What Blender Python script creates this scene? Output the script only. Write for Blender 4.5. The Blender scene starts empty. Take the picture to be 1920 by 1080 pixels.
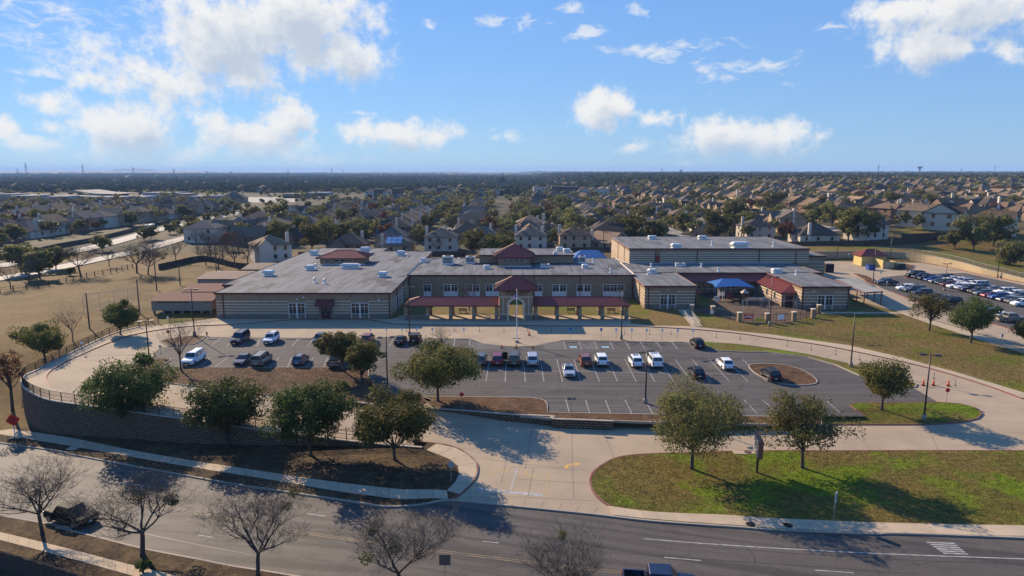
import bpy, bmesh, math, random
import numpy as np
from mathutils import Vector, Matrix
random.seed(7)
D = bpy.data
scene = bpy.context.scene
COL = scene.collection
R = math.radians

# ------------------------------------------------------------------ camera
CAM_H = 31.3
PITCH = math.atan((540 - 321) / 1280.0)
SN, CS = math.sin(PITCH), math.cos(PITCH)
cam = D.objects.new('camera', D.cameras.new('camera'))
COL.objects.link(cam)
cam.location = (0, 0, CAM_H)
cam.rotation_euler = (math.pi / 2 - PITCH, 0, 0)
cam.data.sensor_width = 36
cam.data.lens = 24
cam.data.clip_start = 0.5
cam.data.clip_end = 60000
scene.camera = cam

# ------------------------------------------------------------------ sky, sun, exposure
SUN_EL = R(26)
SUN_AZ = math.atan2(-0.64, 0.77)        # measured from +Y towards +X
sd = Vector((math.sin(SUN_AZ) * math.cos(SUN_EL), math.cos(SUN_AZ) * math.cos(SUN_EL), math.sin(SUN_EL)))
sun = D.objects.new('sun', D.lights.new('sun', 'SUN'))
COL.objects.link(sun)
sun.rotation_euler = sd.to_track_quat('Z', 'Y').to_euler()
sun.data.energy = 5.0
sun.data.angle = R(0.53)
sun.data.color = (1.0, 0.81, 0.59)
scene.view_settings.view_transform = 'Standard'
scene.view_settings.look = 'None'
scene.view_settings.exposure = 0.9
scene.view_settings.gamma = 1
scene.view_settings.use_curve_mapping = False
cy = scene.cycles
cy.use_denoising = True
cy.max_bounces = 6
cy.diffuse_bounces = 3
cy.glossy_bounces = 3
cy.transmission_bounces = 4
cy.volume_bounces = 0
cy.transparent_max_bounces = 12
cy.sample_clamp_indirect = 6
cy.caustics_reflective = False
cy.caustics_refractive = False

world = D.worlds.new('World')
scene.world = world
world.use_nodes = True
world.cycles.sampling_method = 'MANUAL'
world.cycles.sample_map_resolution = 512
wt = world.node_tree
for n in list(wt.nodes):
    wt.nodes.remove(n)


class NT:
    """small node-graph helper"""
    def __init__(s, t):
        s.t = t
    def n(s, kind, **kw):
        nd = s.t.nodes.new(kind)
        for k, v in kw.items():
            if k == 'i':
                for key, val in v.items():
                    if isinstance(val, bpy.types.NodeSocket):
                        s.t.links.new(val, nd.inputs[key])
                    else:
                        nd.inputs[key].default_value = val
            else:
                setattr(nd, k, v)
        return nd
    def m(s, op, a, b=None, c=None, clamp=False):
        nd = s.t.nodes.new('ShaderNodeMath')
        nd.operation = op
        nd.use_clamp = clamp
        for k, val in enumerate((a, b, c)):
            if val is None:
                continue
            if isinstance(val, bpy.types.NodeSocket):
                s.t.links.new(val, nd.inputs[k])
            else:
                nd.inputs[k].default_value = val
        return nd.outputs[0]
    def vm(s, op, a, b=None, out=0):
        nd = s.t.nodes.new('ShaderNodeVectorMath')
        nd.operation = op
        for k, val in enumerate((a, b)):
            if val is None:
                continue
            if isinstance(val, bpy.types.NodeSocket):
                s.t.links.new(val, nd.inputs[k])
            else:
                nd.inputs[k].default_value = val
        return nd.outputs[out]
    def mix(s, f, a, b, blend='MIX'):
        nd = s.t.nodes.new('ShaderNodeMix')
        nd.data_type = 'RGBA'
        nd.blend_type = blend
        for k, val in ((0, f), (6, a), (7, b)):
            if isinstance(val, bpy.types.NodeSocket):
                s.t.links.new(val, nd.inputs[k])
            else:
                if k and len(val) == 3:
                    val = (*val, 1)
                nd.inputs[k].default_value = val
        return nd.outputs[2]
    def ramp(s, f, lo, hi, a=0.0, b=1.0, smooth=True):
        nd = s.t.nodes.new('ShaderNodeMapRange')
        nd.interpolation_type = 'SMOOTHSTEP' if smooth else 'LINEAR'
        s.t.links.new(f, nd.inputs[0])
        nd.inputs[1].default_value, nd.inputs[2].default_value = lo, hi
        nd.inputs[3].default_value, nd.inputs[4].default_value = a, b
        return nd.outputs[0]
    def noise(s, vec, scale, detail=4, rough=0.55, out=0, dist=0.0):
        nd = s.t.nodes.new('ShaderNodeTexNoise')
        if vec is not None:
            s.t.links.new(vec, nd.inputs['Vector'])
        nd.inputs['Scale'].default_value = scale
        nd.inputs['Detail'].default_value = detail
        nd.inputs['Roughness'].default_value = rough
        nd.inputs['Distortion'].default_value = dist
        return nd.outputs[out]


def pix_dir(px, py):
    u, v = (px - 960) / 1280, (py - 540) / 1280
    x, y, z = u, CS - v * SN, -(SN + v * CS)
    return math.atan2(x, y), math.atan2(z, math.hypot(x, y))


def build_sky():
    w = NT(wt)
    sky = w.n('ShaderNodeTexSky', sky_type='NISHITA', sun_disc=False)
    sky.sun_elevation = SUN_EL
    sky.sun_rotation = SUN_AZ
    sky.altitude = 200
    sky.air_density = 1.0
    sky.dust_density = 0.0
    sky.ozone_density = 2.2
    tc = w.n('ShaderNodeTexCoord')
    d = w.vm('NORMALIZE', tc.outputs['Generated'])
    xyz = w.n('ShaderNodeSeparateXYZ', i={0: d})
    az = w.m('ARCTAN2', xyz.outputs[0], xyz.outputs[1])
    el = w.m('ARCSINE', xyz.outputs[2])
    pv = w.n('ShaderNodeCombineXYZ', i={0: az, 1: el}).outputs[0]
    wob = w.noise(pv, 9.0, 4, 0.6, out=1)
    wobv = w.vm('MULTIPLY', w.vm('SUBTRACT', wob, (0.5, 0.5, 0.5)), (0.07, 0.05, 0))
    pw = w.vm('ADD', pv, wobv)
    cumulus = [(560, 50, 190, 110, 1.0), (430, 70, 190, 120, 1.0), (300, 150, 200, 60, .62), (210, 110, 130, 60, .48), (640, 110, 120, 62, .9),
               (240, 240, 110, 66, 1.0), (470, 262, 135, 52, .9), (530, 215, 62, 58, .95), (420, 240, 60, 40, .8), (760, 252, 128, 42, .85), (690, 245, 60, 30, .7),
               (55, 270, 60, 22, .7), (100, 190, 52, 28, .6), (8, 236, 30, 26, .7), (100, 238, 40, 18, .6),
               (1130, 208, 78, 48, .95), (1225, 226, 46, 24, .6), (1340, 252, 100, 56, 1.0), (1440, 265, 90, 46, .9), (1483, 250, 48, 48, .8), (1190, 276, 48, 17, .6),
               (1810, 20, 190, 62, 1.0), (1740, 85, 95, 52, .95), (1880, 95, 60, 30, .6), (1700, 5, 100, 40, .8), (1280, 310, 26, 14, .5), (330, 292, 300, 30, .55), (600, 300, 120, 20, .4)]
    wisps = [(1240, 92, 170, 24, .7), (1420, 128, 120, 20, .65), (1328, 135, 34, 28, .6), (1365, 150, 50, 10, .5), (1092, 62, 46, 24, .65), (1080, 12, 70, 14, .6), (1190, 18, 36, 15, .6),
             (1560, 50, 70, 18, .6), (800, 45, 46, 14, .5), (930, 36, 60, 20, .5), (950, 252, 60, 22, .6), (990, 45, 45, 22, .5), (1405, 188, 16, 9, .6), (690, 212, 56, 16, .55),
             (1475, 160, 50, 10, .4), (60, 60, 190, 70, .45), (90, 10, 160, 40, .45), (250, 30, 150, 30, .4), (60, 132, 80, 14, .55), (1620, 125, 30, 12, .35)]
    def field(lst, vec):
        acc = None
        for (cx, cyy, rx, ry, st) in lst:
            a, e = pix_dir(cx, cyy)
            q = w.vm('MULTIPLY', w.vm('SUBTRACT', vec, (a, e, 0)), (1280 / rx, 1280 / ry, 0))
            ln = w.vm('LENGTH', q, out=1)
            val = w.m('MULTIPLY_ADD', ln, -st, st)
            acc = val if acc is None else w.m('SMOOTH_MAX', acc, val, 0.12)
        return acc
    f1 = field(cumulus, pw)
    det = w.noise(pv, 30.0, 10, 0.66)
    big = w.noise(pv, 8.0, 5, 0.55)
    dn = w.m('MULTIPLY_ADD', w.m('SUBTRACT', det, 0.5), 1.75, f1)
    dn = w.m('MULTIPLY_ADD', w.m('SUBTRACT', big, 0.5), 0.5, dn)
    c1 = w.ramp(dn, 0.08, 0.66)
    f2 = field(wisps, pw)
    strv = w.vm('MULTIPLY', pv, (1.0, 2.2, 1))
    wn = w.noise(strv, 30.0, 8, 0.66, dist=0.6)
    c2 = w.m('MULTIPLY', w.ramp(w.m('MULTIPLY_ADD', w.m('SUBTRACT', wn, 0.5), 1.9, f2), 0.18, 0.75), 0.72)
    # sparser cumulus over the unseen sky, thinned to weaken its fill light
    inside = w.m('MULTIPLY', w.ramp(w.m('ABSOLUTE', az), 0.66, 0.80, 1, 0), w.ramp(el, 0.28, 0.40, 1, 0))
    gen = w.noise(w.vm('MULTIPLY', d, (1, 1, 2.2)), 3.2, 8, 0.6)
    c3 = w.m('MULTIPLY', w.ramp(gen, 0.60, 0.72), w.m('SUBTRACT', 1.0, inside))
    cover = w.m('MAXIMUM', w.m('MAXIMUM', c1, c2), c3)
    cover = w.m('MULTIPLY', cover, w.ramp(el, 0.0, 0.05, 0.25, 0.95))
    # grey bases inside the thick middle of the clouds, lit rims
    off = (-0.012, 0.022, 0)                                     # towards the sun: cloud in that direction shades this spot
    f1b = field([c for c in cumulus if c[2] > 55], w.vm('ADD', pw, off))
    sh_n = w.noise(w.vm('ADD', pv, off), 30.0, 8, 0.62)
    dnb = w.m('MULTIPLY_ADD', w.m('SUBTRACT', sh_n, 0.5), 1.3, f1b)
    thick = w.m('MULTIPLY', w.ramp(dnb, 0.22, 0.95), 0.95)
    ccol = w.mix(thick, (1.0, 0.985, 0.96), (0.58, 0.66, 0.78))
    grad = w.mix(w.ramp(el, 0.0, 0.5, smooth=False), (3.6, 6.1, 9.6), (1.3, 4.4, 12.2))     # even winter blue, paler at the horizon
    skyc = w.mix(0.62, w.vm('MULTIPLY', sky.outputs[0], (0.70, 0.92, 1.20)), grad)
    bg = w.n('ShaderNodeBackground', i={0: skyc, 1: 0.05})
    cb = w.n('ShaderNodeBackground', i={0: ccol, 1: 0.50})
    mx = w.n('ShaderNodeMixShader', i={0: cover, 1: bg.outputs[0], 2: cb.outputs[0]})
    out = w.n('ShaderNodeOutputWorld', i={0: mx.outputs[0]})


build_sky()

# ------------------------------------------------------------------ terrain heights
def sm(t):
    t = min(1.0, max(0.0, t))
    return t * t * (3 - 2 * t)

def zD(X):                                   # level of the lower drive and street side
    if X > 15:
        return -1.0 * (1 - sm((X - 15) / 60))
    if X < -15:
        return -1.0 * (1 - sm((-15 - X) / 28))
    return -1.0

def zlot(X):
    return 107 - 20 * sm((X + 24) / 14)

def zA(X, Y):                                # school side
    k = 11 if X < -18 else 3.0
    return zD(X) * sm((zlot(X) - Y) / k)

def zB(X, Y=0):                              # street side, falling to the left
    if X < -13:
        return -1.0 - 0.073 * (min(-13 - X, 75))
    return zD(X)

def z0(X, Y):
    return 0.0

def zN(X, Y):                                # rising ground beyond the school, right
    r = 8 * sm((X - 75) / 110) * sm((Y - 222) / 75)
    r += 7 * sm((Y - 380) / 600) * sm((X - 90) / 300)
    return r

def zG(X, Y):
    z = zB(X) * (1 - sm((Y - 88) / 36))
    if Y > 200:
        z += zN(X, Y)
    near = (1 - sm((Y - 225) / 20)) * sm((X + 75) / 6)
    if X > 150:
        near *= 1 - sm((X - 150) / 10)
    z -= 0.3 * near + 0.02
    if Y > 1500:
        z += 3.0 * math.sin(X * 0.0011 + 1) * math.sin(Y * 0.0009) * sm((Y - 1500) / 2000)
    return z

def P(px, py, zf=0.0):
    """point of the ground surface zf that the photograph shows at this pixel"""
    u, v = (px - 960) / 1280, (py - 540) / 1280
    z = 0.0 if callable(zf) else zf
    for _ in range(30 if callable(zf) else 1):
        d = (CAM_H - z) / (SN + v * CS)
        x, y = u * d, d * (CS - v * SN)
        if callable(zf):
            z = 0.5 * z + 0.5 * zf(x, y)
    return Vector((x, y, z))

def catmull(pts, n=6, closed=False):
    pts = [Vector(p) for p in pts]
    out = []
    L = len(pts)
    rng = L if closed else L - 1
    for i in range(rng):
        p1, p2 = pts[i], pts[(i + 1) % L]
        p0 = pts[i - 1] if (i > 0 or closed) else p1 * 2 - p2
        p3 = pts[(i + 2) % L] if (i + 2 < L or closed) else p2 * 2 - p1
        for k in range(n):
            t = k / n
            out.append(0.5 * ((2 * p1) + (p2 - p0) * t + (2 * p0 - 5 * p1 + 4 * p2 - p3) * t * t + (3 * p1 - p0 - 3 * p2 + p3) * t ** 3))
    if not closed:
        out.append(pts[-1])
    return out

def PL(pts, zf=0.0, n=0, closed=False):
    """pixel polyline -> world polyline, optionally smoothed"""
    w_ = [P(a, b, zf) for a, b in pts]
    return catmull(w_, n, closed) if n else w_

# ------------------------------------------------------------------ mesh helpers
class MB:
    def __init__(s):
        s.v, s.f, s.mi, s.uv = [], [], [], None
    def face(s, idx, mi=0):
        s.f.append(tuple(idx)); s.mi.append(mi)
    def poly(s, pts, mi=0):
        b = len(s.v)
        s.v += [tuple(p) for p in pts]
        s.face(range(b, b + len(pts)), mi)
    def box(s, x0, x1, y0, y1, z0, z1, mi=0, skip=''):
        b = len(s.v)
        s.v += [(x0, y0, z0), (x1, y0, z0), (x1, y1, z0), (x0, y1, z0), (x0, y0, z1), (x1, y0, z1), (x1, y1, z1), (x0, y1, z1)]
        for k, q in (('b', (3, 2, 1, 0)), ('t', (4, 5, 6, 7)), ('f', (0, 1, 5, 4)), ('r', (1, 2, 6, 5)), ('k', (2, 3, 7, 6)), ('l', (3, 0, 4, 7))):
            if k not in skip:
                s.face([b + i for i in q], mi)
    def obox(s, c, size, rz=0.0, mi=0, M=None):
        b = len(s.v)
        sx, sy, sz = size[0] / 2, size[1] / 2, size[2] / 2
        M = M or (Matrix.Translation(c) @ Matrix.Rotation(rz, 4, 'Z'))
        for p in ((-sx, -sy, -sz), (sx, -sy, -sz), (sx, sy, -sz), (-sx, sy, -sz), (-sx, -sy, sz), (sx, -sy, sz), (sx, sy, sz), (-sx, sy, sz)):
            s.v.append(tuple(M @ Vector(p)))
        for q in ((3, 2, 1, 0), (4, 5, 6, 7), (0, 1, 5, 4), (1, 2, 6, 5), (2, 3, 7, 6), (3, 0, 4, 7)):
            s.face([b + i for i in q], mi)
    def prism(s, poly, z0_, z1_, mi=0, mtop=None):
        b = len(s.v); n = len(poly)
        s.v += [(p[0], p[1], z0_) for p in poly] + [(p[0], p[1], z1_) for p in poly]
        s.face(list(range(b + n - 1, b - 1, -1)), mi)
        s.face(range(b + n, b + 2 * n), mi if mtop is None else mtop)
        for i in range(n):
            j = (i + 1) % n
            s.face((b + i, b + j, b + n + j, b + n + i), mi)
    def tube(s, pts, rad, n=6, mi=0, cap=True):
        pts = [Vector(p) for p in pts]
        if not hasattr(rad, '__len__'):
            rad = [rad] * len(pts)
        b = len(s.v)
        for i, p in enumerate(pts):
            t = (pts[min(i + 1, len(pts) - 1)] - pts[max(i - 1, 0)]).normalized()
            a = t.cross(Vector((0, 0, 1)) if abs(t.z) < 0.9 else Vector((1, 0, 0))).normalized()
            c = t.cross(a)
            for k in range(n):
                an = 2 * math.pi * k / n
                s.v.append(tuple(p + (a * math.cos(an) + c * math.sin(an)) * rad[i]))
        for i in range(len(pts) - 1):
            for k in range(n):
                k2 = (k + 1) % n
                s.face((b + i * n + k, b + i * n + k2, b + (i + 1) * n + k2, b + (i + 1) * n + k), mi)
        if cap:
            s.face([b + k for k in range(n - 1, -1, -1)], mi)
            e = b + (len(pts) - 1) * n
            s.face([e + k for k in range(n)], mi)
    def lathe(s, prof, n=12, c=(0, 0, 0), mi=0):
        b = len(s.v)
        for r, z in prof:
            for k in range(n):
                an = 2 * math.pi * k / n
                s.v.append((c[0] + r * math.cos(an), c[1] + r * math.sin(an), c[2] + z))
        for i in range(len(prof) - 1):
            for k in range(n):
                k2 = (k + 1) % n
                s.face((b + i * n + k, b + i * n + k2, b + (i + 1) * n + k2, b + (i + 1) * n + k), mi)
        s.face([b + k for k in range(n - 1, -1, -1)], mi)
        e = b + (len(prof) - 1) * n
        s.face([e + k for k in range(n)], mi)
    def mesh(s, name, mats, off=(0, 0, 0), smooth=False):
        me = D.meshes.new(name)
        o = Vector(off)
        me.from_pydata([(v[0] - o.x, v[1] - o.y, v[2] - o.z) for v in s.v], [], s.f)
        for m_ in mats if isinstance(mats, (list, tuple)) else [mats]:
            me.materials.append(m_)
        if any(s.mi):
            me.polygons.foreach_set('material_index', s.mi)
        if smooth:
            me.polygons.foreach_set('use_smooth', [True] * len(me.polygons))
        if s.uv:
            uvl = me.uv_layers.new(name='UVMap')
            k = 0
            for pi, poly in enumerate(me.polygons):
                for c in s.uv[pi]:
                    uvl.data[k].uv = c
                    k += 1
        me.update()
        return me
    def build(s, name, mats, parent=None, smooth=False):
        return link(name, s.mesh(name, mats, WL(parent), smooth), parent)

_wl = {}
def WL(o):
    return _wl.get(o.name, Vector((0, 0, 0))) if o is not None else Vector((0, 0, 0))

def link(name, data, parent=None, loc=(0, 0, 0), rz=0.0):
    o = D.objects.new(name, data)
    COL.objects.link(o)
    o.location = loc
    if rz:
        o.rotation_euler = (0, 0, rz)
    if parent is not None:
        o.parent = parent
        _wl[o.name] = WL(parent) + Vector(loc)
    else:
        _wl[o.name] = Vector(loc)
    return o

def tag(o, label, cat, group=None):
    o['label'] = label
    o['category'] = cat
    if group:
        o['group'] = group
    return o

def thing(name, loc, label, cat, group=None, rz=0.0):
    o = link(name, None, None, loc, rz)
    o.empty_display_size = 0.3
    return tag(o, label, cat, group)

def struct(o, label=None):
    o['kind'] = 'structure'
    if label:
        o['label'] = label
    return o

def stuff(o):
    o['kind'] = 'stuff'
    return o

def kids(o):
    return KID.get(o.name, [])

def copy_tree(o, parent=None):
    c = o.copy()
    COL.objects.link(c)
    c.parent = parent
    for ch in o.children:
        copy_tree(ch, c)
    return c

def sheet(name, poly, zf, off, mat, step=None, parent=None, rim=0.0):
    """flat or draped ground sheet over a world polygon"""
    bm = bmesh.new()
    vs = [bm.verts.new((p[0], p[1], 0)) for p in poly]
    f = bm.faces.new(vs)
    f.normal_update()
    if f.normal.z < 0:
        f.normal_flip()
    bmesh.ops.triangulate(bm, faces=[f])
    if step:
        xs = [p[0] for p in poly]; ys = [p[1] for p in poly]
        for ax, lo, hi in ((0, min(xs), max(xs)), (1, min(ys), max(ys))):
            k = math.floor(lo / step) * step + step
            while k < hi:
                co = (k, 0, 0) if ax == 0 else (0, k, 0)
                no = (1, 0, 0) if ax == 0 else (0, 1, 0)
                bmesh.ops.bisect_plane(bm, geom=bm.verts[:] + bm.edges[:] + bm.faces[:], plane_co=co, plane_no=no)
                k += step
    for v in bm.verts:
        v.co.z = zf(v.co.x, v.co.y) + off
    if rim:
        ed = [e for e in bm.edges if e.is_boundary]
        r = bmesh.ops.extrude_edge_only(bm, edges=ed)
        for v in r['geom']:
            if isinstance(v, bmesh.types.BMVert):
                v.co.z -= rim
        bmesh.ops.recalc_face_normals(bm, faces=bm.faces[:])
    me = D.meshes.new(name)
    o_ = WL(parent)
    if o_.length:
        bmesh.ops.translate(bm, verts=bm.verts[:], vec=-o_)
    bm.to_mesh(me)
    bm.free()
    me.materials.append(mat)
    return link(name, me, parent)

def normals2d(line, closed=False):
    out = []
    L = len(line)
    for i in range(L):
        a = line[(i - 1) % L] if (closed or i > 0) else line[i]
        b = line[(i + 1) % L] if (closed or i < L - 1) else line[i]
        t = Vector((b[0] - a[0], b[1] - a[1], 0))
        t = t.normalized() if t.length > 1e-9 else Vector((1, 0, 0))
        out.append(Vector((-t.y, t.x, 0)))
    return out

def resample(line, step, closed=False):
    pts = [Vector(p) for p in line]
    if closed:
        pts.append(pts[0])
    out = [pts[0].copy()]
    need = step
    for a, b in zip(pts, pts[1:]):
        L = (b - a).length
        pos = 0.0
        while L - pos >= need:
            pos += need
            out.append(a.lerp(b, pos / L))
            need = step
        need -= L - pos
    return out

def sweep(name, line, zb, zt, w, mat, parent=None, side=0, closed=False, mats=None):
    """wall or kerb of width w swept along a line; zb, zt: functions of (x, y). side -1/0/1 shifts it across the line. Writes UVs in metres."""
    mb = MB(); mb.uv = []
    nn = normals2d(line, closed)
    L = len(line); s_ = 0.0; arc = []
    for i in range(L):
        if i:
            s_ += (Vector(line[i][:2]) - Vector(line[i - 1][:2])).length
        arc.append(s_)
        p = Vector((line[i][0], line[i][1], 0)) + nn[i] * side * w / 2
        for k, sg in ((0, -1), (1, 1)):
            q = p + nn[i] * sg * w / 2
            mb.v.append((q.x, q.y, zb(line[i][0], line[i][1])))
            mb.v.append((q.x, q.y, zt(line[i][0], line[i][1])))
    rng = L if closed else L - 1
    for i in range(rng):
        j = (i + 1) % L
        a, b = i * 4, j * 4
        u0, u1 = arc[i], arc[j] if j else arc[i] + 1
        def zz(k): return mb.v[k][2]
        for q in ((a, b, b + 1, a + 1), (b + 2, a + 2, a + 3, b + 3), (a + 1, b + 1, b + 3, a + 3)):
            mb.face(q)
            if q == (a + 1, b + 1, b + 3, a + 3):
                mb.uv.append([(u0, 0), (u1, 0), (u1, w), (u0, w)])
            elif q[0] == a:
                mb.uv.append([(u0, zz(q[0])), (u1, zz(q[1])), (u1, zz(q[2])), (u0, zz(q[3]))])
            else:
                mb.uv.append([(u1, zz(q[0])), (u0, zz(q[1])), (u0, zz(q[2])), (u1, zz(q[3]))])
    if not closed:
        mb.face((0, 1, 3, 2)); mb.uv.append([(0, zz(0)), (0, zz(1)), (w, zz(3)), (w, zz(2))])
        e = (L - 1) * 4
        mb.face((e + 2, e + 3, e + 1, e)); mb.uv.append([(0, zz(e + 2)), (0, zz(e + 3)), (w, zz(e + 1)), (w, zz(e))])
    return mb.build(name, mat, parent)

def ribbon(name, line, w, zf, off, mat, parent=None):
    """painted stripe lying on the ground"""
    mb = MB()
    nn = normals2d(line)
    for p, n in zip(line, nn):
        for sg in (-1, 1):
            q = Vector((p[0], p[1], 0)) + n * sg * w / 2
            mb.v.append((q.x, q.y, zf(p[0], p[1]) + off))
    for i in range(len(line) - 1):
        a = i * 2
        mb.face((a + 1, a, a + 2, a + 3))
    return mb.build(name, mat, parent)

# ------------------------------------------------------------------ materials
def material(name, col, rough=0.8, metal=0.0, spec=0.3, var=None, scale=3.0, bump=0.0, bscale=40.0, coord='world', emit=None, rnd=0.0, detail=5, coat=0.0):
    """principled material; var=(colour2, amount) mixes a second colour by noise; rnd varies the value from object to object"""
    m = D.materials.new(name)
    m.use_nodes = True
    t = NT(m.node_tree)
    b = m.node_tree.nodes['Principled BSDF']
    b.inputs['Roughness'].default_value = rough
    b.inputs['Metallic'].default_value = metal
    b.inputs['Specular IOR Level'].default_value = spec
    if coat:
        b.inputs['Coat Weight'].default_value = coat
        b.inputs['Coat Roughness'].default_value = 0.08
    c4 = (*col, 1)
    vec = t.n('ShaderNodeNewGeometry').outputs['Position'] if coord == 'world' else t.n('ShaderNodeTexCoord').outputs['Object']
    cur = None
    if var:
        f = t.ramp(t.noise(vec, scale, detail, 0.6), 0.32, 0.68)
        f = t.m('MULTIPLY', f, var[1])
        cur = t.mix(f, col, var[0])
    if rnd:
        oi = t.n('ShaderNodeObjectInfo').outputs['Random']
        k = t.ramp(oi, 0, 1, 1 - rnd, 1 + rnd, smooth=False)
        hv = t.n('ShaderNodeHueSaturation', i={'Value': k})
        if cur is not None:
            m.node_tree.links.new(cur, hv.inputs['Color'])
        else:
            hv.inputs['Color'].default_value = c4
        cur = hv.outputs[0]
    if cur is not None:
        m.node_tree.links.new(cur, b.inputs['Base Color'])
    else:
        b.inputs['Base Color'].default_value = c4
    if bump:
        bn = t.n('ShaderNodeBump', i={'Strength': bump, 'Distance': 0.05, 'Height': t.noise(vec, bscale, 4, 0.6)})
        m.node_tree.links.new(bn.outputs[0], b.inputs['Normal'])
    if emit:
        b.inputs['Emission Color'].default_value = (*emit[0], 1)
        b.inputs['Emission Strength'].default_value = emit[1]
    m.diffuse_color = c4
    return m, t, b

def M(*a, **k):
    return material(*a, **k)[0]

def ground_mat(name, cols, scales, bump=0.6, bscale=8.0, rough=0.95, mask=None, fine=0.35):
    """layered ground: cols = base, patch, fine tint; patches at several sizes"""
    m, t, b = material(name, cols[0], rough, 0, 0.1)
    vec = t.n('ShaderNodeNewGeometry').outputs['Position']
    c = t.mix(t.ramp(t.noise(vec, scales[0], 5, 0.6), 0.40, 0.62), cols[0], cols[1])
    c = t.mix(t.ramp(t.noise(vec, scales[1], 6, 0.65, dist=0.4), 0.47, 0.60), c, cols[2])
    fn = t.ramp(t.noise(vec, scales[2], 6, 0.7), 0.25, 0.75, 1 - fine, 1 + fine, smooth=False)
    hv = t.n('ShaderNodeHueSaturation', i={'Value': fn, 'Color': c})
    m.node_tree.links.new(hv.outputs[0], b.inputs['Base Color'])
    bn = t.n('ShaderNodeBump', i={'Strength': bump, 'Distance': 0.12, 'Height': t.noise(vec, bscale, 6, 0.7)})
    m.node_tree.links.new(bn.outputs[0], b.inputs['Normal'])
    return m

MAT = {}
def concrete_mat(name, c1, c2, joints=None):
    m, t, b = material(name, c1, 0.9, 0, 0.08)
    vec = t.n('ShaderNodeNewGeometry').outputs['Position']
    c = t.mix(t.ramp(t.noise(vec, 0.16, 6, 0.62), 0.35, 0.7), c1, c2)
    st = t.noise(t.vm('MULTIPLY', vec, (0.10, 0.9, 1)), 0.5, 5, 0.6)       # tyre tracks and stains
    c = t.mix(t.ramp(st, 0.52, 0.75, 0, 0.4), c, tuple(x * 0.55 for x in c1))
    fn = t.ramp(t.noise(vec, 7.0, 6, 0.7), 0.25, 0.75, 0.86, 1.12, smooth=False)
    hv = t.n('ShaderNodeHueSaturation', i={'Value': fn, 'Color': c})
    m.node_tree.links.new(hv.outputs[0], b.inputs['Base Color'])
    bn = t.n('ShaderNodeBump', i={'Strength': 0.25, 'Distance': 0.02, 'Height': t.noise(vec, 30, 4, 0.7)})
    m.node_tree.links.new(bn.outputs[0], b.inputs['Normal'])
    return m

def asphalt_mat(name, c1, c2, c3, rough=0.75, ang=0.0, spec=0.4, streak=(0.05, 1.1)):
    m, t, b = material(name, c1, rough, 0, spec)
    vec = t.n('ShaderNodeNewGeometry').outputs['Position']
    rot = t.n('ShaderNodeVectorRotate', rotation_type='Z_AXIS', i={'Vector': vec, 'Angle': ang}).outputs[0]
    c = t.mix(t.ramp(t.noise(vec, 0.09, 6, 0.6), 0.4, 0.65), c1, c2)
    st = t.noise(t.vm('MULTIPLY', rot, (streak[0], streak[1], 1)), 1.0, 5, 0.55)
    c = t.mix(t.ramp(st, 0.44, 0.62, 0, 0.8), c, c3)
    vor = t.n('ShaderNodeTexVoronoi', feature='DISTANCE_TO_EDGE', i={'Vector': t.vm('ADD', vec, t.vm('MULTIPLY', t.noise(vec, 0.4, 4, 0.6, out=1), (3, 3, 0))), 'Scale': 0.11})
    c = t.mix(t.ramp(vor.outputs[0], 0.0, 0.008, 0.55, 0), c, tuple(x * 0.45 for x in c1))
    sp = t.n('ShaderNodeTexVoronoi', i={'Vector': t.vm('ADD', vec, t.vm('MULTIPLY', t.noise(vec, 1.2, 3, .6, out=1), (1.2, 1.2, 0))), 'Scale': 0.3})
    c = t.mix(t.ramp(sp.outputs['Distance'], 0.05, 0.28, 0.45, 0), c, tuple(x * 0.5 for x in c1))
    c = t.mix(t.ramp(t.noise(vec, 0.35, 7, 0.7), 0.55, 0.7, 0, .35), c, tuple(x * 1.5 for x in c1))
    fn = t.ramp(t.noise(vec, 3.0, 8, 0.8), 0.25, 0.75, 0.78, 1.22, smooth=False)
    hv = t.n('ShaderNodeHueSaturation', i={'Value': fn, 'Color': c})
    m.node_tree.links.new(hv.outputs[0], b.inputs['Base Color'])
    bn = t.n('ShaderNodeBump', i={'Strength': 0.3, 'Distance': 0.02, 'Height': t.noise(vec, 45, 3, 0.7)})
    m.node_tree.links.new(bn.outputs[0], b.inputs['Normal'])
    return m

def brick_mat(name, c1, c2, mort, bw=0.3, bh=0.1, uv=True, off=0.5, ms=0.012):
    m, t, b = material(name, c1, 0.9, 0, 0.15)
    tc = t.n('ShaderNodeTexCoord')
    if uv == 'uv':
        vec = tc.outputs['UV']
    else:
        # walls: run along x or y, rise along z
        pos = t.n('ShaderNodeNewGeometry').outputs['Position']
        s = t.n('ShaderNodeSeparateXYZ', i={0: pos})
        vec = t.n('ShaderNodeCombineXYZ', i={0: t.m('ADD', s.outputs[0], s.outputs[1]), 1: s.outputs[2]}).outputs[0]
    br = t.n('ShaderNodeTexBrick', offset=off, i={'Vector': vec, 'Color1': (*c1, 1), 'Color2': (*c2, 1), 'Mortar': (*mort, 1), 'Scale': 1.0,
             'Mortar Size': ms, 'Brick Width': bw, 'Row Height': bh, 'Mortar Smooth': 0.1})
    gp = t.n('ShaderNodeNewGeometry').outputs['Position']
    fn = t.ramp(t.noise(gp, 1.2, 5, 0.65), 0.3, 0.7, 0.85, 1.15, smooth=False)
    hv = t.n('ShaderNodeHueSaturation', i={'Value': fn, 'Color': br.outputs[0]})
    m.node_tree.links.new(hv.outputs[0], b.inputs['Base Color'])
    bn = t.n('ShaderNodeBump', i={'Strength': 0.5, 'Distance': 0.02, 'Height': t.m('SUBTRACT', 1.0, br.outputs[1])})
    m.node_tree.links.new(bn.outputs[0], b.inputs['Normal'])
    return m

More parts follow.
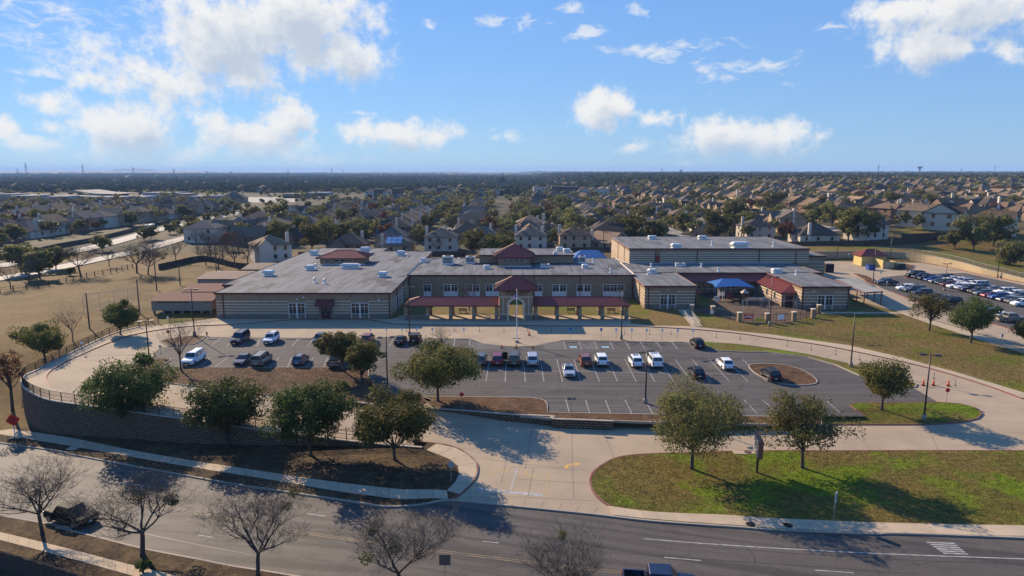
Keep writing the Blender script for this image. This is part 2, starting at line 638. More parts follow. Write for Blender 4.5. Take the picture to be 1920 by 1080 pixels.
MAT['ground'] = ground_mat('dormant_field', ((0.132, 0.078, 0.026), (0.085, 0.058, 0.020), (0.15, 0.097, 0.036)), (0.02, 0.11, 1.2), bscale=3.0, fine=.45)
def suburb_ground(m):
    t = NT(m.node_tree); b = m.node_tree.nodes['Principled BSDF']
    cur = b.inputs['Base Color'].links[0].from_socket
    pos = t.n('ShaderNodeNewGeometry').outputs['Position']
    s = t.n('ShaderNodeSeparateXYZ', i={0: t.vm('ADD', pos, t.vm('MULTIPLY', t.noise(pos, .05, 3, .6, out=1), (25, 25, 0)))})
    f = t.ramp(s.outputs[1], 262, 290)
    c = t.mix(t.ramp(t.noise(pos, .03, 5, .65), .42, .6), (0.05, 0.045, 0.024), (0.10, 0.078, 0.042))
    m.node_tree.links.new(t.mix(f, cur, c), b.inputs['Base Color'])
suburb_ground(MAT['ground'])
MAT['mulch'] = ground_mat('bark_mulch', ((0.090, 0.047, 0.024), (0.062, 0.034, 0.018), (0.115, 0.066, 0.034)), (0.2, 0.6, 2.2), bscale=5, fine=0.6)
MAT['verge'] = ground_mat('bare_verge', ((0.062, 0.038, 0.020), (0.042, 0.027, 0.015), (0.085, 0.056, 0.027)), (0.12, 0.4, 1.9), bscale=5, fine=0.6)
MAT['lawn'] = ground_mat('dry_lawn', ((0.155, 0.102, 0.034), (0.118, 0.086, 0.025), (0.105, 0.104, 0.014)), (0.05, 0.075, 1.5), bscale=4, fine=0.5)
MAT['lawn_green'] = ground_mat('patchy_lawn', ((0.128, 0.092, 0.024), (0.102, 0.090, 0.018), (0.105, 0.142, 0.008)), (0.09, 0.11, 1.7), bscale=5, fine=0.6)
MAT['playground'] = ground_mat('wood_chips', ((0.112, 0.075, 0.049), (0.090, 0.060, 0.038), (0.135, 0.098, 0.068)), (0.2, 0.6, 4.0), bscale=8)
MAT['concrete'] = concrete_mat('drive_concrete', (0.355, 0.275, 0.185), (0.29, 0.23, 0.16))
MAT['walk'] = concrete_mat('walk_concrete', (0.41, 0.32, 0.215), (0.35, 0.28, 0.195))
MAT['kerb'] = concrete_mat('kerb_concrete', (0.34, 0.29, 0.23), (0.27, 0.235, 0.19))
MAT['asphalt'] = asphalt_mat('lot_asphalt', (0.084, 0.076, 0.068), (0.066, 0.060, 0.054), (0.105, 0.096, 0.087), 0.88, 0.0, 0.1)
MAT['street'] = asphalt_mat('street_asphalt', (0.093, 0.081, 0.070), (0.079, 0.069, 0.060), (0.046, 0.041, 0.037), 0.74, R(16), 0.15, (0.022, 0.9))
MAT['redkerb'] = M('red_kerb_paint', (0.20, 0.055, 0.042), 0.8, var=((0.17, 0.10, 0.08), 0.8), scale=0.9)
MAT['white_paint'] = M('white_road_paint', (0.38, 0.37, 0.35), 0.85, var=((0.17, 0.16, 0.15), 0.8), scale=1.6)
MAT['yellow_paint'] = M('worn_yellow_paint', (0.22, 0.16, 0.085), 0.8, var=((0.10, 0.085, 0.07), 0.9), scale=1.2)
MAT['orange_paint'] = M('orange_road_paint', (0.55, 0.30, 0.04), 0.8, var=((0.30, 0.25, 0.16), 0.8), scale=2.5)
MAT['blue_paint'] = M('blue_road_paint', (0.10, 0.32, 0.38), 0.7, var=((0.3, 0.4, 0.4), 0.7), scale=3)
MAT['tar'] = M('tar_seal', (0.035, 0.032, 0.03), 0.6)
MAT['joint'] = M('joint_filler', (0.11, 0.09, 0.07), 0.9)
MAT['faded_paint'] = M('faded_orange_paint', (0.40, 0.27, 0.09), 0.9, var=((0.32, 0.25, 0.17), 1.0), scale=3)
MAT['block'] = brick_mat('wall_block', (0.185, 0.128, 0.083), (0.14, 0.098, 0.065), (0.03, 0.022, 0.016), 0.62, 0.31, 'uv', ms=0.05)
MAT['block_tan'] = brick_mat('tan_wall_block', (0.44, 0.34, 0.20), (0.38, 0.29, 0.17), (0.25, 0.2, 0.13), 0.45, 0.2, 'uv', ms=0.02)
MAT['cap'] = M('wall_cap_stone', (0.36, 0.31, 0.24), 0.9, var=((0.25, 0.22, 0.18), 0.7), scale=2)
MAT['brick'] = brick_mat('tan_brick', (0.315, 0.218, 0.130), (0.255, 0.176, 0.106), (0.28, 0.21, 0.145), 0.4, 0.2, ms=0.015)
MAT['brick_dark'] = brick_mat('dark_base_brick', (0.205, 0.165, 0.13), (0.165, 0.135, 0.11), (0.24, 0.2, 0.16), 0.4, 0.2, ms=0.015)
MAT['stone'] = M('limestone_band', (0.62, 0.53, 0.41), 0.85, 0, .2, var=((0.50, 0.43, 0.34), 0.6), scale=1.5)
MAT['red_metal'] = M('red_roof_metal', (0.34, 0.066, 0.044), 0.6, 0.0, 0.25, var=((0.27, 0.054, 0.038), 0.6), scale=0.6)
MAT['red_dark'] = M('maroon_trim', (0.095, 0.022, 0.022), 0.5, 0.2, 0.4)
MAT['white_frame'] = M('white_window_frame', (0.66, 0.62, 0.56), 0.6)
MAT['glass'] = M('window_glass', (0.02, 0.025, 0.03), 0.06, 0, 0.6)
MAT['dark_door'] = M('maroon_door', (0.07, 0.02, 0.018), 0.5)
MAT['black_metal'] = M('black_iron', (0.018, 0.018, 0.02), 0.5, 0.3)
MAT['bronze'] = M('bronze_pole', (0.055, 0.048, 0.042), 0.45, 0.5)
MAT['galv'] = M('galvanised_steel', (0.42, 0.42, 0.41), 0.4, 0.6)
MAT['white_metal'] = M('white_metal', (0.72, 0.72, 0.70), 0.4)
MAT['unit'] = M('rooftop_unit_metal', (0.62, 0.60, 0.55), 0.45, 0.2, var=((0.45, 0.44, 0.41), 0.5), scale=1.5)
MAT['dark'] = M('dark_recess', (0.012, 0.012, 0.013), 0.9)
MAT['wood'] = M('weathered_wood', (0.055, 0.040, 0.028), 0.9, var=((0.08, 0.06, 0.045), 0.7), scale=4, rnd=0.18)
MAT['wood_pole'] = M('pole_wood', (0.11, 0.085, 0.065), 0.9)
MAT['blue_fabric'] = M('blue_shade_fabric', (0.002, 0.080, 0.25), 0.85, var=((0.004, 0.10, 0.31), 0.7), scale=.7)
MAT['blue_metal'] = M('blue_post_paint', (0.015, 0.09, 0.22), 0.45)
MAT['orange'] = M('orange_plastic', (0.75, 0.09, 0.02), 0.5)
MAT['sign_red'] = M('sign_red', (0.55, 0.02, 0.02), 0.5)
MAT['sign_white'] = M('sign_white', (0.75, 0.75, 0.74), 0.5)
MAT['sign_blue'] = M('sign_blue', (0.03, 0.12, 0.42), 0.5)
MAT['sign_back'] = M('sign_back', (0.42, 0.42, 0.42), 0.45, 0.5)
MAT['sign_black'] = M('sign_black', (0.02, 0.02, 0.02), 0.5)
MAT['text_dark'] = M('bronze_letters', (0.03, 0.02, 0.015), 0.4, 0.4)

def roof_membrane(name, base, dark):
    m, t, b = material(name, base, 0.85, 0, 0.1)
    pos = t.n('ShaderNodeNewGeometry').outputs['Position']
    s = t.n('ShaderNodeSeparateXYZ', i={0: pos})
    vec = t.n('ShaderNodeCombineXYZ', i={0: s.outputs[1], 1: s.outputs[0]}).outputs[0]
    br = t.n('ShaderNodeTexBrick', offset=0.37, i={'Vector': vec, 'Color1': (0, 0, 0, 1), 'Color2': (1, 1, 1, 1), 'Mortar': (0.5, 0.5, 0.5, 1), 'Scale': 1.0,
             'Mortar Size': 0.03, 'Brick Width': 8.0, 'Row Height': 2.0, 'Bias': -0.1})
    big = t.ramp(t.noise(pos, 0.05, 3, 0.6), 0.36, 0.56)
    f = t.m('MULTIPLY', t.m('MULTIPLY', t.ramp(br.outputs[0], .42, .75), big), 0.9)
    c = t.mix(f, base, dark)
    st = t.noise(t.vm('MULTIPLY', pos, (1.2, 0.07, 1)), 1.0, 5, 0.6)
    c = t.mix(t.ramp(st, 0.42, 0.62, 0, 0.8), c, tuple(x * 0.55 for x in base))
    c = t.mix(t.ramp(t.noise(pos, 0.25, 6, 0.65), 0.5, 0.72, 0, 0.5), c, tuple(x * 1.25 for x in base))
    m.node_tree.links.new(c, b.inputs['Base Color'])
    return m
MAT['roof_grey'] = roof_membrane('roof_membrane', (0.150, 0.153, 0.160), (0.048, 0.048, 0.050))
MAT['roof_pale'] = roof_membrane('pale_roof_membrane', (0.165, 0.168, 0.165), (0.105, 0.106, 0.104))

# ================================================================== SETTING
def build_ground():
    xs = np.unique(np.concatenate([np.arange(-140, 181, 4.0), np.arange(-420, 460, 20.0), np.linspace(-2500, 2500, 26), np.linspace(-16000, 16000, 13)]))
    ys = np.unique(np.concatenate([np.arange(8, 260, 4.0), np.arange(260, 620, 20.0), np.linspace(620, 3000, 22), np.linspace(3000, 16000, 12), [-400, -60]]))
    nx, ny = len(xs), len(ys)
    verts = [(x, y, zG(x, y)) for y in ys for x in xs]
    faces = [(j * nx + i, j * nx + i + 1, (j + 1) * nx + i + 1, (j + 1) * nx + i) for j in range(ny - 1) for i in range(nx - 1)]
    me = D.meshes.new('ground')
    me.from_pydata(verts, [], faces)
    me.polygons.foreach_set('use_smooth', [True] * len(faces))
    me.materials.append(MAT['ground'])
    struct(link('ground', me))
build_ground()

# ---- street across the front
far_kerb_px = [(0, 832), (134, 854), (209, 868), (362, 896), (435, 909), (528, 923), (668, 944), (714, 951), (759, 951), (797, 947), (845, 940), (960, 951), (1108, 966), (1223, 979), (1390, 991), (1440, 995), (1628, 1003), (1920, 1011)]
fk = PL(far_kerb_px, zB)
fk = [Vector((fk[0].x - 90, fk[0].y + 36, zB(fk[0].x - 90)))] + fk + [Vector((130, fk[-1].y - 11, zB(130)))]
far_kerb = catmull(fk, 5)
nk = PL([(0, 967), (107, 990), (188, 1009), (268, 1029), (376, 1050), (488, 1070)], zB)
nk = [Vector((nk[0].x - 100, nk[0].y + 38, zB(-120)))] + nk + [Vector((-2, 46.2, zB(-2))), Vector((30, 42.0, zB(30))), Vector((130, 29.0, zB(130)))]
near_kerb = catmull(nk, 5)
street = struct(sheet('street', [(p.x, p.y) for p in far_kerb] + [(p.x, p.y) for p in reversed(near_kerb)], zB, 0.0, MAT['street'], 4.0), 'grey asphalt street crossing the foreground')

def mark(name, pts, w, zf, mat, parent, off=0.006, n=4):
    line = catmull([P(a, b, zf) for a, b in pts], n) if n else [P(a, b, zf) for a, b in pts]
    return ribbon(name, line, w, zf, off, mat, parent)

cl = [(120, 905), (250, 935), (381, 964), (440, 975), (577, 1000), (700, 1017), (829, 1034), (950, 1049), (1060, 1062), (1180, 1074)]
line = catmull([P(a, b, zB) for a, b in cl], 5)
nn_ = normals2d(line)
for sgn in (-0.14, 0.14):
    ribbon('centre_line', [p + n * sgn for p, n in zip(line, nn_)], 0.11, zB, 0.006, MAT['yellow_paint'], street)
mark('bike_lane_line', [(1207, 1010), (1320, 1019), (1440, 1027), (1650, 1038), (1920, 1048)], 0.13, zB, MAT['white_paint'], street)
for a in ([(1246, 1045), (1314, 1051)], [(1528, 1069), (1601, 1074)], [(905, 1015), (935, 1018)], [(372, 1003), (400, 1008)], [(575, 963), (610, 968)], [(100, 950), (140, 958)], [(230, 905), (290, 915)]):
    mark('lane_dash', a, 0.12, zB, MAT['white_paint'], street, n=0)
for k in range(6):
    mark('hatch_bar', [(1738 + 6 * k, 1017 + 4 * k), (1790 + 5 * k, 1019 + 4 * k)], 0.18, zB, MAT['white_paint'], street, n=0)
# sealed joints and cracks
for a in ([(960, 984), (1090, 1001), (1240, 1018), (1440, 1034), (1700, 1050), (1920, 1058)], [(860, 1006), (1000, 1021), (1150, 1036), (1300, 1047), (1520, 1062), (1720, 1076)],
          [(500, 1020), (640, 1042), (800, 1066), (880, 1078)], [(200, 985), (340, 1015), (480, 1042)], [(1390, 1016), (1400, 1028), (1412, 1040), (1416, 1060)]):
    mark('sealed_crack', a, 0.07, zB, MAT['tar'], street, 0.005)

far_kerb_o = sweep('street_kerb', far_kerb, lambda x, y: zB(x) - 0.2, lambda x, y: zB(x) + 0.14, 0.2, MAT['kerb'], None, 1)
struct(far_kerb_o)
near_kerb_o = sweep('street_kerb', near_kerb, lambda x, y: zB(x) - 0.2, lambda x, y: zB(x) + 0.14, 0.2, MAT['kerb'], None, -1)
struct(near_kerb_o)

# ---- concrete drive: loop, school front, exit to the street
loop_kerb_px = [(95, 726), (88, 712), (92, 700), (110, 687), (150, 667), (225, 636), (287, 621), (362, 612), (412, 610), (483, 606), (535, 601), (608, 599), (687, 600), (725, 606), (765, 609), (960, 611),
                (1175, 613), (1225, 614), (1310, 619), (1385, 626), (1440, 634), (1540, 648), (1640, 668), (1740, 691), (1840, 721), (1915, 748)]
inner_front_px = [(95, 726), (130, 741), (200, 751), (340, 771), (480, 789), (640, 808), (740, 822), (790, 829), (818, 832), (850, 838), (877, 852), (895, 870), (896, 889), (886, 908), (862, 930), (845, 940)]
lawn_kerb_px = [(1142, 951), (1121, 936), (1110, 921), (1105, 905), (1106, 897), (1113, 884), (1132, 870), (1153, 860), (1185, 854), (1242, 851), (1371, 847), (1440, 846), (1920, 846)]
loop_kerb = PL(loop_kerb_px, zA, 5)
loop_kerb_full = loop_kerb + [Vector((95, 66 + 12, 0)), Vector((112, 60, 0))]
inner_front = PL(inner_front_px, zA, 5)
lawn_kerb = PL(lawn_kerb_px, zA, 5)
lawn_kerb_full = lawn_kerb + [Vector((96, lawn_kerb[-1].y, 0))]
st_part = [p for p in far_kerb if inner_front[-1].x - .5 < p.x < lawn_kerb[0].x + .5]
dr_poly = [(p.x, p.y) for p in loop_kerb_full] + [(p.x, p.y) for p in reversed(lawn_kerb_full)] + [(p.x, p.y) for p in reversed(st_part)] + [(p.x, p.y) for p in reversed(inner_front)]
# drop near-duplicate corners
def clean(poly, eps=0.05):
    out = []
    for p in poly:
        if not out or (Vector(p) - Vector(out[-1])).length > eps:
            out.append(p)
    if (Vector(out[0]) - Vector(out[-1])).length < eps:
        out.pop()
    return out
drive = struct(sheet('drive', clean(dr_poly), zA, 0.012, MAT['concrete'], 3.0), 'pale concrete drive looping round the car park')
KZ = lambda b: (lambda x, y: zA(x, y) + b)
struct(sweep('drive_kerb', loop_kerb_full, KZ(-0.2), KZ(0.15), 0.18, MAT['redkerb'], None, 1), 'red painted kerb round the drive')
struct(sweep('drive_kerb', inner_front, KZ(-0.2), KZ(0.15), 0.18, MAT['redkerb'], None, -1), 'red painted kerb along the loop front')
struct(sweep('drive_kerb', lawn_kerb_full, KZ(-0.2), KZ(0.15), 0.2, MAT['redkerb'], None, -1), 'red painted kerb round the front lawn')

# sawn joints in the drive (dark sealed strips)
J = [[(600, 603), (560, 633)], [(700, 603), (670, 634)], [(800, 611), (788, 634)], [(1232, 617), (1245, 641)], [(1310, 621), (1322, 641)], [(1420, 634), (1400, 650)], [(1515, 646), (1490, 662)], [(480, 608), (440, 632)],
     [(960, 931), (1120, 940)], [(845, 921), (960, 931)], [(1000, 880), (990, 930)], [(1072, 800), (1073, 860), (1076, 935)], [(1132, 808), (1152, 862)], [(960, 875), (1105, 882)], [(962, 898), (1106, 907)], [(905, 860), (980, 870), (1060, 878)],
     [(870, 820), (960, 830), (1050, 826)], [(998, 800), (985, 880)], [(940, 905), (950, 860)], [(1610, 820), (1636, 846)], [(1500, 800), (1530, 846)], [(1260, 803), (1280, 850)], [(1840, 790), (1920, 792)], [(1740, 800), (1760, 846)],
     [(1570, 655), (1545, 676)], [(1640, 668), (1625, 688)], [(1795, 708), (1700, 745)], [(400, 735), (380, 768)], [(560, 752), (545, 795)], [(150, 690), (240, 745)], [(250, 640), (300, 655)]]
for a in J:
    mark('joint', a, 0.045, zA, MAT['joint'], drive, 0.018, n=0 if len(a) == 2 else 4)
for a in ([(1210, 631), (1235, 640)], [(1700, 742), (1760, 757)]):
    mark('joint', a, 0.045, zA, MAT['joint'], drive, 0.018, n=0)
# apron by the street: joints every panel
for k in range(9):
    mark('joint', [(850 + 34 * k, 925 + 3.3 * k), (846 + 33 * k, 940 + 3.2 * k)], 0.04, zA, MAT['joint'], drive, 0.018, n=0)
mark('stop_bar', [(893, 917), (1018, 929)], 0.55, zA, MAT['white_paint'], drive, 0.018, n=0)
mark('exit_lane_line', [(970, 877), (958, 918)], 0.16, zA, MAT['white_paint'], drive, 0.018, n=0)
mark('entry_lane_line', [(1032, 880), (1020, 928)], 0.14, zA, MAT['faded_paint'], drive, 0.018, n=0)
# painted turn arrow
mark('turn_arrow', [(1061, 879), (1064, 873), (1072, 871), (1080, 870.5)], 0.42, zA, MAT['orange_paint'], drive, 0.019)
ah = [P(1078, 867, zA), P(1089, 870, zA), P(1078, 876, zA)]
mb = MB(); mb.poly([(p.x, p.y, p.z + 0.0195) for p in ah]); mb.build('turn_arrow', MAT['orange_paint'], drive)
mark('faded_arrow', [(985, 882), (988, 890), (1000, 893), (1008, 895)], 0.35, zA, MAT['faded_paint'], drive, 0.019)
mark('faded_arrow', [(922, 888), (932, 884), (946, 886), (952, 880)], 0.35, zA, MAT['faded_paint'], drive, 0.019)
# crosswalk at the flagpole
for k in range(5):
    mark('crossing_bar', [(958, 613 + 5 * k), (982, 613 + 5 * k)], 0.3, zA, MAT['white_paint'], drive, 0.018, n=0)
mark('crossing_bar', [(961, 634.5), (977, 634.5)], 0.6, zA, MAT['tar'], drive, 0.018, n=0)
mark('drop_off_line', [(850, 620), (858, 634)], 0.1, zA, MAT['white_paint'], drive, 0.018, n=0)

# ---- asphalt car park
lot_px = [(285, 671), (300, 650), (315, 651), (362, 647), (387, 632), (480, 633), (805, 634), (882, 635), (905, 644), (942, 648), (960, 649.5), (1002, 648.5), (1032, 642), (1056, 637.5), (1175, 639), (1290, 642), (1322, 647), (1345, 659), (1440, 662),
          (1515, 671), (1565, 685), (1610, 705), (1650, 718), (1712, 727), (1760, 755), (1602, 757), (1594, 761), (1622, 781), (1435, 781), (1185, 777), (1027, 774), (1026, 760), (1017, 750), (997, 747), (960, 746), (790, 745), (720, 737), (697, 717), (692, 702), (700, 692), (690, 690), (300, 690)]
lot = struct(sheet('parking_lot', [(p.x, p.y) for p in PL(lot_px, 0.0)], z0, 0.020, MAT['asphalt'], 6.0), 'dark asphalt car park with white stall lines')

def stall(px0, py0, px1, py1, w=0.1):
    mark('stall_line', [(px0, py0), (px1, py1)], w, z0, MAT['white_paint'], lot, 0.026, n=0)
# front row, left part
for x0, x1 in ((413, 394), (438, 424), (464, 452), (487, 486 - 4), (560, 546), (588, 576), (636, 629), (668, 660), (709, 700), (738, 729), (767, 760), (795, 789), (853, 851), (882, 880)):
    stall(x0, 635, x1, 650)
# front row, right part
for x0, x1 in ((1057, 1061), (1085, 1091), (1114, 1120), (1143, 1151), (1172, 1181), (1200, 1210), (1229, 1241), (1258, 1271), (1288, 1301)):
    stall(x0, 640, x1, 655.5)
# left row by the bed
for x0, x1 in ((394, 376), (427, 403), (523, 506), (547, 539), (588, 574), (614, 607), (648, 640)):
    stall(x0, 671, x1, 688.5)
# double row in the middle
Lx = [(918, 911), (950, 947), (981, 985), (1013, 1020), (1044, 1055), (1076, 1089), (1108, 1124), (1140, 1158), (1172, 1193), (1204, 1228), (1236, 1263), (1266, 1297), (1298, 1333), (1330, 1368), (1362, 1403), (1392, 1438)]
for x0, x1 in Lx:
    stall(x0, 674, x1, 716)
mark('stall_line', [(885, 693), (1420, 703)], 0.1, z0, MAT['white_paint'], lot, 0.027, n=0)
# back row by the wall
for x0, x1 in ((1061, 1068), (1098, 1106), (1135, 1145), (1172, 1185), (1209, 1224), (1246, 1264), (1395, 1420), (1430, 1458), (1470, 1500), (1508, 1540), (1548, 1577)):
    stall(x0, 750, x1, 776)
# access hatching and wheelchair symbols
for x0, x1, n_ in ((1012, 1056, 8), (1087, 1118, 8), (886, 935, 8)):
    for k in range(n_):
        t_ = k / (n_ - 1)
        mark('hatch_line', [(x0 + 10 * t_ * (1 if x0 > 960 else -0.6), 641 + 14 * t_ * .85), (x1 + 6 * t_ * (1 if x0 > 960 else .2), 641 + 14 * t_)], 0.09, z0, MAT['white_paint'], lot, 0.026, n=0)
for px_ in (1075, 1135):
    c = P(px_, 651, 0.0)
    mb = MB(); mb.box(c.x - .65, c.x + .65, c.y - .6, c.y + .6, 0.0265, 0.0275); mb.build('wheelchair_panel', MAT['blue_paint'], lot)
    mb = MB()
    for q in range(12):
        a0, a1 = math.pi * (0.9 + 1.2 * q / 12), math.pi * (0.9 + 1.2 * (q + 1) / 12)
        mb.poly([(c.x + r * math.cos(a), c.y - .1 + r * math.sin(a), 0.030) for r, a in ((.3, a0), (.38, a0), (.38, a1), (.3, a1))])
    mb.box(c.x - .05, c.x + .05, c.y - .15, c.y + .35, 0.0295, 0.031); mb.box(c.x - .05, c.x + .3, c.y - .15, c.y - .05, 0.0296, 0.0312); mb.box(c.x - .09, c.x + .09, c.y + .38, c.y + .5, 0.0295, 0.031)
    mb.build('wheelchair_symbol', MAT['white_paint'], lot)
for a in ([(1000, 699), (1001, 746)], [(885, 652), (1010, 655), (1200, 662)], [(960, 730), (1200, 735), (1400, 742)]):
    mark('sealed_crack', a, 0.05, z0, MAT['tar'], lot, 0.024)
# concrete wheel stops
for px_ in (1070, 1100, 1129, 1158, 1187, 1216, 1244, 1273, 400, 545, 575, 645, 690, 866):
    c = P(px_, 642 if px_ > 960 else 636.5, 0.0)
    mb = MB(); mb.prism([(c.x - .9, c.y - .08), (c.x + .9, c.y - .08), (c.x + .9, c.y + .08), (c.x - .9, c.y + .08)], 0.022, 0.13)
    mb.build('wheel_stop', MAT['kerb'], lot)

# ---- beds and islands (raised, with kerbs)
def island(name, px, zf, mat, kmat=None, step=3.0, label=None, smooth=0, h=0.13, kw=0.17, world_pts=None, closed=True):
    line = world_pts or PL(px, zf, smooth, True)
    o = struct(sheet(name, clean([(p.x, p.y) for p in line]), zf, h, mat, step), label)
    if kmat:
        sweep('kerb', line, lambda x, y: zf(x, y) - 0.15, lambda x, y: zf(x, y) + h + 0.02, kw, kmat, o, 0, True)
    return o

bedL = [(252, 678), (300, 672.5), (319, 673), (320, 677), (300, 689.5), (480, 690), (690, 690), (691, 696), (691, 704), (697, 717), (706, 729), (722, 738), (760, 742), (790, 744.5), (812, 752), (780, 764), (720, 769), (687, 763), (647, 759), (497, 741), (385, 727), (320, 720), (262, 706), (245, 692)]
island('mulch_bed', bedL, zA, MAT['mulch'], MAT['kerb'], label='brown mulch bed sloping below the left stalls')
bedM = [(790, 745), (960, 746), (997, 747), (1013, 749), (1022, 753), (1026, 760), (1027, 774.5), (1185, 777.5), (1300, 779.5), (1435, 782), (1540, 782), (1540, 796), (1440, 796), (1300, 795), (1152, 790), (1038, 786), (960, 779), (880, 772), (812, 767)]
island('mulch_bed', bedM, z0, MAT['mulch'], MAT['kerb'], label='brown mulch bed above the low retaining wall')
isR = [(1540, 782), (1622, 781), (1606, 770), (1594, 761.5), (1602, 757.5), (1680, 756), (1760, 755.5), (1800, 758.5), (1830, 766), (1841, 777), (1832, 786), (1800, 793), (1760, 796), (1720, 797), (1540, 797)]
island('grass_island', isR, zA, MAT['lawn_green'], MAT['redkerb'], label='grass island with red kerb at the lot end')
isT = [(1292, 642.5), (1325, 642), (1385, 646), (1440, 653), (1515, 665), (1590, 682), (1650, 697), (1700, 712), (1719, 721), (1716, 727), (1690, 724.5), (1650, 717), (1610, 704), (1565, 684), (1515, 670), (1440, 661), (1380, 660), (1345, 658), (1325, 650)]
island('grass_island', isT, z0, MAT['lawn_green'], MAT['kerb'], label='long narrow grass island between drive and car park')
isE = [(1404, 687), (1415, 683.5), (1440, 683), (1480, 687), (1510, 698), (1530, 712), (1529, 720), (1505, 723), (1470, 721), (1440, 713), (1415, 700)]
island('mulch_island', isE, z0, MAT['mulch'], MAT['kerb'], label='oval mulch island at the row end', smooth=3)
isA = [(300, 641), (320, 635.5), (367, 629.5), (386, 631.5), (376, 640), (362, 646.5), (315, 650)]
island('mulch_island', isA, z0, MAT['mulch'], MAT['kerb'], label='small mulch island at the front row corner')

# low retaining walls under the middle bed
def lowwall(pts, t0, t1, label):
    line = PL(pts, 0.0, 4)
    root = thing('retaining_wall', (line[0].x, line[0].y, 0), label, 'wall')
    n = len(line)
    sweep('masonry', line, lambda x, y: -1.4, lambda x, y: 0.14, 0.3, MAT['block'], root, 1)
    sweep('cap', line, lambda x, y: 0.142, lambda x, y: 0.24, 0.38, MAT['cap'], root, 1)
lowwall([(1150, 791), (1090, 788.5), (1038, 786.5), (1038.5, 782), (960, 778.5), (880, 772), (800, 766)], 0, 0, 'low tan block retaining wall below the middle mulch bed')
mbw = PL([(700, 766), (662, 760)], zA)
root = thing('retaining_wall', tuple(mbw[0]), 'short reddish block wall at the corner of the left mulch bed', 'wall')
sweep('masonry', mbw, lambda x, y: zA(x, y) - .3, lambda x, y: zA(x, y) + 0.55, 0.3, MAT['block'], root)
sweep('cap', mbw, lambda x, y: zA(x, y) + 0.552, lambda x, y: zA(x, y) + 0.64, 0.36, MAT['cap'], root)

# ---- front lawn, right of the exit
lawn_bot = [p for p in far_kerb if p.x > lawn_kerb[0].x - 0.2]
fl_poly = clean([(p.x, p.y) for p in lawn_kerb_full] + [(112, lawn_kerb_full[-1].y)] + [(p.x, p.y) for p in reversed(lawn_bot)])
struct(sheet('front_lawn', fl_poly, zB, 0.13, MAT['lawn_green'], 4.0), 'patchy green and brown front lawn')

# ---- verge between the big wall and the street
wall_px = [(792, 842), (720, 836), (662, 830), (560, 817), (480, 807), (340, 787), (240, 773), (160, 762), (115, 756), (90, 751), (64, 741), (47, 729), (42, 718), (47, 706), (67, 697), (100, 680), (150, 655), (212, 627), (262, 614)]
wall_line = PL(wall_px, zA, 5)
corner_in = PL([(799, 846), (826, 856), (848, 866), (860, 879), (860, 895), (852, 908), (840, 921)], zA, 4)
vg_top = [p for p in reversed(wall_line) if p.y < 100 and p.x > -73]
k0 = max(range(len(wall_line)), key=lambda i: -wall_line[i].x)
vg_line = list(reversed(wall_line[:k0 + 3]))
st_left = [p for p in far_kerb if p.x < P(846, 938, zB).x]
vpoly = [(-160, 150), (-90, 108)] + [(p.x, p.y) for p in vg_line] + [(p.x, p.y) for p in inner_front if p.x > vg_line[-1].x + 0.3] + [(p.x, p.y) for p in reversed(st_left)]
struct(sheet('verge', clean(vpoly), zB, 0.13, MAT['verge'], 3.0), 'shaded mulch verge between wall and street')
# near verge on this side of the street
nv = [(p.x, p.y) for p in near_kerb] + [(130, 5), (-160, 5)]
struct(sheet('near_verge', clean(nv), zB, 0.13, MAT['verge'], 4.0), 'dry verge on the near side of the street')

# ---- slab pavements: every slab its own piece
SLABS = [0]
def slab_path(name, edge_a, edge_b, zf, top, length, label, mat, gap=0.03, thick=0.12):
    root = link(name, None, None, tuple(edge_a[0]))
    root.empty_display_size = .3
    struct(root, label)
    n = max(2, int(sum((Vector(q[:2]) - Vector(p[:2])).length for p, q in zip(edge_a, edge_a[1:])) / length))
    def at(line, t):
        Ls = [0]
        for p, q in zip(line, line[1:]):
            Ls.append(Ls[-1] + (Vector(q[:2]) - Vector(p[:2])).length)
        s_ = t * Ls[-1]
        for i in range(len(line) - 1):
            if s_ <= Ls[i + 1] + 1e-9:
                k = (s_ - Ls[i]) / max(1e-9, Ls[i + 1] - Ls[i])
                return Vector(line[i][:2]).lerp(Vector(line[i + 1][:2]), k)
        return Vector(line[-1][:2])
    g = gap / length / 2 / n * n / n
    for i in range(n):
        t0, t1 = i / n + g, (i + 1) / n - g
        q = [at(edge_b, t0), at(edge_b, t1), at(edge_a, t1), at(edge_a, t0)]
        mb = MB()
        dz = random.uniform(-.004, .004)
        mb.v = [(p.x, p.y, zf(p.x, p.y) + top - thick) for p in q] + [(p.x, p.y, zf(p.x, p.y) + top + dz) for p in q]
        for f in ((4, 5, 6, 7), (0, 1, 5, 4), (1, 2, 6, 5), (2, 3, 7, 6), (3, 0, 4, 7)):
            mb.face(f)
        mb.build('slab', mat, root)
    return root

MAT['slab'] = M('pavement_slab', (0.42, 0.325, 0.22), 0.9, spec=.08, var=((0.34, 0.27, 0.19), 0.8), scale=0.8, bump=0.2, bscale=25, rnd=0.07)
up = catmull(PL([(-60, 793), (0, 803), (129, 822), (242, 845), (357, 865), (480, 884), (614, 904), (687, 913), (748, 920), (799, 920), (838, 922)], zB), 4)
lo = catmull(PL([(-60, 806), (0, 816), (121, 836), (223, 854), (354, 877), (480, 897), (614, 920), (684, 930), (748, 938), (807, 936), (840, 938)], zB), 4)
slab_path('pavement', up, lo, zB, 0.155, 1.5, 'slab pavement along the far side of the street, left of the exit', MAT['slab'])
cu = PL([(838, 922), (852, 908), (860, 895), (860, 879), (848, 866), (826, 856), (799, 846)], zA, 4)
co = PL([(861, 929), (885, 907), (894, 889), (893, 870), (875, 853), (849, 840), (818, 834)], zA, 4)
slab_path('pavement', cu, co, zA, 0.16, 1.8, 'curved slab pavement round the exit corner', MAT['slab'])
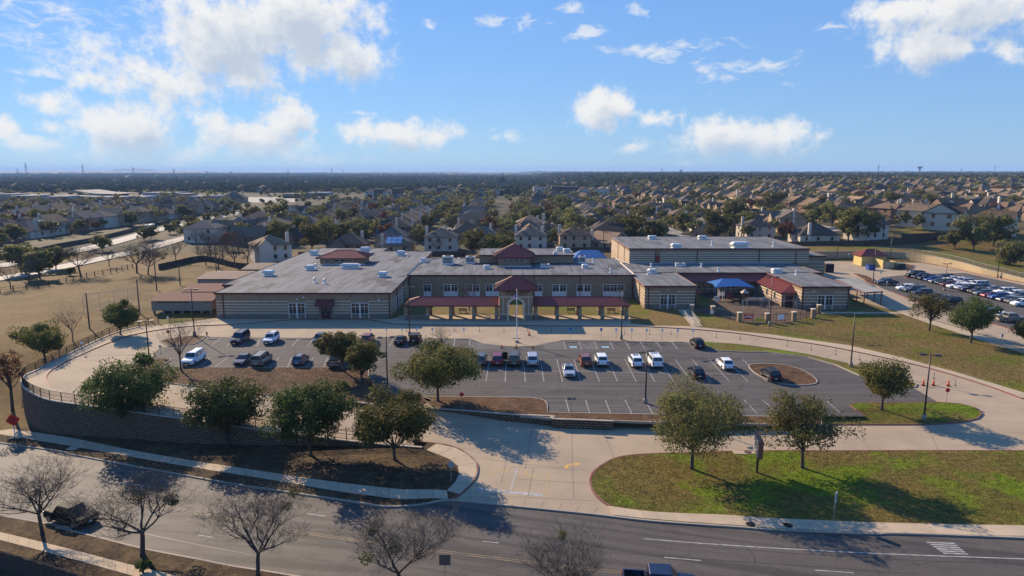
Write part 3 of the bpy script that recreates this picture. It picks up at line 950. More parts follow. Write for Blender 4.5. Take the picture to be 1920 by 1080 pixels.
up = catmull(PL([(1140, 951), (1226, 962), (1363, 968), (1440, 973.5), (1668, 983), (1920, 988), (2020, 990)], zB), 4)
lo = catmull(PL([(1150, 968), (1226, 976), (1390, 988), (1440, 992), (1628, 1000), (1920, 1008), (2020, 1010)], zB), 4)
for q, dy in ((up, 1.95), (lo, .25)):
    e = min(far_kerb, key=lambda k: abs(k.x - 78)); q.append(Vector((e.x, e.y + dy, 0)))
slab_path('pavement', up, lo, zB, 0.155, 1.5, 'slab pavement below the front lawn', MAT['slab'])
up = catmull(PL([(-40, 992), (0, 1000), (107, 1026), (215, 1054), (300, 1075), (360, 1090)], zB), 4)
lo = catmull(PL([(-40, 1006), (0, 1015), (107, 1043), (215, 1073), (300, 1097), (360, 1113)], zB), 4)
slab_path('pavement', up, lo, zB, 0.155, 1.5, 'slab pavement on the near side of the street', MAT['slab'])
# loop pavement inside the iron fence
def offset_line(line, d):
    return [Vector((p.x + n.x * d, p.y + n.y * d, p.z)) for p, n in zip(line, normals2d(line))]
loopw = clean([(p.x, p.y) for p in wall_line[1:]] + [(p.x, p.y) for p in reversed(loop_kerb[:8 * 5 + 1])] + [(p.x, p.y) for p in inner_front if p.x < wall_line[1].x])
struct(sheet('loop_pavement', loopw, zA, 0.135, MAT['walk'], 3.0), 'pavement between iron fence and drive')

# ---- school grounds: one lawn sheet, walks laid on it
sg = [(p.x, p.y) for p in loop_kerb[6 * 5:]] + [(p.x, p.y) for p in loop_kerb_full[-2:]] + [(150, 60), (150, 245), (-74, 245), (-74, P(290, 610).y + 3)]
struct(sheet('school_lawn', clean(sg), z0, 0.13, MAT['lawn'], None), 'dry lawn round the school')
walk1 = [(270, 613.5), (405, 597), (412, 597.5), (735, 598), (757, 590), (1182, 592), (1182, 606), (1225, 610.5), (1297, 611.5), (1360, 619), (1440, 626.5), (1590, 647), (1690, 670), (1790, 697), (1920, 736), (1990, 757)]
kl = [(p.x, p.y) for p in loop_kerb[6 * 5:]]
w1 = [(p.x, p.y) for p in PL(walk1, 0.13)]
struct(sheet('school_walk', clean(w1 + [(kl[-1][0] + 3, kl[-1][1] - 1)] + list(reversed(kl))), z0, 0.138, MAT['walk'], None), 'concrete walk along the school front')
struct(sheet('ramp_walk', [(p.x, p.y) for p in PL([(1270, 580), (1290, 580), (1317, 612), (1297, 612)], 0.13)], z0, 0.146, MAT['walk'], None), 'concrete ramp up to the side door')
struct(sheet('side_walk', [(p.x, p.y) for p in PL([(1530, 584), (1700, 586), (1760, 604), (1860, 633), (1990, 670), (1990, 683), (1860, 645), (1740, 606), (1690, 588), (1530, 588)], 0.13)], z0, 0.146, MAT['walk'], None), 'pavement beside the right car park')
struct(sheet('playground_floor', [(p.x, p.y) for p in PL([(1290, 580), (1345, 572), (1300, 545), (1440, 545), (1480, 570), (1530, 578), (1535, 590), (1478, 606), (1430, 607), (1375, 602), (1335, 592)], 0.13)], z0, 0.150, MAT['playground'], None), 'brown wood chip floor of the playground')
# ---- right car park
rc = PL([(1690, 586), (1600, 562), (1560, 530), (1520, 500), (1517, 486), (1542, 485.5), (1670, 486.5), (1718, 491.5), (1778, 501), (1837, 515), (1920, 531), (2010, 550), (2010, 680), (1860, 632), (1760, 603), (1700, 586)], 0.13)
rdrive = struct(sheet('side_drive', clean([(p.x, p.y) for p in rc]), z0, 0.154, MAT['concrete'], None), 'concrete drive round the right car park')
ra = PL([(1640, 530), (1655, 520), (1712, 514), (1810, 512), (1920, 535), (2010, 556), (2010, 650), (1916, 622), (1867, 608), (1718, 564), (1669, 547), (1648, 538)], 0.13)
rlot = struct(sheet('side_parking_lot', clean([(p.x, p.y) for p in ra]), z0, 0.162, MAT['asphalt'], None), 'crowded asphalt car park on the right')
for a in ([(1669, 547), (1718, 565), (1790, 587)], [(1850, 604), (1916, 624), (1990, 646)], [(1667, 487), (1718, 491.5), (1778, 501), (1837, 515), (1920, 531), (2000, 548)], [(1621, 522), (1622, 527), (1634, 533), (1645, 535)]):
    sweep('kerb', PL(a, 0.13, 3), lambda x, y: 0.1, lambda x, y: 0.30, 0.3, MAT['redkerb'], rlot)
for px in ([(1600, 513.5), (1624, 518.5), (1645, 528), (1640, 534), (1628, 532), (1620, 525)], [(1600, 493), (1622, 492), (1628, 499), (1616, 500)], [(1665, 502), (1690, 495), (1714, 499), (1712, 505), (1690, 508), (1670, 507)], [(1694, 519), (1712, 518), (1716, 523), (1700, 523)]):
    island('mulch_island', px, z0, MAT['mulch'], MAT['redkerb'], None, 'small planted island in the right car park' if px[0][0] != 1600 else 'mulch island at the left end of the right car park', h=0.27)

# ---- boulevard on the left
def road(name, px, w, label, zf=zN):
    line = catmull([P(a, b, 0.0) for a, b in px], 4)
    nn = normals2d(line)
    poly = [(p.x + n.x * w / 2, p.y + n.y * w / 2) for p, n in zip(line, nn)] + [(p.x - n.x * w / 2, p.y - n.y * w / 2) for p, n in reversed(list(zip(line, nn)))]
    o = struct(sheet(name, poly, zG, 0.10, MAT['road_pale'], None), label)
    for sgn in (-1, 1):
        sweep('kerb', [Vector((p.x + n.x * w / 2 * sgn, p.y + n.y * w / 2 * sgn, 0)) for p, n in zip(line, nn)], lambda x, y: zG(x, y) - .1, lambda x, y: zG(x, y) + 0.25, 0.3, MAT['kerb'], o)
    return o, line
MAT['road_pale'] = asphalt_mat('pale_road', (0.26, 0.235, 0.205), (0.23, 0.21, 0.185), (0.19, 0.172, 0.155), 0.8, 0.0, 0.2, (1.0, 0.03))
road('boulevard', [(-120, 516), (0, 499), (107, 478), (175, 464), (225, 451), (300, 430), (375, 414), (450, 399), (490, 391)], 9.5, 'far carriageway of the boulevard on the left')
road('boulevard', [(-120, 541), (0, 523), (100, 504), (175, 488), (225, 478), (275, 466), (325, 452), (362, 442), (425, 422), (457, 412), (490, 402), (520, 392)], 9.0, 'near carriageway of the boulevard on the left')
for (a, b, n_) in ((24, 300, 'street behind the school'), ):
    pass

# ================================================================== SCHOOL
B0 = 0.13
school = thing('school_building', (0, 168, B0), 'long tan brick school with grey flat roofs and maroon trim', 'school')

def seams(planes, parent, spacing, mat, h=0.07, w=0.10):
    """raised standing seams on sloping roof planes (lists of 3-D points, first edge = eave)"""
    mb = MB()
    for pts in planes:
        pts = [Vector(p) for p in pts]
        e = (pts[1] - pts[0]).normalized()
        nrm = e.cross(pts[2] - pts[0]).normalized()
        if nrm.z < 0:
            nrm = -nrm
        s_ = nrm.cross(e)
        o = pts[0]
        q = [((p - o).dot(e), (p - o).dot(s_)) for p in pts]
        a0, a1 = min(a for a, b in q), max(a for a, b in q)
        k = a0 + spacing / 2
        while k < a1:
            bs = []
            for (p, r) in zip(q, q[1:] + q[:1]):
                if (p[0] - k) * (r[0] - k) < 0:
                    t_ = (k - p[0]) / (r[0] - p[0])
                    bs.append(p[1] + t_ * (r[1] - p[1]))
            if len(bs) == 2 and abs(bs[0] - bs[1]) > 0.3:
                A, Bp = o + e * k + s_ * bs[0], o + e * k + s_ * bs[1]
                b = len(mb.v)
                for P_ in (A, Bp):
                    for de, dn in ((-w / 2, 0.002), (w / 2, 0.002), (w / 2, h), (-w / 2, h)):
                        mb.v.append(tuple(P_ + e * de + nrm * dn))
                for f in ((0, 1, 5, 4), (1, 2, 6, 5), (2, 3, 7, 6), (3, 0, 4, 7)):
                    mb.face([b + i for i in f])
            k += spacing
    return stuff(mb.build('seam', mat, parent))

def hip_planes(x0, x1, y0, y1, z, rise, gable=''):
    w, d = x1 - x0, y1 - y0
    if w >= d:
        h = d / 2
        ra = (x0 + (0 if 'l' in gable else h), (y0 + y1) / 2, z + rise)
        rb = (x1 - (0 if 'r' in gable else h), (y0 + y1) / 2, z + rise)
        pl = [[(x0, y0, z), (x1, y0, z), rb, ra], [(x1, y1, z), (x0, y1, z), ra, rb]]
        if 'l' not in gable: pl.append([(x0, y1, z), (x0, y0, z), ra])
        if 'r' not in gable: pl.append([(x1, y0, z), (x1, y1, z), rb])
    else:
        h = w / 2
        ra = ((x0 + x1) / 2, y0 + (0 if 'f' in gable else h), z + rise)
        rb = ((x0 + x1) / 2, y1 - (0 if 'b' in gable else h), z + rise)
        pl = [[(x0, y1, z), (x0, y0, z), ra, rb], [(x1, y0, z), (x1, y1, z), rb, ra]]
        if 'f' not in gable: pl.append([(x0, y0, z), (x1, y0, z), ra])
        if 'b' not in gable: pl.append([(x1, y1, z), (x0, y1, z), rb])
    return pl

def metal_roof(planes, parent, name='roof', spacing=0.6, fascia=None):
    mb = MB()
    for p in planes:
        mb.poly(p)
    zmin = min(q[2] for p in planes for q in p)
    xs = [q[0] for p in planes for q in p]; ys = [q[1] for p in planes for q in p]
    mb.box(min(xs), max(xs), min(ys), max(ys), zmin - 0.22, zmin - 0.002, 1)
    r = mb.build(name, [MAT['red_metal'], MAT['red_dark']], parent)
    seams(planes, r, spacing, MAT['red_dark'])
    # ridge and hip caps
    cm = MB(); seen = set()
    for p in planes:
        for a, b in zip(p, p[1:] + p[:1]):
            if max(a[2], b[2]) > zmin + 0.3:
                key = tuple(sorted((tuple(round(x, 2) for x in a), tuple(round(x, 2) for x in b))))
                if key not in seen:
                    seen.add(key)
                    A, B_ = Vector(a) + Vector((0, 0, .03)), Vector(b) + Vector((0, 0, .03))
                    if (A - B_).length > 0.05:
                        cm.tube([A, B_], 0.09, 4)
    cm.build('ridge_cap', MAT['red_metal'], r)
    return r

def flat_roof(poly, z, parent, mat, over=0.25, th=0.28):
    # polygon offset outward for the eave
    n = len(poly)
    area = sum(poly[i][0] * poly[(i + 1) % n][1] - poly[(i + 1) % n][0] * poly[i][1] for i in range(n))
    sg = 1 if area > 0 else -1
    out = []
    for i in range(n):
        a, b, c = Vector(poly[i - 1]), Vector(poly[i]), Vector(poly[(i + 1) % n])
        t1, t2 = (b - a).normalized(), (c - b).normalized()
        n1, n2 = Vector((t1.y, -t1.x)) * sg, Vector((t2.y, -t2.x)) * sg
        out.append(b + (n1 + n2) * over / max(0.3, (1 + n1.dot(n2))))
    mb = MB(); mb.prism(out if sg > 0 else list(reversed(out)), z, z + th, 1, 0)
    r = mb.build('roof', [mat, MAT['red_dark']], parent)
    # pale drip edge on the roof rim
    lm = MB()
    for a, b in zip(out, out[1:] + out[:1]):
        a3, b3 = Vector((a.x, a.y, z + th + .03)), Vector((b.x, b.y, z + th + .03))
        lm.tube([a3, b3], 0.07, 4)
    lm.build('gravel_stop', MAT['red_dark'], r)
    return r

def wing(name, poly, z1, mat=None, roofm=None, zb=0.0):
    mb = MB()
    n = len(poly)
    area = sum(poly[i][0] * poly[(i + 1) % n][1] - poly[(i + 1) % n][0] * poly[i][1] for i in range(n))
    pl = poly if area > 0 else list(reversed(poly))
    mb.prism(pl, zb, z1)
    w_ = mb.build(name, mat or MAT['brick'], school)
    flat_roof(poly, z1 + 0.003, w_, roofm or MAT['roof_grey'])
    return w_

def bands(parent, a, b, zs, h=0.17, out=0.04, gaps=()):
    """limestone courses along the wall from a to b (2-D points); outward is to the right of a->b. gaps = (s0, s1) to skip"""
    a, b = Vector(a), Vector(b)
    L = (b - a).length
    t = (b - a) / L
    nrm = Vector((t.y, -t.x))
    segs = [(0.02, L - 0.02)]
    for g0, g1 in gaps:
        new = []
        for s0, s1 in segs:
            if g1 <= s0 or g0 >= s1: new.append((s0, s1)); continue
            if g0 > s0: new.append((s0, g0))
            if g1 < s1: new.append((g1, s1))
        segs = new
    for z in zs:
        for s0, s1 in segs:
            mb = MB()
            p, q = a + t * s0, a + t * s1
            r = [p - nrm * .05, q - nrm * .05, q + nrm * out, p + nrm * out]
            r = [(v.x, v.y) for v in r]
            mb.prism(list(reversed(r)) if (Vector(r[1]) - Vector(r[0])).cross(Vector(r[2]) - Vector(r[1])) < 0 else r, z - h / 2, z + h / 2)
            mb.build('stone_band', MAT['stone'], parent)

def wall_panel(parent, a, b, z0_, z1_, mat, name='brick_base', out=0.02, gaps=()):
    a, b = Vector(a), Vector(b); L = (b - a).length; t = (b - a) / L; nrm = Vector((t.y, -t.x))
    segs = [(0, L)]
    for g0, g1 in gaps:
        segs = [x for s0, s1 in segs for x in ([(s0, s1)] if g1 <= s0 or g0 >= s1 else [(s0, g0), (g1, s1)])]
    for s0, s1 in segs:
        mb = MB()
        p, q = a + t * s0, a + t * s1
        r = [p - nrm * .05, p + nrm * out, q + nrm * out, q - nrm * .05]
        mb.prism([(v.x, v.y) for v in r], z0_, z1_)
        mb.build(name, mat, parent)

def bay(parent, a, b, s0, s1, z0_, z1_, n=2, lower=0.32, lowmat=None, bars=True):
    """window bay on the wall a->b between distances s0, s1: frame, n sashes of glass over a solid panel"""
    a, b = Vector(a), Vector(b); t = (b - a).normalized(); nrm = Vector((t.y, -t.x))
    def bx(mb, u0, u1, zz0, zz1, d0, d1, mi=0):
        p, q = a + t * u0, a + t * u1
        mb.prism([(v.x, v.y) for v in (p + nrm * d0, p + nrm * d1, q + nrm * d1, q + nrm * d0)], zz0, zz1, mi)
    w = MB()
    fw = 0.14
    W = s1 - s0
    gap = 0.32 if n == 2 and W > 2.5 else 0.14
    bx(w, s0, s1, z1_ - fw, z1_, -.05, .07)
    cell = (W - fw * 2 - gap * (n - 1)) / n
    zs = z0_ + (z1_ - z0_) * lower
    edges = [s0 + fw + i * (cell + gap) for i in range(n)]
    bx(w, s0, s0 + fw, z0_, z1_ - fw, -.05, .07); bx(w, s1 - fw, s1, z0_, z1_ - fw, -.05, .07)
    for e in edges[1:]:
        bx(w, e - gap, e, z0_, z1_ - fw, -.05, .068)
    for e in edges:
        bx(w, e, e + cell, zs - .08, zs, -.05, .06)
    win = w.build('window', MAT['white_frame'], parent)
    for e in edges:
        g = MB(); bx(g, e, e + cell, zs, z1_ - fw, -.04, .012); g.build('pane', MAT['glass'], win)
        g = MB(); bx(g, e, e + cell, z0_, zs - .08, -.04, .03); g.build('lower_panel', lowmat or MAT['brick_dark'], win)
        if bars:
            g = MB()
            bx(g, e + cell / 2 - .035, e + cell / 2 + .035, zs, z1_ - fw, .0, .045)
            hz = zs + (z1_ - fw - zs) * .68
            bx(g, e, e + cell, hz - .035, hz + .035, .0, .043)
            g.build('glazing_bar', MAT['white_frame'], win)
    return win

def downspout(parent, x, y, z1_, z0_=0.0):
    mb = MB(); mb.box(x - .08, x + .08, y - .16, y - .0, z0_, z1_); mb.build('downspout', MAT['red_dark'], parent)

BZ = lambda l: [B0 + z for z in l]
# ---- left classroom wing
LWp = [(-63.4, 143.5), (-26, 143.5), (-26, 220), (-42, 220), (-42, 229), (-64, 229), (-64, 220), (-66, 220), (-66, 154), (-63.4, 154)]
LW = wing('classroom_wing', LWp, 5.4)
bands(LW, (-63.4, 143.5), (-26, 143.5), BZ([1.16, 1.86, 2.45, 3.06, 3.72]), gaps=((15.5, 19.1), (22.0, 25.1), (28.9, 32.7)))
bands(LW, (-26, 143.5), (-26, 168), BZ([1.16, 1.86, 2.45, 3.06, 3.72]), gaps=((7, 10.4), (15, 18.4)))
wall_panel(LW, (-63.4, 143.5), (-26, 143.5), 0.02, B0 + 1.07, MAT['brick_dark'], gaps=((15.5, 19.1), (22.0, 25.1), (28.9, 32.7)))
bay(LW, (-63.4, 143.5), (-26, 143.5), 15.5, 19.1, B0, 3.55)
bay(LW, (-63.4, 143.5), (-26, 143.5), 28.9, 32.7, B0, 3.55)
bay(LW, (-26, 143.5), (-26, 168), 7, 10.4, B0, 3.55)
bay(LW, (-26, 143.5), (-26, 168), 15, 18.4, B0, 3.55)
for x in (-61.8, -26.25): downspout(LW, x, 143.5 - .045, 5.4)
for y in (151.5, 161.0):
    mb = MB(); mb.box(-25.95, -25.8, y, y + .16, 0, 5.4); mb.build('downspout', MAT['red_dark'], LW)
# door with shed awning
dx0, dx1 = -41.35, -38.35
mb = MB(); mb.box(dx0, dx1, 143.38, 143.6, 0.05, 3.0); dr = mb.build('door_surround', MAT['brick_dark'], LW)
for k in (0, 1):
    mb = MB(); mb.box(dx0 + .5 + k * 1.02, dx0 + 1.48 + k * 1.02, 143.30, 143.36, 0.06, 2.5); d_ = mb.build('door', MAT['dark_door'], LW)
    mb = MB(); mb.box(dx0 + .64 + k * 1.02, dx0 + 1.34 + k * 1.02, 143.27, 143.295, 1.2, 2.3); mb.build('pane', MAT['glass'], d_)
    mb = MB(); mb.box(dx0 + (1.36 if k == 0 else 1.6), dx0 + (1.42 if k == 0 else 1.66), 143.22, 143.29, 1.0, 1.35); mb.build('handle', MAT['galv'], d_)
aw = [[(dx0 - .5, 141.9, 3.25), (dx1 + .3, 141.9, 3.25), (dx1 + .3, 143.45, 4.35), (dx0 - .5, 143.45, 4.35)]]
mb = MB()
mb.poly(aw[0]); mb.poly([(dx0 - .5, 141.9, 3.25), (dx0 - .5, 143.45, 4.35), (dx0 - .5, 143.45, 3.05), (dx0 - .5, 141.9, 3.05)]); mb.poly([(dx1 + .3, 141.9, 3.25), (dx1 + .3, 141.9, 3.05), (dx1 + .3, 143.45, 3.05), (dx1 + .3, 143.45, 4.35)]); mb.poly([(dx0 - .5, 141.9, 3.25), (dx0 - .5, 141.9, 3.05), (dx1 + .3, 141.9, 3.05), (dx1 + .3, 141.9, 3.25)])
awn = mb.build('awning', MAT['red_dark'], LW); seams(aw, awn, 0.4, MAT['red_metal'])
for x, z in ((-44.6, 4.75), (-28.5, 4.2), (-46, 4.3)):
    mb = MB(); mb.box(x - .16, x + .16, 143.2, 143.49, z - .14, z + .14); mb.build('wall_lamp', MAT['white_metal'], LW)
# ---- cupola on the left wing
mb = MB(); mb.box(-53.6, -41.4, 189, 196.5, 5.68, 7.5); cup = mb.build('roof_lantern', MAT['brick'], school)
metal_roof(hip_planes(-54.6, -40.4, 188, 197.5, 7.5, 1.75), cup)
for x0, x1 in ((-52.2, -50.2), (-49.8, -44.6)):
    mb = MB(); mb.box(x0, x1, 188.93, 189.02, 6.35, 7.0); w_ = mb.build('window', MAT['white_frame'], cup)
    n_ = 1 if x1 - x0 < 3 else 3
    for k in range(n_):
        c_ = (x1 - x0) / n_
        mb = MB(); mb.box(x0 + c_ * k + .08, x0 + c_ * (k + 1) - .08, 188.90, 188.928, 6.43, 6.92); mb.build('pane', MAT['glass'], w_)
mb = MB(); mb.box(-54, -41, 188.4, 188.95, 5.68, 5.82); mb.build('curb', MAT['white_metal'], cup)

# ---- middle block
MW = wing('main_block', [(-25.9, 168), (30.4, 168), (30.4, 201), (-25.9, 201)], 5.55)
Ym = 168
for px_, n_ in ((801, 1), (845, 2), (886, 2), (924, 2), (1010, 1), (1049, 2), (1095, 2), (1151, 3)):
    c = (px_ - 960) / 1280 * 170.0
    hw = 0.85 * n_ + .1
    s0 = c - hw + 25.9
    bay(MW, (-25.9, Ym), (30.4, Ym), s0, s0 + 2 * hw, B0 + .3, 3.5, n=n_, lower=0.42, lowmat=MAT['white_frame'])
for x in (-25.6, -9.3, -1.5, 5.5, 17.0, 30.1): downspout(MW, x, 168, 5.5)
UB = wing('upper_block', [(-9.1, 189.4), (17.2, 189.4), (17.2, 206), (-9.1, 206)], 7.95, zb=5.84)
mb = MB(); mb.box(-9.2, 17.3, 189.2, 189.36, 5.84, 6.0); mb.build('curb', MAT['red_dark'], UB)
mb = MB(); mb.box(-4.0, 5.2, 183, 189.38, 5.84, 8.5); TW = mb.build('roof_tower', MAT['brick'], school)
metal_roof(hip_planes(-5.0, 6.2, 182, 193.2, 8.5, 3.1), TW)
mb = MB(); mb.box(-2.6, 3.6, 182.93, 183.03, 7.15, 7.75); w_ = mb.build('window', MAT['white_frame'], TW)
for k in range(4):
    mb = MB(); mb.box(-2.5 + k * 1.52, -2.5 + k * 1.52 + 1.4, 182.9, 182.928, 7.23, 7.67); mb.build('pane', MAT['glass'], w_)
mb = MB(); mb.box(-4.1, 5.3, 182.8, 182.98, 5.84, 6.05); mb.build('curb', MAT['white_metal'], TW)
for x0 in (-4.0, 5.05):
    mb = MB(); mb.box(x0, x0 + .15, 182.88, 182.99, 5.9, 8.5); mb.build('downspout', MAT['red_dark'], TW)

# ---- right wings
RB = wing('rear_wing', [(30.6, 175), (80, 175), (80, 193.4), (30.6, 193.4)], 5.1, roofm=MAT['roof_pale'])
RA_ = wing('front_wing', [(30.45, 154), (42, 154), (42, 174.95), (30.45, 174.95)], 5.15, roofm=MAT['roof_pale'])
bz = BZ([1.16, 1.86, 2.55, 3.3])
bands(RA_, (30.45, 154), (42, 154), bz + [B0 + 3.95], gaps=((3.5, 7.1),))
bands(RA_, (30.45, 170), (30.45, 154), bz + [B0 + 3.95])
bay(RA_, (30.45, 154), (42, 154), 3.5, 7.1, B0, 3.5)
wall_panel(RA_, (30.45, 154), (42, 154), 0.02, B0 + 1.07, MAT['brick_dark'], gaps=((3.5, 7.1),))
downspout(RA_, 31.3, 153.95, 5.15)
mb = MB(); mb.box(30.28, 30.41, 160, 160.16, 0, 5.1); mb.build('downspout', MAT['red_dark'], RA_)
mb = MB(); mb.box(35.6, 35.9, 153.6, 153.95, 4.4, 4.6); mb.build('wall_lamp', MAT['white_metal'], RA_)
RBw = wing('front_wing', [(66, 153), (76.9, 153), (76.9, 174.95), (66, 174.95)], 5.15, roofm=MAT['roof_pale'])
bands(RBw, (66, 153), (76.9, 153), bz + [B0 + 4.0], gaps=((3.6, 7.2),))
bands(RBw, (66, 170), (66, 153), bz + [B0 + 4.0])
bay(RBw, (66, 153), (76.9, 153), 3.6, 7.2, B0, 3.5)
wall_panel(RBw, (66, 153), (76.9, 153), 0.02, B0 + 1.07, MAT['brick_dark'], gaps=((3.6, 7.2),))
downspout(RBw, 66.25, 152.95, 5.15); downspout(RBw, 76.6, 152.95, 5.15)
mb = MB(); mb.box(68.4, 68.7, 152.6, 152.95, 4.4, 4.6); mb.build('wall_lamp', MAT['white_metal'], RBw)
# courtyard lean-to roofs in red metal
lean = [[(44.2, 172.0, 3.55), (62.3, 172.0, 3.55), (65.9, 174.93, 4.95), (42.0, 174.93, 4.95)]]
def lean_roof(planes, parent, name='lean_to_roof', sp=0.6):
    mb = MB()
    for p in planes:
        mb.poly(p)
        mb.poly([(q[0], q[1], q[2] - .16) for q in reversed(p)])
        for a, b in zip(p, p[1:] + p[:1]):
            mb.poly([a, (a[0], a[1], a[2] - .16), (b[0], b[1], b[2] - .16), b], 1)
    r = mb.build(name, [MAT['red_metal'], MAT['red_dark']], parent)
    seams(planes, r, sp, MAT['red_dark'])
    return r
lean_roof(lean, RB)
lean_roof([[(44.2, 155.2, 3.55), (44.2, 172.0, 3.55), (42.05, 174.9, 4.95), (42.05, 157.3, 4.95)], [(42.05, 155.2, 3.55), (44.2, 155.2, 3.55), (42.05, 157.3, 4.95)]], RA_)
mb = MB(); mb.box(42.02, 43.6, 157.5, 174.9, 0.1, 3.38); ext = mb.build('porch_wall', MAT['brick'], RA_)
bands(RA_, (43.6, 157.5), (43.6, 174), bz[:4])
mb = MB(); mb.box(42.3, 43.3, 157.44, 157.52, 0.1, 2.4); mb.build('door', MAT['dark_door'], RA_)
# side extension of the right-hand wing
mb = MB(); mb.box(63.0, 65.98, 156.4, 174.9, 0.1, 3.5); ext = mb.build('porch_wall', MAT['brick'], RBw)
lean_roof([[(62.3, 171.5, 3.55), (62.3, 155.6, 3.55), (65.95, 159.0, 4.97), (65.95, 174.9, 4.97)], [(62.3, 155.6, 3.55), (65.95, 155.6, 3.55), (65.95, 159.0, 4.97)]], RBw)
bands(RBw, (63.0, 172), (63.0, 156.4), bz[:4]); bands(RBw, (63.0, 156.4), (65.9, 156.4), bz[:4], gaps=((.7, 2.4),))
mb = MB(); mb.box(63.7, 65.4, 156.32, 156.42, 0.1, 2.8); mb.build('door', MAT['dark_door'], RBw)
for y in (160.5, 165.5):
    mb = MB(); mb.box(62.90, 62.99, y, y + .9, 1.1, 2.9); w_ = mb.build('window', MAT['white_frame'], RBw)
    mb = MB(); mb.box(62.87, 62.898, y + .08, y + .82, 1.2, 2.8); mb.build('pane', MAT['glass'], w_)
mb = MB(); mb.box(62.8, 62.98, 156.2, 156.38, 0.1, 3.4); mb.build('downspout', MAT['red_dark'], RBw)
bands(RB, (43.6, 175), (63.0, 175), bz[:4])
for s in (3, 7.5, 12):
    bay(RB, (43.6, 175), (63.0, 175), s, s + 2.6, B0 + .2, 3.2)
# ---- gym
GY = wing('gym_block', [(33.5, 193.5), (84.7, 193.5), (84.7, 229), (33.5, 229)], 9.3, roofm=MAT['roof_pale'])
gz = [5.75, 6.4, 7.05, 7.7, 8.35]
bands(GY, (33.5, 193.5), (84.7, 193.5), gz, h=0.22, gaps=((7.2, 8.8),))
bands(GY, (33.5, 229), (33.5, 193.5), [1.4, 2.3, 3.2, 4.1, 4.95] + gz, h=0.22)
for x in (41.0, 52.8, 70.5, 81.0): downspout(GY, x, 193.44, 9.3, 5.4)
for y in (202, 214): 
    mb = MB(); mb.box(33.36, 33.49, y, y + .2, 0.2, 9.3); mb.build('downspout', MAT['red_dark'], GY)
mb = MB(); mb.box(40.8 + .2, 42.1, 193.38, 193.52, 5.4, 7.6); mb.build('door', M('red_door', (0.22, 0.02, 0.02), 0.5), GY)
AX = wing('gym_annex', [(84.75, 196), (90.5, 196), (90.5, 210), (84.75, 210)], 6.9, roofm=MAT['roof_pale'])
bands(AX, (84.75, 196), (90.5, 196), [3.4, 4.4, 5.4], h=.2)
mb = MB(); mb.box(86, 88.4, 195.93, 196.02, 0.13, 3.0); mb.build('roller_door', MAT['dark'], AX)
mb = MB(); mb.tube([(33.6, 193.0, 5.45), (80, 193.0, 5.45)], 0.12, 6); mb.build('roof_pipe', MAT['galv'], GY)
# expansion-joint covers between roof levels
for a, b, nm in (((-25.9, 169, 5.9), (-25.9, 187, 5.9), 'roof_joint'), ((-25.9, 187, 5.9), (-22.5, 201, 5.9), 'roof_joint'), ((30.5, 169, 5.9), (30.5, 191, 5.9), 'roof_joint'), ((33.4, 191.4, 5.5), (30.4, 199.5, 5.9), 'roof_joint')):
    mb = MB(); mb.tube([a, b], [.16, .16], 4); mb.build(nm, MAT['stone'], school)

# ---- entrance gate and walkway canopies
gate = thing('entrance_gate', (0.85, 144, B0), 'brick arched entrance gate with red pyramid roof and lettering', 'gate')
gx0, gx1, gy0, gy1, gtop = -2.7, 4.4, 141.4, 147.0, 6.65
cxg, rad, spring = 0.85, 1.55, 3.15
def arch_panel(y0, y1, mat, name):
    mb = MB()
    def arc(n=16):
        return [(cxg + rad * math.cos(math.pi * i / n), spring + rad * math.sin(math.pi * i / n)) for i in range(n + 1)]
    A = arc()
    outline = [(gx0, 0.05), (cxg - rad, 0.05)] + list(reversed(A)) + [(cxg + rad, 0.05), (gx1, 0.05), (gx1, gtop), (gx0, gtop)]
    bm = bmesh.new()
    vs = [bm.verts.new((x, y0, z)) for x, z in outline]
    f = bm.faces.new(vs)
    r = bmesh.ops.extrude_face_region(bm, geom=[f])
    for v in r['geom']:
        if isinstance(v, bmesh.types.BMVert): v.co.y = y1
    bmesh.ops.triangulate(bm, faces=[q for q in bm.faces if len(q.verts) > 4])
    bmesh.ops.recalc_face_normals(bm, faces=bm.faces[:])
    bmesh.ops.translate(bm, verts=bm.verts[:], vec=-WL(gate))
    me = D.meshes.new(name); bm.to_mesh(me); bm.free(); me.materials.append(mat)
    return link(name, me, gate)
fr = arch_panel(gy0, gy0 + .6, MAT['brick'], 'front_wall'); arch_panel(gy1 - .6, gy1, MAT['brick'], 'rear_wall')
for x0, x1 in ((gx0 + .002, gx0 + .6), (gx1 - .6, gx1 - .002)):
    mb = MB(); mb.box(x0, x1, gy0 + .6, gy1 - .6, 0.05, gtop - .002); mb.build('side_wall', MAT['brick'], gate)
mb = MB()
for n in range(16):
    a0, a1 = math.pi * n / 16, math.pi * (n + 1) / 16
    q = [(cxg + r * math.cos(a), spring + r * math.sin(a)) for r, a in ((rad, a0), (rad + .42, a0), (rad + .42, a1), (rad, a1))]
    b = len(mb.v)
    for y in (gy0 - .08, gy0 + .05):
        mb.v += [(x, y, z) for x, z in q]
    for f in ((0, 1, 2, 3), (1, 0, 4, 5), (2, 1, 5, 6), (3, 2, 6, 7), (0, 3, 7, 4)): mb.face([b + i for i in f])
mb.box(cxg - rad - .3, cxg - rad, gy0 - .08, gy0 + .05, 0.1, spring); mb.box(cxg + rad, cxg + rad + .3, gy0 - .08, gy0 + .05, 0.1, spring)
mb.build('arch_surround', MAT['stone'], gate)
mb = MB(); mb.box(gx0 - .05, gx1 + .05, gy0 - .06, gy0 + .05, 5.1, 5.27); mb.build('stone_band', MAT['stone'], gate)
for x in (gx0 + .75, gx1 - .9):
    mb = MB(); mb.box(x, x + .14, gy0 - .05, gy0 + .05, 1.55, 5.1); mb.build('stone_band', MAT['stone'], gate)
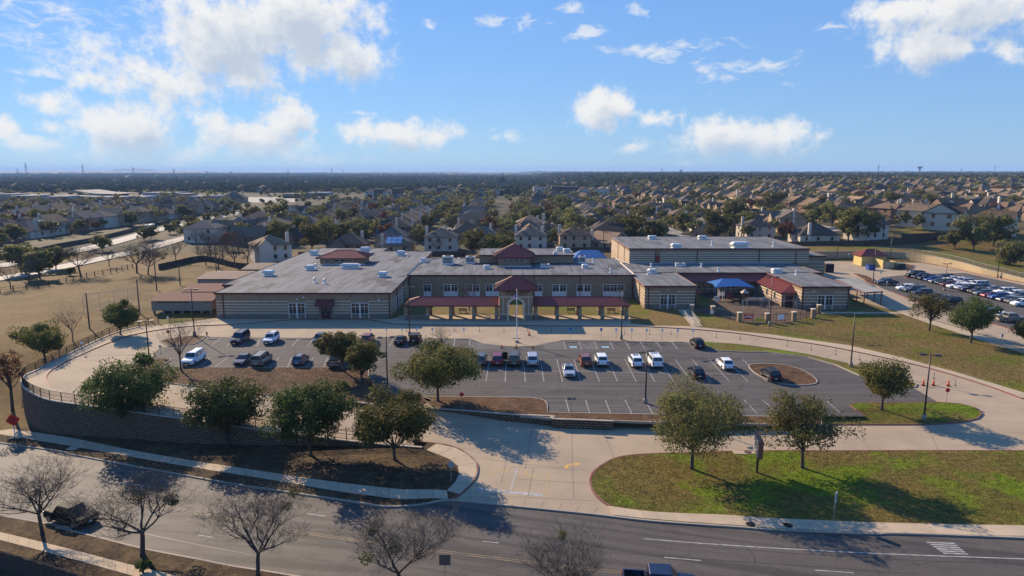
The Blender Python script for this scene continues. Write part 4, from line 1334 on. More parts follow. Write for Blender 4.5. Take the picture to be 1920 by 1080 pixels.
for x0, x1 in ((gx0 - .05, cxg - rad - .3), (cxg + rad + .3, gx1 + .05)):
    mb = MB(); mb.box(x0, x1, gy0 - .06, gy0 + .05, 1.4, 1.55); mb.build('stone_band', MAT['stone'], gate)
    mb = MB(); mb.box(x0 + .05, x1 - .05 if x1 < 0 else x1 - .05, gy0 - .02, gy0 + .05, 0.06, 1.4); mb.build('brick_base', MAT['brick_dark'], gate)
metal_roof(hip_planes(gx0 - 1.0, gx1 + 1.0, gy0 - 1.0, gy1 + 1.0, gtop + .22, 2.3), gate)
for x in (gx0 + .75, gx1 - .75):
    mb = MB(); mb.lathe([(.1, 0), (.13, .1), (.05, .2)], 8, (x, gy0 - .12, 5.75)); mb.build('spot_lamp', MAT['white_metal'], gate)

def letters(txt, size, loc, rot, mat, parent, name='lettering', align='CENTER', depth=0.02):
    cu_ = D.curves.new('lettering', 'FONT')
    cu_.body = txt; cu_.size = size; cu_.align_x = align; cu_.align_y = 'CENTER'; cu_.extrude = depth
    tmp = D.objects.new('tmp', cu_); COL.objects.link(tmp)
    dg = bpy.context.evaluated_depsgraph_get(); dg.update()
    me = D.meshes.new_from_object(tmp.evaluated_get(dg))
    D.objects.remove(tmp)
    me.materials.clear(); me.materials.append(mat)
    me.transform(Matrix.Rotation(rot[2], 4, 'Z') @ Matrix.Rotation(rot[0], 4, 'X'))
    o = link(name, me, parent)
    o.location = Vector(loc) - (WL(parent) if parent else Vector())
    return o
UP = (math.pi / 2, 0, 0)
letters('JUDGE ANDY MIRELES', 0.56, (cxg, gy0 - .06, 6.42), UP, MAT['text_dark'], gate)
letters('ELEMENTARY SCHOOL', 0.40, (cxg, gy0 - .06, 5.98), UP, MAT['text_dark'], gate)
mb = MB()
for k in range(13):
    if k not in (4, 9): mb.box(cxg - 1.2 + k * .19, cxg - 1.2 + k * .19 + .13, gy0 - .05, gy0 - .002, 5.56, 5.72)
mb.build('small_lettering', MAT['text_dark'], gate)

for side, x0, x1, posts in (('l', -23.0, -2.72, (-22.5, -17.9, -13.0, -8.1, -3.3)), ('r', 4.42, 25.0, (5.1, 9.6, 14.4, 19.2, 24.3))):
    wc = thing('walkway_canopy', ((x0 + x1) / 2, 144.3, B0), 'covered walkway with red metal roof %s of the entrance gate' % ('left' if side == 'l' else 'right'), 'canopy')
    metal_roof(hip_planes(x0, x1, 141.2, 147.6, 3.35, 1.35, 'r' if side == 'l' else 'l'), wc, spacing=0.5)
    for x in posts:
        for y in (141.9, 146.9):
            mb = MB(); mb.box(x - .33, x + .33, y - .33, y + .33, 1.4, 3.13)
            p_ = mb.build('post', MAT['brick'], wc)
            mb = MB(); mb.box(x - .37, x + .37, y - .37, y + .37, 0.05, 1.32); mb.build('post_base', MAT['brick_dark'], p_)
            mb = MB(); mb.box(x - .4, x + .4, y - .4, y + .4, 1.321, 1.40); mb.build('post_cap', MAT['stone'], p_)

# benches behind the canopies
def bench(x, y, label):
    r = thing('bench', (x, y, B0), label, 'bench', 'benches behind the canopy')
    mb = MB()
    for k in range(4): mb.box(x - .9, x + .9, y - .25 + k * .13, y - .15 + k * .13, B0 + .43, B0 + .47)
    mb.build('seat', MAT['dark_door'], r)
    mb = MB()
    for k in range(4): mb.box(x - .9, x + .9, y + .3, y + .34, B0 + .55 + k * .12, B0 + .64 + k * .12)
    mb.build('backrest', MAT['dark_door'], r)
    for sx in (-.75, .75):
        mb = MB(); mb.box(x + sx - .04, x + sx + .04, y - .25, y + .33, B0, B0 + .43); mb.box(x + sx - .04, x + sx + .04, y + .341, y + .4, B0, B0 + 1.0); mb.build('leg', MAT['black_metal'], r)
bench(-11.0, 149.2, 'maroon bench behind the left walkway canopy')
bench(13.2, 149.4, 'maroon bench behind the right canopy, nearest the gate')
bench(22.2, 149.4, 'maroon bench behind the right canopy, farthest from the gate')

# ---- rooftop equipment: each unit a thing of its own
def hvac(px, py, zr, w, d, h, label, hood=True, grp='ventilators on the school roof'):
    c = P(px, py, zr)
    r = thing('rooftop_unit', (c.x, c.y, zr), label, 'rooftop unit', grp)
    mb = MB(); mb.box(c.x - w / 2 - .1, c.x + w / 2 + .1, c.y - d / 2 - .1, c.y + d / 2 + .1, zr, zr + .28); mb.build('curb', MAT['white_metal'], r)
    if hood:
        mb = MB(); x0, x1, y0, y1 = c.x - w * .42, c.x + w * .42, c.y - d * .42, c.y + d * .42
        mb.box(x0, x1, y0, y1, zr + .28, zr + h * .5)
        mb.build('neck', MAT['unit'], r)
        x0, x1, y0, y1 = c.x - w * .58, c.x + w * .58, c.y - d * .58, c.y + d * .58
        zb, zm, zt = zr + h * .5, zr + h * .72, zr + h
        mb = MB(); mb.v = [(x0, y0, zb), (x1, y0, zb), (x1, y1, zb), (x0, y1, zb), (x0, y0, zm), (x1, y0, zm), (x1, y1, zm), (x0, y1, zm), (c.x - w * .42, c.y - d * .36, zt), (c.x + w * .42, c.y - d * .36, zt), (c.x + w * .42, c.y + d * .36, zt), (c.x - w * .42, c.y + d * .36, zt)]
        for f in ((3, 2, 1, 0), (0, 1, 5, 4), (1, 2, 6, 5), (2, 3, 7, 6), (3, 0, 4, 7), (4, 5, 9, 8), (5, 6, 10, 9), (6, 7, 11, 10), (7, 4, 8, 11), (8, 9, 10, 11)): mb.face(f)
        mb.build('hood', MAT['unit'], r)
    else:
        mb = MB(); mb.box(c.x - w / 2, c.x + w / 2, c.y - d / 2, c.y + d / 2, zr + .28, zr + h); bd = mb.build('cabinet', MAT['unit'], r)
        mb = MB()
        for k in range(4): mb.box(c.x - w * .4, c.x + w * .4, c.y - d / 2 - .03, c.y - d / 2 - .002, zr + .5 + k * (h - .8) / 4, zr + .5 + (k + .55) * (h - .8) / 4)
        mb.build('louvre', MAT['dark'], bd)
        mb = MB(); mb.lathe([(min(w, d) * .32, 0), (min(w, d) * .36, .12), (min(w, d) * .3, .15)], 12, (c.x, c.y, zr + h + .002)); mb.build('fan', MAT['dark'], bd)
def gooseneck(px, py, zr, h, label):
    c = P(px, py, zr)
    r = thing('roof_vent', (c.x, c.y, zr), label, 'roof vent', 'small pipe vents on the school roof')
    mb = MB(); mb.lathe([(.42, 0), (.36, .12), (.22, .18), (.2, h * .6)], 10, (c.x, c.y, zr)); mb.build('pipe', MAT['white_metal'], r)
    mb = MB(); mb.lathe([(.22, 0), (.36, .05), (.34, h * .22), (.12, h * .36)], 10, (c.x, c.y, zr + h * .605)); mb.build('cap', MAT['unit'], r)
zL, zM_, zU, zR, zGy = 5.68, 5.83, 8.23, 5.43, 9.58
hvac(504, 517, zL, 2.2, 1.8, 1.4, 'ventilator hood on the left roof, nearest its left edge')
hvac(582, 506, zL, 2.1, 1.8, 1.3, 'ventilator hood just left of the red roof lantern')
hvac(718, 519, zL, 2.0, 1.8, 1.3, 'ventilator hood on the left roof near its right edge')
hvac(589, 478, zL, 2.3, 1.8, 1.5, 'ventilator hood behind the red roof lantern on the left')
hvac(685, 473.5, zL, 2.9, 2.0, 1.8, 'large ventilator hood at the rear of the left roof')
hvac(752, 479, zL, 2.4, 1.8, 1.5, 'ventilator hood at the right rear of the left roof')
hvac(657, 503, zL, 4.6, 1.8, 1.3, 'long ribbed ventilator in front of the red roof lantern')
gooseneck(590, 530, zL, 1.3, 'left one of two pipe vents near the left roof front')
gooseneck(609, 532, zL, 1.3, 'right one of two pipe vents near the left roof front')
gooseneck(593, 502, zL, 1.3, 'pipe vent touching the red roof lantern corner')
gooseneck(696, 478, zL, .9, 'pipe vent beside the large rear ventilator')
gooseneck(764, 481, zL, .9, 'pipe vent beside the right rear ventilator')
hvac(794, 491.5, zM_, 1.4, 1.4, 1.2, 'small ventilator at the left rear of the main roof')
hvac(840, 495, zM_, 3.0, 2.4, 2.3, 'tall cabinet air handler left on the main roof', False)
hvac(882, 493, zM_, 2.6, 2.4, 1.9, 'cabinet air handler beside the upper block', False)
gooseneck(861, 491, zM_, 1.2, 'pipe vent between the two cabinet air handlers')
hvac(913, 504, zM_, 1.5, 1.3, 1.0, 'small ventilator left of the red roof tower')
hvac(1097, 503, zM_, 1.5, 1.3, 1.1, 'small ventilator on the main roof right of the tower')
hvac(1091, 493, zM_, 1.8, 1.6, 2.0, 'green cabinet unit at the right rear of the main roof', False)
gooseneck(1112, 492, zM_, 1.2, 'pipe vent right of the green cabinet unit')
gooseneck(1145, 511, zM_, 1.2, 'pipe vent near the right end of the main roof')
hvac(1022, 501, zM_, 2.4, 1.6, .9, 'dark low condenser right of the red roof tower', False)
hvac(1050, 470, zU, 1.9, 1.5, 1.1, 'left ventilator at the rear of the upper block')
hvac(1063, 473, zU, 1.9, 1.5, 1.1, 'right ventilator at the rear of the upper block')
hvac(1041, 477, zU, 1.0, 1.0, .8, 'tiny ventilator on the upper block')
hvac(1223, 512, zR, 1.9, 1.6, 1.1, 'ventilator on the front wing left of the playground')
gooseneck(1215, 515, zR, 1.2, 'pipe vent beside the front wing ventilator')
gooseneck(1347, 509, zR, 1.1, 'pipe vent on the roof above the blue shade')
hvac(1456, 511.5, zR, 2.2, 1.6, 1.1, 'ventilator on the right wing roof')
gooseneck(1493, 515, zR, 1.2, 'pipe vent near the right wing roof edge')
gooseneck(1221, 500, zR, 1.0, 'pipe vent in the shade of the gym, left')
gooseneck(1315, 500, zR, 1.0, 'pipe vent in the shade of the gym, middle')
hvac(1275, 499, zR, 2.6, 1.2, .9, 'condenser unit in the shade of the gym wall', False)
hvac(1268, 465, zGy, 2.6, 1.8, 1.3, 'ventilator hood near the front left of the gym roof')
hvac(1387, 465, zGy, 4.4, 2.6, 1.8, 'largest ventilator hood on the gym roof')
hvac(1223, 448.5, zGy, 2.4, 1.6, 1.2, 'ventilator hood at the rear left of the gym roof')
hvac(1317, 448.5, zGy, 2.6, 1.6, 1.2, 'ventilator hood at the rear middle of the gym roof')
gooseneck(1335, 460, zGy, 1.4, 'pipe vent in the middle of the gym roof')
gooseneck(1450, 462, zGy, 1.4, 'pipe vent at the right of the gym roof')

# ---- playground
def shade(x0, x1, y0, y1, zc, zr, label, name='shade_canopy', inset=3.0):
    r = thing(name, ((x0 + x1) / 2, (y0 + y1) / 2, B0), label, 'canopy')
    n = 12
    bm_v = []
    mb = MB()
    ym = (y0 + y1) / 2
    def edge(a, b, sag):
        out = []
        for i in range(n + 1):
            t_ = i / n
            p = Vector(a).lerp(Vector(b), t_)
            c = Vector(((x0 + x1) / 2, ym, p.z))
            out.append(p + (c - p) * sag * 4 * t_ * (1 - t_) + Vector((0, 0, 0.25 * 4 * t_ * (1 - t_))))
        return out
    ra, rb = Vector((x0 + inset, ym, zr)), Vector((x1 - inset, ym, zr))
    c = [Vector((x0, y0, zc)), Vector((x1, y0, zc)), Vector((x1, y1, zc)), Vector((x0, y1, zc))]
    for a, b, r0, r1 in ((c[0], c[1], ra, rb), (c[1], c[2], rb, rb), (c[2], c[3], rb, ra), (c[3], c[0], ra, ra)):
        e = edge(a, b, 0.08)
        for i in range(n):
            p, q = e[i], e[i + 1]
            u, v = r0.lerp(r1, i / n), r0.lerp(r1, (i + 1) / n)
            mb.poly([p, q, v, u] if (u - v).length > 1e-6 else [p, q, u])
    fab = mb.build('fabric', MAT['blue_fabric'], r)
    for p in c:
        mb = MB(); mb.tube([(p.x, p.y, B0), (p.x, p.y, zc)], .09, 8); mb.build('post', MAT['blue_metal'], r)
    mb = MB(); mb.tube([ra - Vector((0, 0, .06)), rb - Vector((0, 0, .06))], .05, 6)
    for p, q in ((c[0], ra), (c[3], ra), (c[1], rb), (c[2], rb)): mb.tube([p - Vector((0, 0, .06)), q - Vector((0, 0, .06))], .05, 6)
    mb.build('roof_frame', MAT['blue_metal'], r)
shade(49.2, 58.9, 162.8, 171.0, 3.55, 5.15, 'blue fabric shade canopy over the playground')
shade(19.5, 31.0, 216, 227, 3.7, 6.0, 'blue fabric shade behind the main block')

ps = thing('play_structure', (53.5, 161.5, B0), 'wooden play towers with slide under the blue shade', 'playground')
tan = M('play_tan', (0.36, 0.28, 0.20), 0.7); brown = M('play_brown', (0.08, 0.05, 0.035), 0.7); white = MAT['white_frame']
for (x, y, h, mt) in ((50.9, 163.5, 2.8, white), (55.5, 160.2, 2.6, brown)):
    for sx in (-.6, .6):
        for sy in (-.6, .6):
            mb = MB(); mb.box(x + sx - .06, x + sx + .06, y + sy - .06, y + sy + .06, B0, B0 + h); mb.build('post', mt, ps)
    mb = MB(); mb.box(x - .66, x + .66, y - .66, y + .66, B0 + 1.2, B0 + 1.3); mb.build('deck', brown, ps)
    for k, sy in enumerate((-.64, .64)):
        mb = MB()
        for q in range(6): mb.box(x - .5 + q * .18, x - .42 + q * .18, y + sy - .02, y + sy + .02, B0 + 1.3, B0 + 2.0)
        mb.box(x - .55, x + .55, y + sy - .03, y + sy + .03, B0 + 2.001, B0 + 2.08); mb.build('railing', mt, ps)
mb = MB(); c_ = (55.5, 160.2, B0 + 2.6)
pk = (55.5, 160.2, B0 + 3.5)
q = [(54.6, 159.3, B0 + 2.6), (56.4, 159.3, B0 + 2.6), (56.4, 161.1, B0 + 2.6), (54.6, 161.1, B0 + 2.6)]
for a, b in zip(q, q[1:] + q[:1]): mb.poly([a, b, pk])
mb.poly(list(reversed(q))); mb.build('tower_roof', tan, ps)
mb = MB()
for i in range(8):
    t0, t1 = i / 8, (i + 1) / 8
    def sp(t): return (54.9 - 3.2 * t, 159.6 - .6 * t, B0 + .35 + 1.0 * (1 - t) ** 1.4)
    a, b = sp(t0), sp(t1)
    mb.poly([(a[0], a[1] - .3, a[2]), (b[0], b[1] - .3, b[2]), (b[0], b[1] + .3, b[2]), (a[0], a[1] + .3, a[2])])
    for s_ in (-.3, .3): mb.poly([(a[0], a[1] + s_, a[2]), (b[0], b[1] + s_, b[2]), (b[0], b[1] + s_, b[2] + .2), (a[0], a[1] + s_, a[2] + .2)])
mb.build('slide', M('slide_plastic', (0.06, 0.045, 0.05), 0.35), ps)
mb = MB(); mb.box(52.6, 54.0, 164.2, 164.3, B0 + .3, B0 + 2.1); mb.build('climbing_panel', M('play_red', (0.16, 0.04, 0.04), 0.6), ps)
mb = MB(); mb.box(49.2, 50.2, 163.2, 163.3, B0 + .2, B0 + 1.2); mb.build('climbing_panel', white, ps)
mk = thing('monkey_bars', (59, 157.0, B0), 'long low monkey bars in front of the play towers', 'playground')
for x in (55.0, 58.5, 62.0):
    for y in (156.5, 157.5):
        mb = MB(); mb.tube([(x, y, B0), (x, y, B0 + 1.9)], .05, 6); mb.build('post', MAT['galv'], mk)
for y in (156.5, 157.5):
    mb = MB(); mb.tube([(55.0, y, B0 + 1.9), (62.0, y, B0 + 1.9)], .05, 6); mb.build('rail', MAT['galv'], mk)
for k in range(12):
    mb = MB(); mb.tube([(55.4 + k * .56, 156.5, B0 + 1.9), (55.4 + k * .56, 157.5, B0 + 1.9)], .03, 5); mb.build('rung', MAT['galv'], mk)
sw = thing('swing_frame', (58, 151.2, B0), 'swing frame of thin steel posts behind the fence', 'playground')
for x in (52.0, 58.0, 64.0):
    for dy in (-1.1, 1.1):
        mb = MB(); mb.tube([(x, 151.2 + dy, B0), (x, 151.2, B0 + 2.4)], .045, 6); mb.build('leg', MAT['galv'], sw)
mb = MB(); mb.tube([(52.0, 151.2, B0 + 2.4), (64.0, 151.2, B0 + 2.4)], .05, 6); mb.build('top_bar', MAT['galv'], sw)
for x in (53.5, 56.3, 59.8, 62.3):
    mb = MB()
    for dx in (-.22, .22): mb.tube([(x + dx, 151.2, B0 + 2.4), (x + dx, 151.2, B0 + .5)], .012, 4)
    mb.obox((x, 151.2, B0 + .48), (.5, .2, .05)); mb.build('swing', MAT['sign_black'], sw)
# fence of masonry columns and black iron panels
col_px = [(1297, 590), (1324, 585), (1371, 597), (1387, 607), (1437, 610), (1490, 605), (1523, 600), (1536, 592), (1518, 583), (1484, 585)]
cw = [P(a, b - 4, 0.13) for a, b in [(1297, 592), (1336, 594.5), (1386, 607), (1438, 609), (1488, 606), (1524, 600), (1535, 592), (1519, 583)]]
pf = thing('playground_fence', tuple(cw[2]), 'black iron playground fence between square brick columns', 'fence')
for p in cw:
    mb = MB(); mb.box(p.x - .4, p.x + .4, p.y - .4, p.y + .4, 0.1, 2.05); c_ = mb.build('column', MAT['brick'], pf)
    mb = MB(); mb.box(p.x - .46, p.x + .46, p.y - .46, p.y + .46, 2.052, 2.16); mb.build('column_cap', MAT['stone'], c_)
pk = MB()
for a, b in zip(cw, cw[1:]):
    L = (b - a).length; t_ = (b - a).normalized()
    for z in (0.35, 1.75):
        mb = MB(); mb.tube([a + t_ * .4 + Vector((0, 0, z)), b - t_ * .4 + Vector((0, 0, z))], .025, 4); mb.build('rail', MAT['black_metal'], pf)
    k = .55
    while k < L - .5:
        p = a + t_ * k
        pk.box(p.x - .009, p.x + .009, p.y - .009, p.y + .009, .2, 1.85); k += .16
    for k in range(1, int(L / 2.0)):
        p = a.lerp(b, k / int(L / 2.0)); mb = MB(); mb.box(p.x - .035, p.x + .035, p.y - .035, p.y + .035, .12, 1.92); mb.build('post', MAT['black_metal'], pf)
stuff(pk.build('picket', MAT['black_metal'], pf))
# banners tied to it
def banner(i, t0, t1, z0_, z1_, mat, label, txt=None, tcol=None, ts=.3):
    a, b = cw[i], cw[i + 1]
    p, q = a.lerp(b, t0), a.lerp(b, t1)
    t_ = (b - a).normalized(); n_ = Vector((t_.y, -t_.x, 0))
    if n_.y > 0: n_ = -n_
    r = thing('banner', ((p.x + q.x) / 2, (p.y + q.y) / 2, z0_), label, 'banner')
    mb = MB(); c_ = (p + q) / 2
    mb.obox((c_.x + n_.x * .06, c_.y + n_.y * .06, (z0_ + z1_) / 2), ((q - p).length, .015, z1_ - z0_), math.atan2(t_.y, t_.x)); mb.build('cloth', mat, r)
    if txt:                                   # lettering too small to read: a line of word blocks
        mb = MB(); W_ = (q - p).length
        for u0, u1, zc, hh in ((.08, .30, .45, .2), (.33, .46, .45, .2), (.56, .92, .45, .2), (.25, .44, .72, .12), (.5, .78, .72, .12)):
            ctr = p + t_ * W_ * (u0 + u1) / 2 + n_ * .075
            mb.obox((ctr.x, ctr.y, z0_ + (z1_ - z0_) * zc), (W_ * (u1 - u0), .01, (z1_ - z0_) * hh), math.atan2(t_.y, t_.x))
        stuff(mb.build('lettering', MAT['sign_white'], r))
    return r
banner(2, .15, .50, .75, 1.75, MAT['sign_red'], 'red banner with white text on the playground fence', 1)
banner(2, .56, .92, .35, .95, M('banner_yellow', (0.55, 0.48, 0.05), 0.7), 'yellow banner on the playground fence', None)
banner(3, .40, .62, .65, 1.7, MAT['sign_white'], 'white banner hanging askew on the playground fence', None)
bb = thing('sign_sheet', tuple(P(1333, 595, .13)), 'small white notice on the first playground column', 'notice')
p = P(1333, 592, .13); mb = MB(); mb.box(p.x - .3, p.x + .3, p.y - .62, p.y - .6, .7, 1.5); mb.build('sheet', MAT['sign_white'], bb)
# ramp handrails
hr = thing('ramp_handrail', tuple(P(1300, 597, .13)), 'pair of pale handrails beside the concrete ramp', 'handrail')
for a, b in (((1277, 585), (1301, 612)), ((1291, 584), (1312, 610))):
    A, B_ = P(*a, .13), P(*b, .13)
    for z in (.5, .95):
        mb = MB(); mb.tube([A + Vector((0, 0, z)), B_ + Vector((0, 0, z))], .04, 6); mb.build('rail', MAT['galv'], hr)
    for k in range(6):
        p = A.lerp(B_, k / 5); mb = MB(); mb.tube([p, p + Vector((0, 0, .95))], .035, 6); mb.build('post', MAT['galv'], hr)

# ---- flat canopy by the right wing
wc = thing('flat_canopy', (84, 162, B0), 'long flat grey walkway canopy on maroon posts beside the right wing', 'canopy')
cp = [P(1621, 549, 3.4), P(1656, 547, 3.4), P(1606, 522, 3.4), P(1566, 524, 3.4)]
mb = MB(); mb.prism([(p.x, p.y) for p in cp], 3.3, 3.5); rf = mb.build('roof', MAT['roof_pale'], wc)
mb = MB()
for k in range(1, 9):
    a, b = cp[0].lerp(cp[1], k / 9), cp[3].lerp(cp[2], k / 9)
    mb.tube([(a.x, a.y, 3.53), (b.x, b.y, 3.53)], .04, 4)
stuff(mb.build('seam', MAT['galv'], rf))
mb = MB()
for a, b in zip(cp, cp[1:] + cp[:1]): mb.tube([(a.x, a.y, 3.33), (b.x, b.y, 3.33)], .13, 4)
mb.build('edge_beam', MAT['red_dark'], wc)
for t_ in (0.02, .25, .5, .75, .97):
    for a, b in ((cp[0], cp[3]), (cp[1], cp[2])):
        p = a.lerp(b, t_) + Vector((.2 if a is cp[0] else -.2, 0, 0)); mb = MB(); mb.box(p.x - .09, p.x + .09, p.y - .09, p.y + .09, .15, 3.3); mb.build('post', MAT['red_dark'], wc)

# ---- portable classrooms, left
pt_wall = M('portable_siding', (0.30, 0.245, 0.19), 0.85, var=((0.25, 0.2, 0.16), 0.5), scale=2)
pt_roof = M('portable_roof', (0.19, 0.10, 0.07), 0.9, 0, .08, var=((0.19, 0.10, 0.075), 0.7), scale=.8)
pt_roof2 = M('portable_roof_dark', (0.12, 0.07, 0.055), 0.85, var=((0.09, 0.055, 0.045), 0.7), scale=.8)
def portable(x0, x1, y0, y1, zt, label, roofm):
    r = thing('portable_classroom', ((x0 + x1) / 2, (y0 + y1) / 2, 0), label, 'building', 'portable classrooms')
    mb = MB(); mb.box(x0, x1, y0, y1, .75, zt); w_ = mb.build('wall', pt_wall, r)
    mb = MB(); ym = (y0 + y1) / 2
    mb.v = [(x0 - .3, y0 - .3, zt), (x1 + .3, y0 - .3, zt), (x1 + .3, y1 + .3, zt), (x0 - .3, y1 + .3, zt), (x0 - .3, ym, zt + .9), (x1 + .3, ym, zt + .9)]
    for f in ((3, 2, 1, 0), (0, 1, 5, 4), (2, 3, 4, 5), (0, 4, 3), (1, 2, 5)): mb.face(f)
    mb.build('roof', roofm, r)
    n_ = int((x1 - x0) / 2.2)
    for k in range(n_ + 1):
        mb = MB(); x = x0 + .4 + k * (x1 - x0 - .8) / n_; mb.box(x - .2, x + .2, y0 + .1, y0 + .5, 0, .748); mb.build('pier', MAT['kerb'], w_)
    for k in range(int((x1 - x0) / 1.6)):
        if k % 8 in (5, 6): continue
        x = x0 + 1.2 + k * 1.5
        if x + 1.3 < x1:
            mb = MB(); mb.box(x, x + 1.35, y0 - .03, y0 + .02, zt - .42, zt - .2); mb.build('window', MAT['glass'], w_)
portable(-80, -66.6, 148.6, 158.5, 3.0, 'portable classroom with pinkish brown roof nearest the drive', pt_roof)
portable(-79, -67, 160.5, 172.0, 3.0, 'portable classroom with pinkish roof, second from the drive', pt_roof)
portable(-84, -69, 180, 194.0, 3.0, 'portable classroom with dark brown roof behind the others', pt_roof2)
portable(-79, -68.5, 198, 212.0, 3.0, 'farthest portable classroom with dark brown roof', pt_roof2)

# ================================================================== VEHICLES
def paint(name, c, metal=0.35, rough=0.32):
    return M('paint_' + name, c, rough, metal * .6, 0.4, coat=0.35)
PAINT = {'white': paint('white', (0.70, 0.70, 0.69), 0.0), 'silver': paint('silver', (0.42, 0.43, 0.44), 0.6), 'black': M('paint_black', (0.012, 0.012, 0.014), 0.5, 0, 0.22), 'navy': paint('navy', (0.015, 0.022, 0.05)),
         'red': paint('red', (0.20, 0.012, 0.018)), 'grey': paint('grey', (0.10, 0.11, 0.12), 0.5), 'teal': paint('teal', (0.03, 0.06, 0.075), 0.5), 'orange': paint('orange', (0.24, 0.062, 0.028), 0.5),
         'tan': paint('tan', (0.20, 0.17, 0.135), 0.5), 'blue': paint('blue', (0.02, 0.055, 0.24), 0.4), 'maroon': paint('maroon', (0.10, 0.012, 0.015), 0.4), 'dull': M('paint_dull', (0.014, 0.012, 0.011), 0.7, 0, 0.1), 'bronze': paint('bronze', (0.10, 0.085, 0.06), 0.5)}
CG = M('car_glass', (0.010, 0.012, 0.015), 0.05, 0, 0.7)
TY = M('tyre_rubber', (0.018, 0.018, 0.018), 0.85)
RIM = M('alloy_rim', (0.38, 0.38, 0.38), 0.35, 0.8)
HL = M('headlamp', (0.75, 0.76, 0.78), 0.12, 0.2, 0.6)
TL = M('tail_lamp', (0.32, 0.012, 0.012), 0.2, 0, 0.5)
PLT = M('licence_plate', (0.6, 0.6, 0.58), 0.5)
BLK = M('black_plastic', (0.016, 0.016, 0.016), 0.8, 0, 0.1)

CARS = {  # L, W, H, belt, hood z, hood base x, windscreen top x, roof rear x, rear glass base x, wheel r, kind
    'suv': dict(L=4.75, W=1.90, H=1.74, belt=1.06, hood=1.0, hb=1.22, wt=.48, rr=-1.95, rb=-2.25, wr=.36, tum=.20),
    'big_suv': dict(L=5.45, W=2.04, H=1.93, belt=1.18, hood=1.14, hb=1.45, wt=.82, rr=-2.45, rb=-2.65, wr=.40, tum=.18),
    'crossover': dict(L=4.5, W=1.84, H=1.62, belt=1.0, hood=.95, hb=1.15, wt=.30, rr=-1.55, rb=-2.1, wr=.35, tum=.21),
    'sedan': dict(L=4.8, W=1.84, H=1.45, belt=.96, hood=.90, hb=1.05, wt=.18, rr=-1.05, rb=-1.75, wr=.33, tum=.23),
    'minivan': dict(L=5.1, W=1.98, H=1.76, belt=1.04, hood=.98, hb=1.62, wt=.72, rr=-2.15, rb=-2.42, wr=.35, tum=.19),
    'jeep': dict(L=4.4, W=1.88, H=1.86, belt=1.16, hood=1.12, hb=.75, wt=.55, rr=-1.95, rb=-2.02, wr=.42, tum=.08),
    'pickup': dict(L=5.85, W=2.02, H=1.92, belt=1.16, hood=1.12, hb=1.45, wt=.75, rr=-.95, rb=-1.15, wr=.41, tum=.17),
}
CAR_MESH = {}
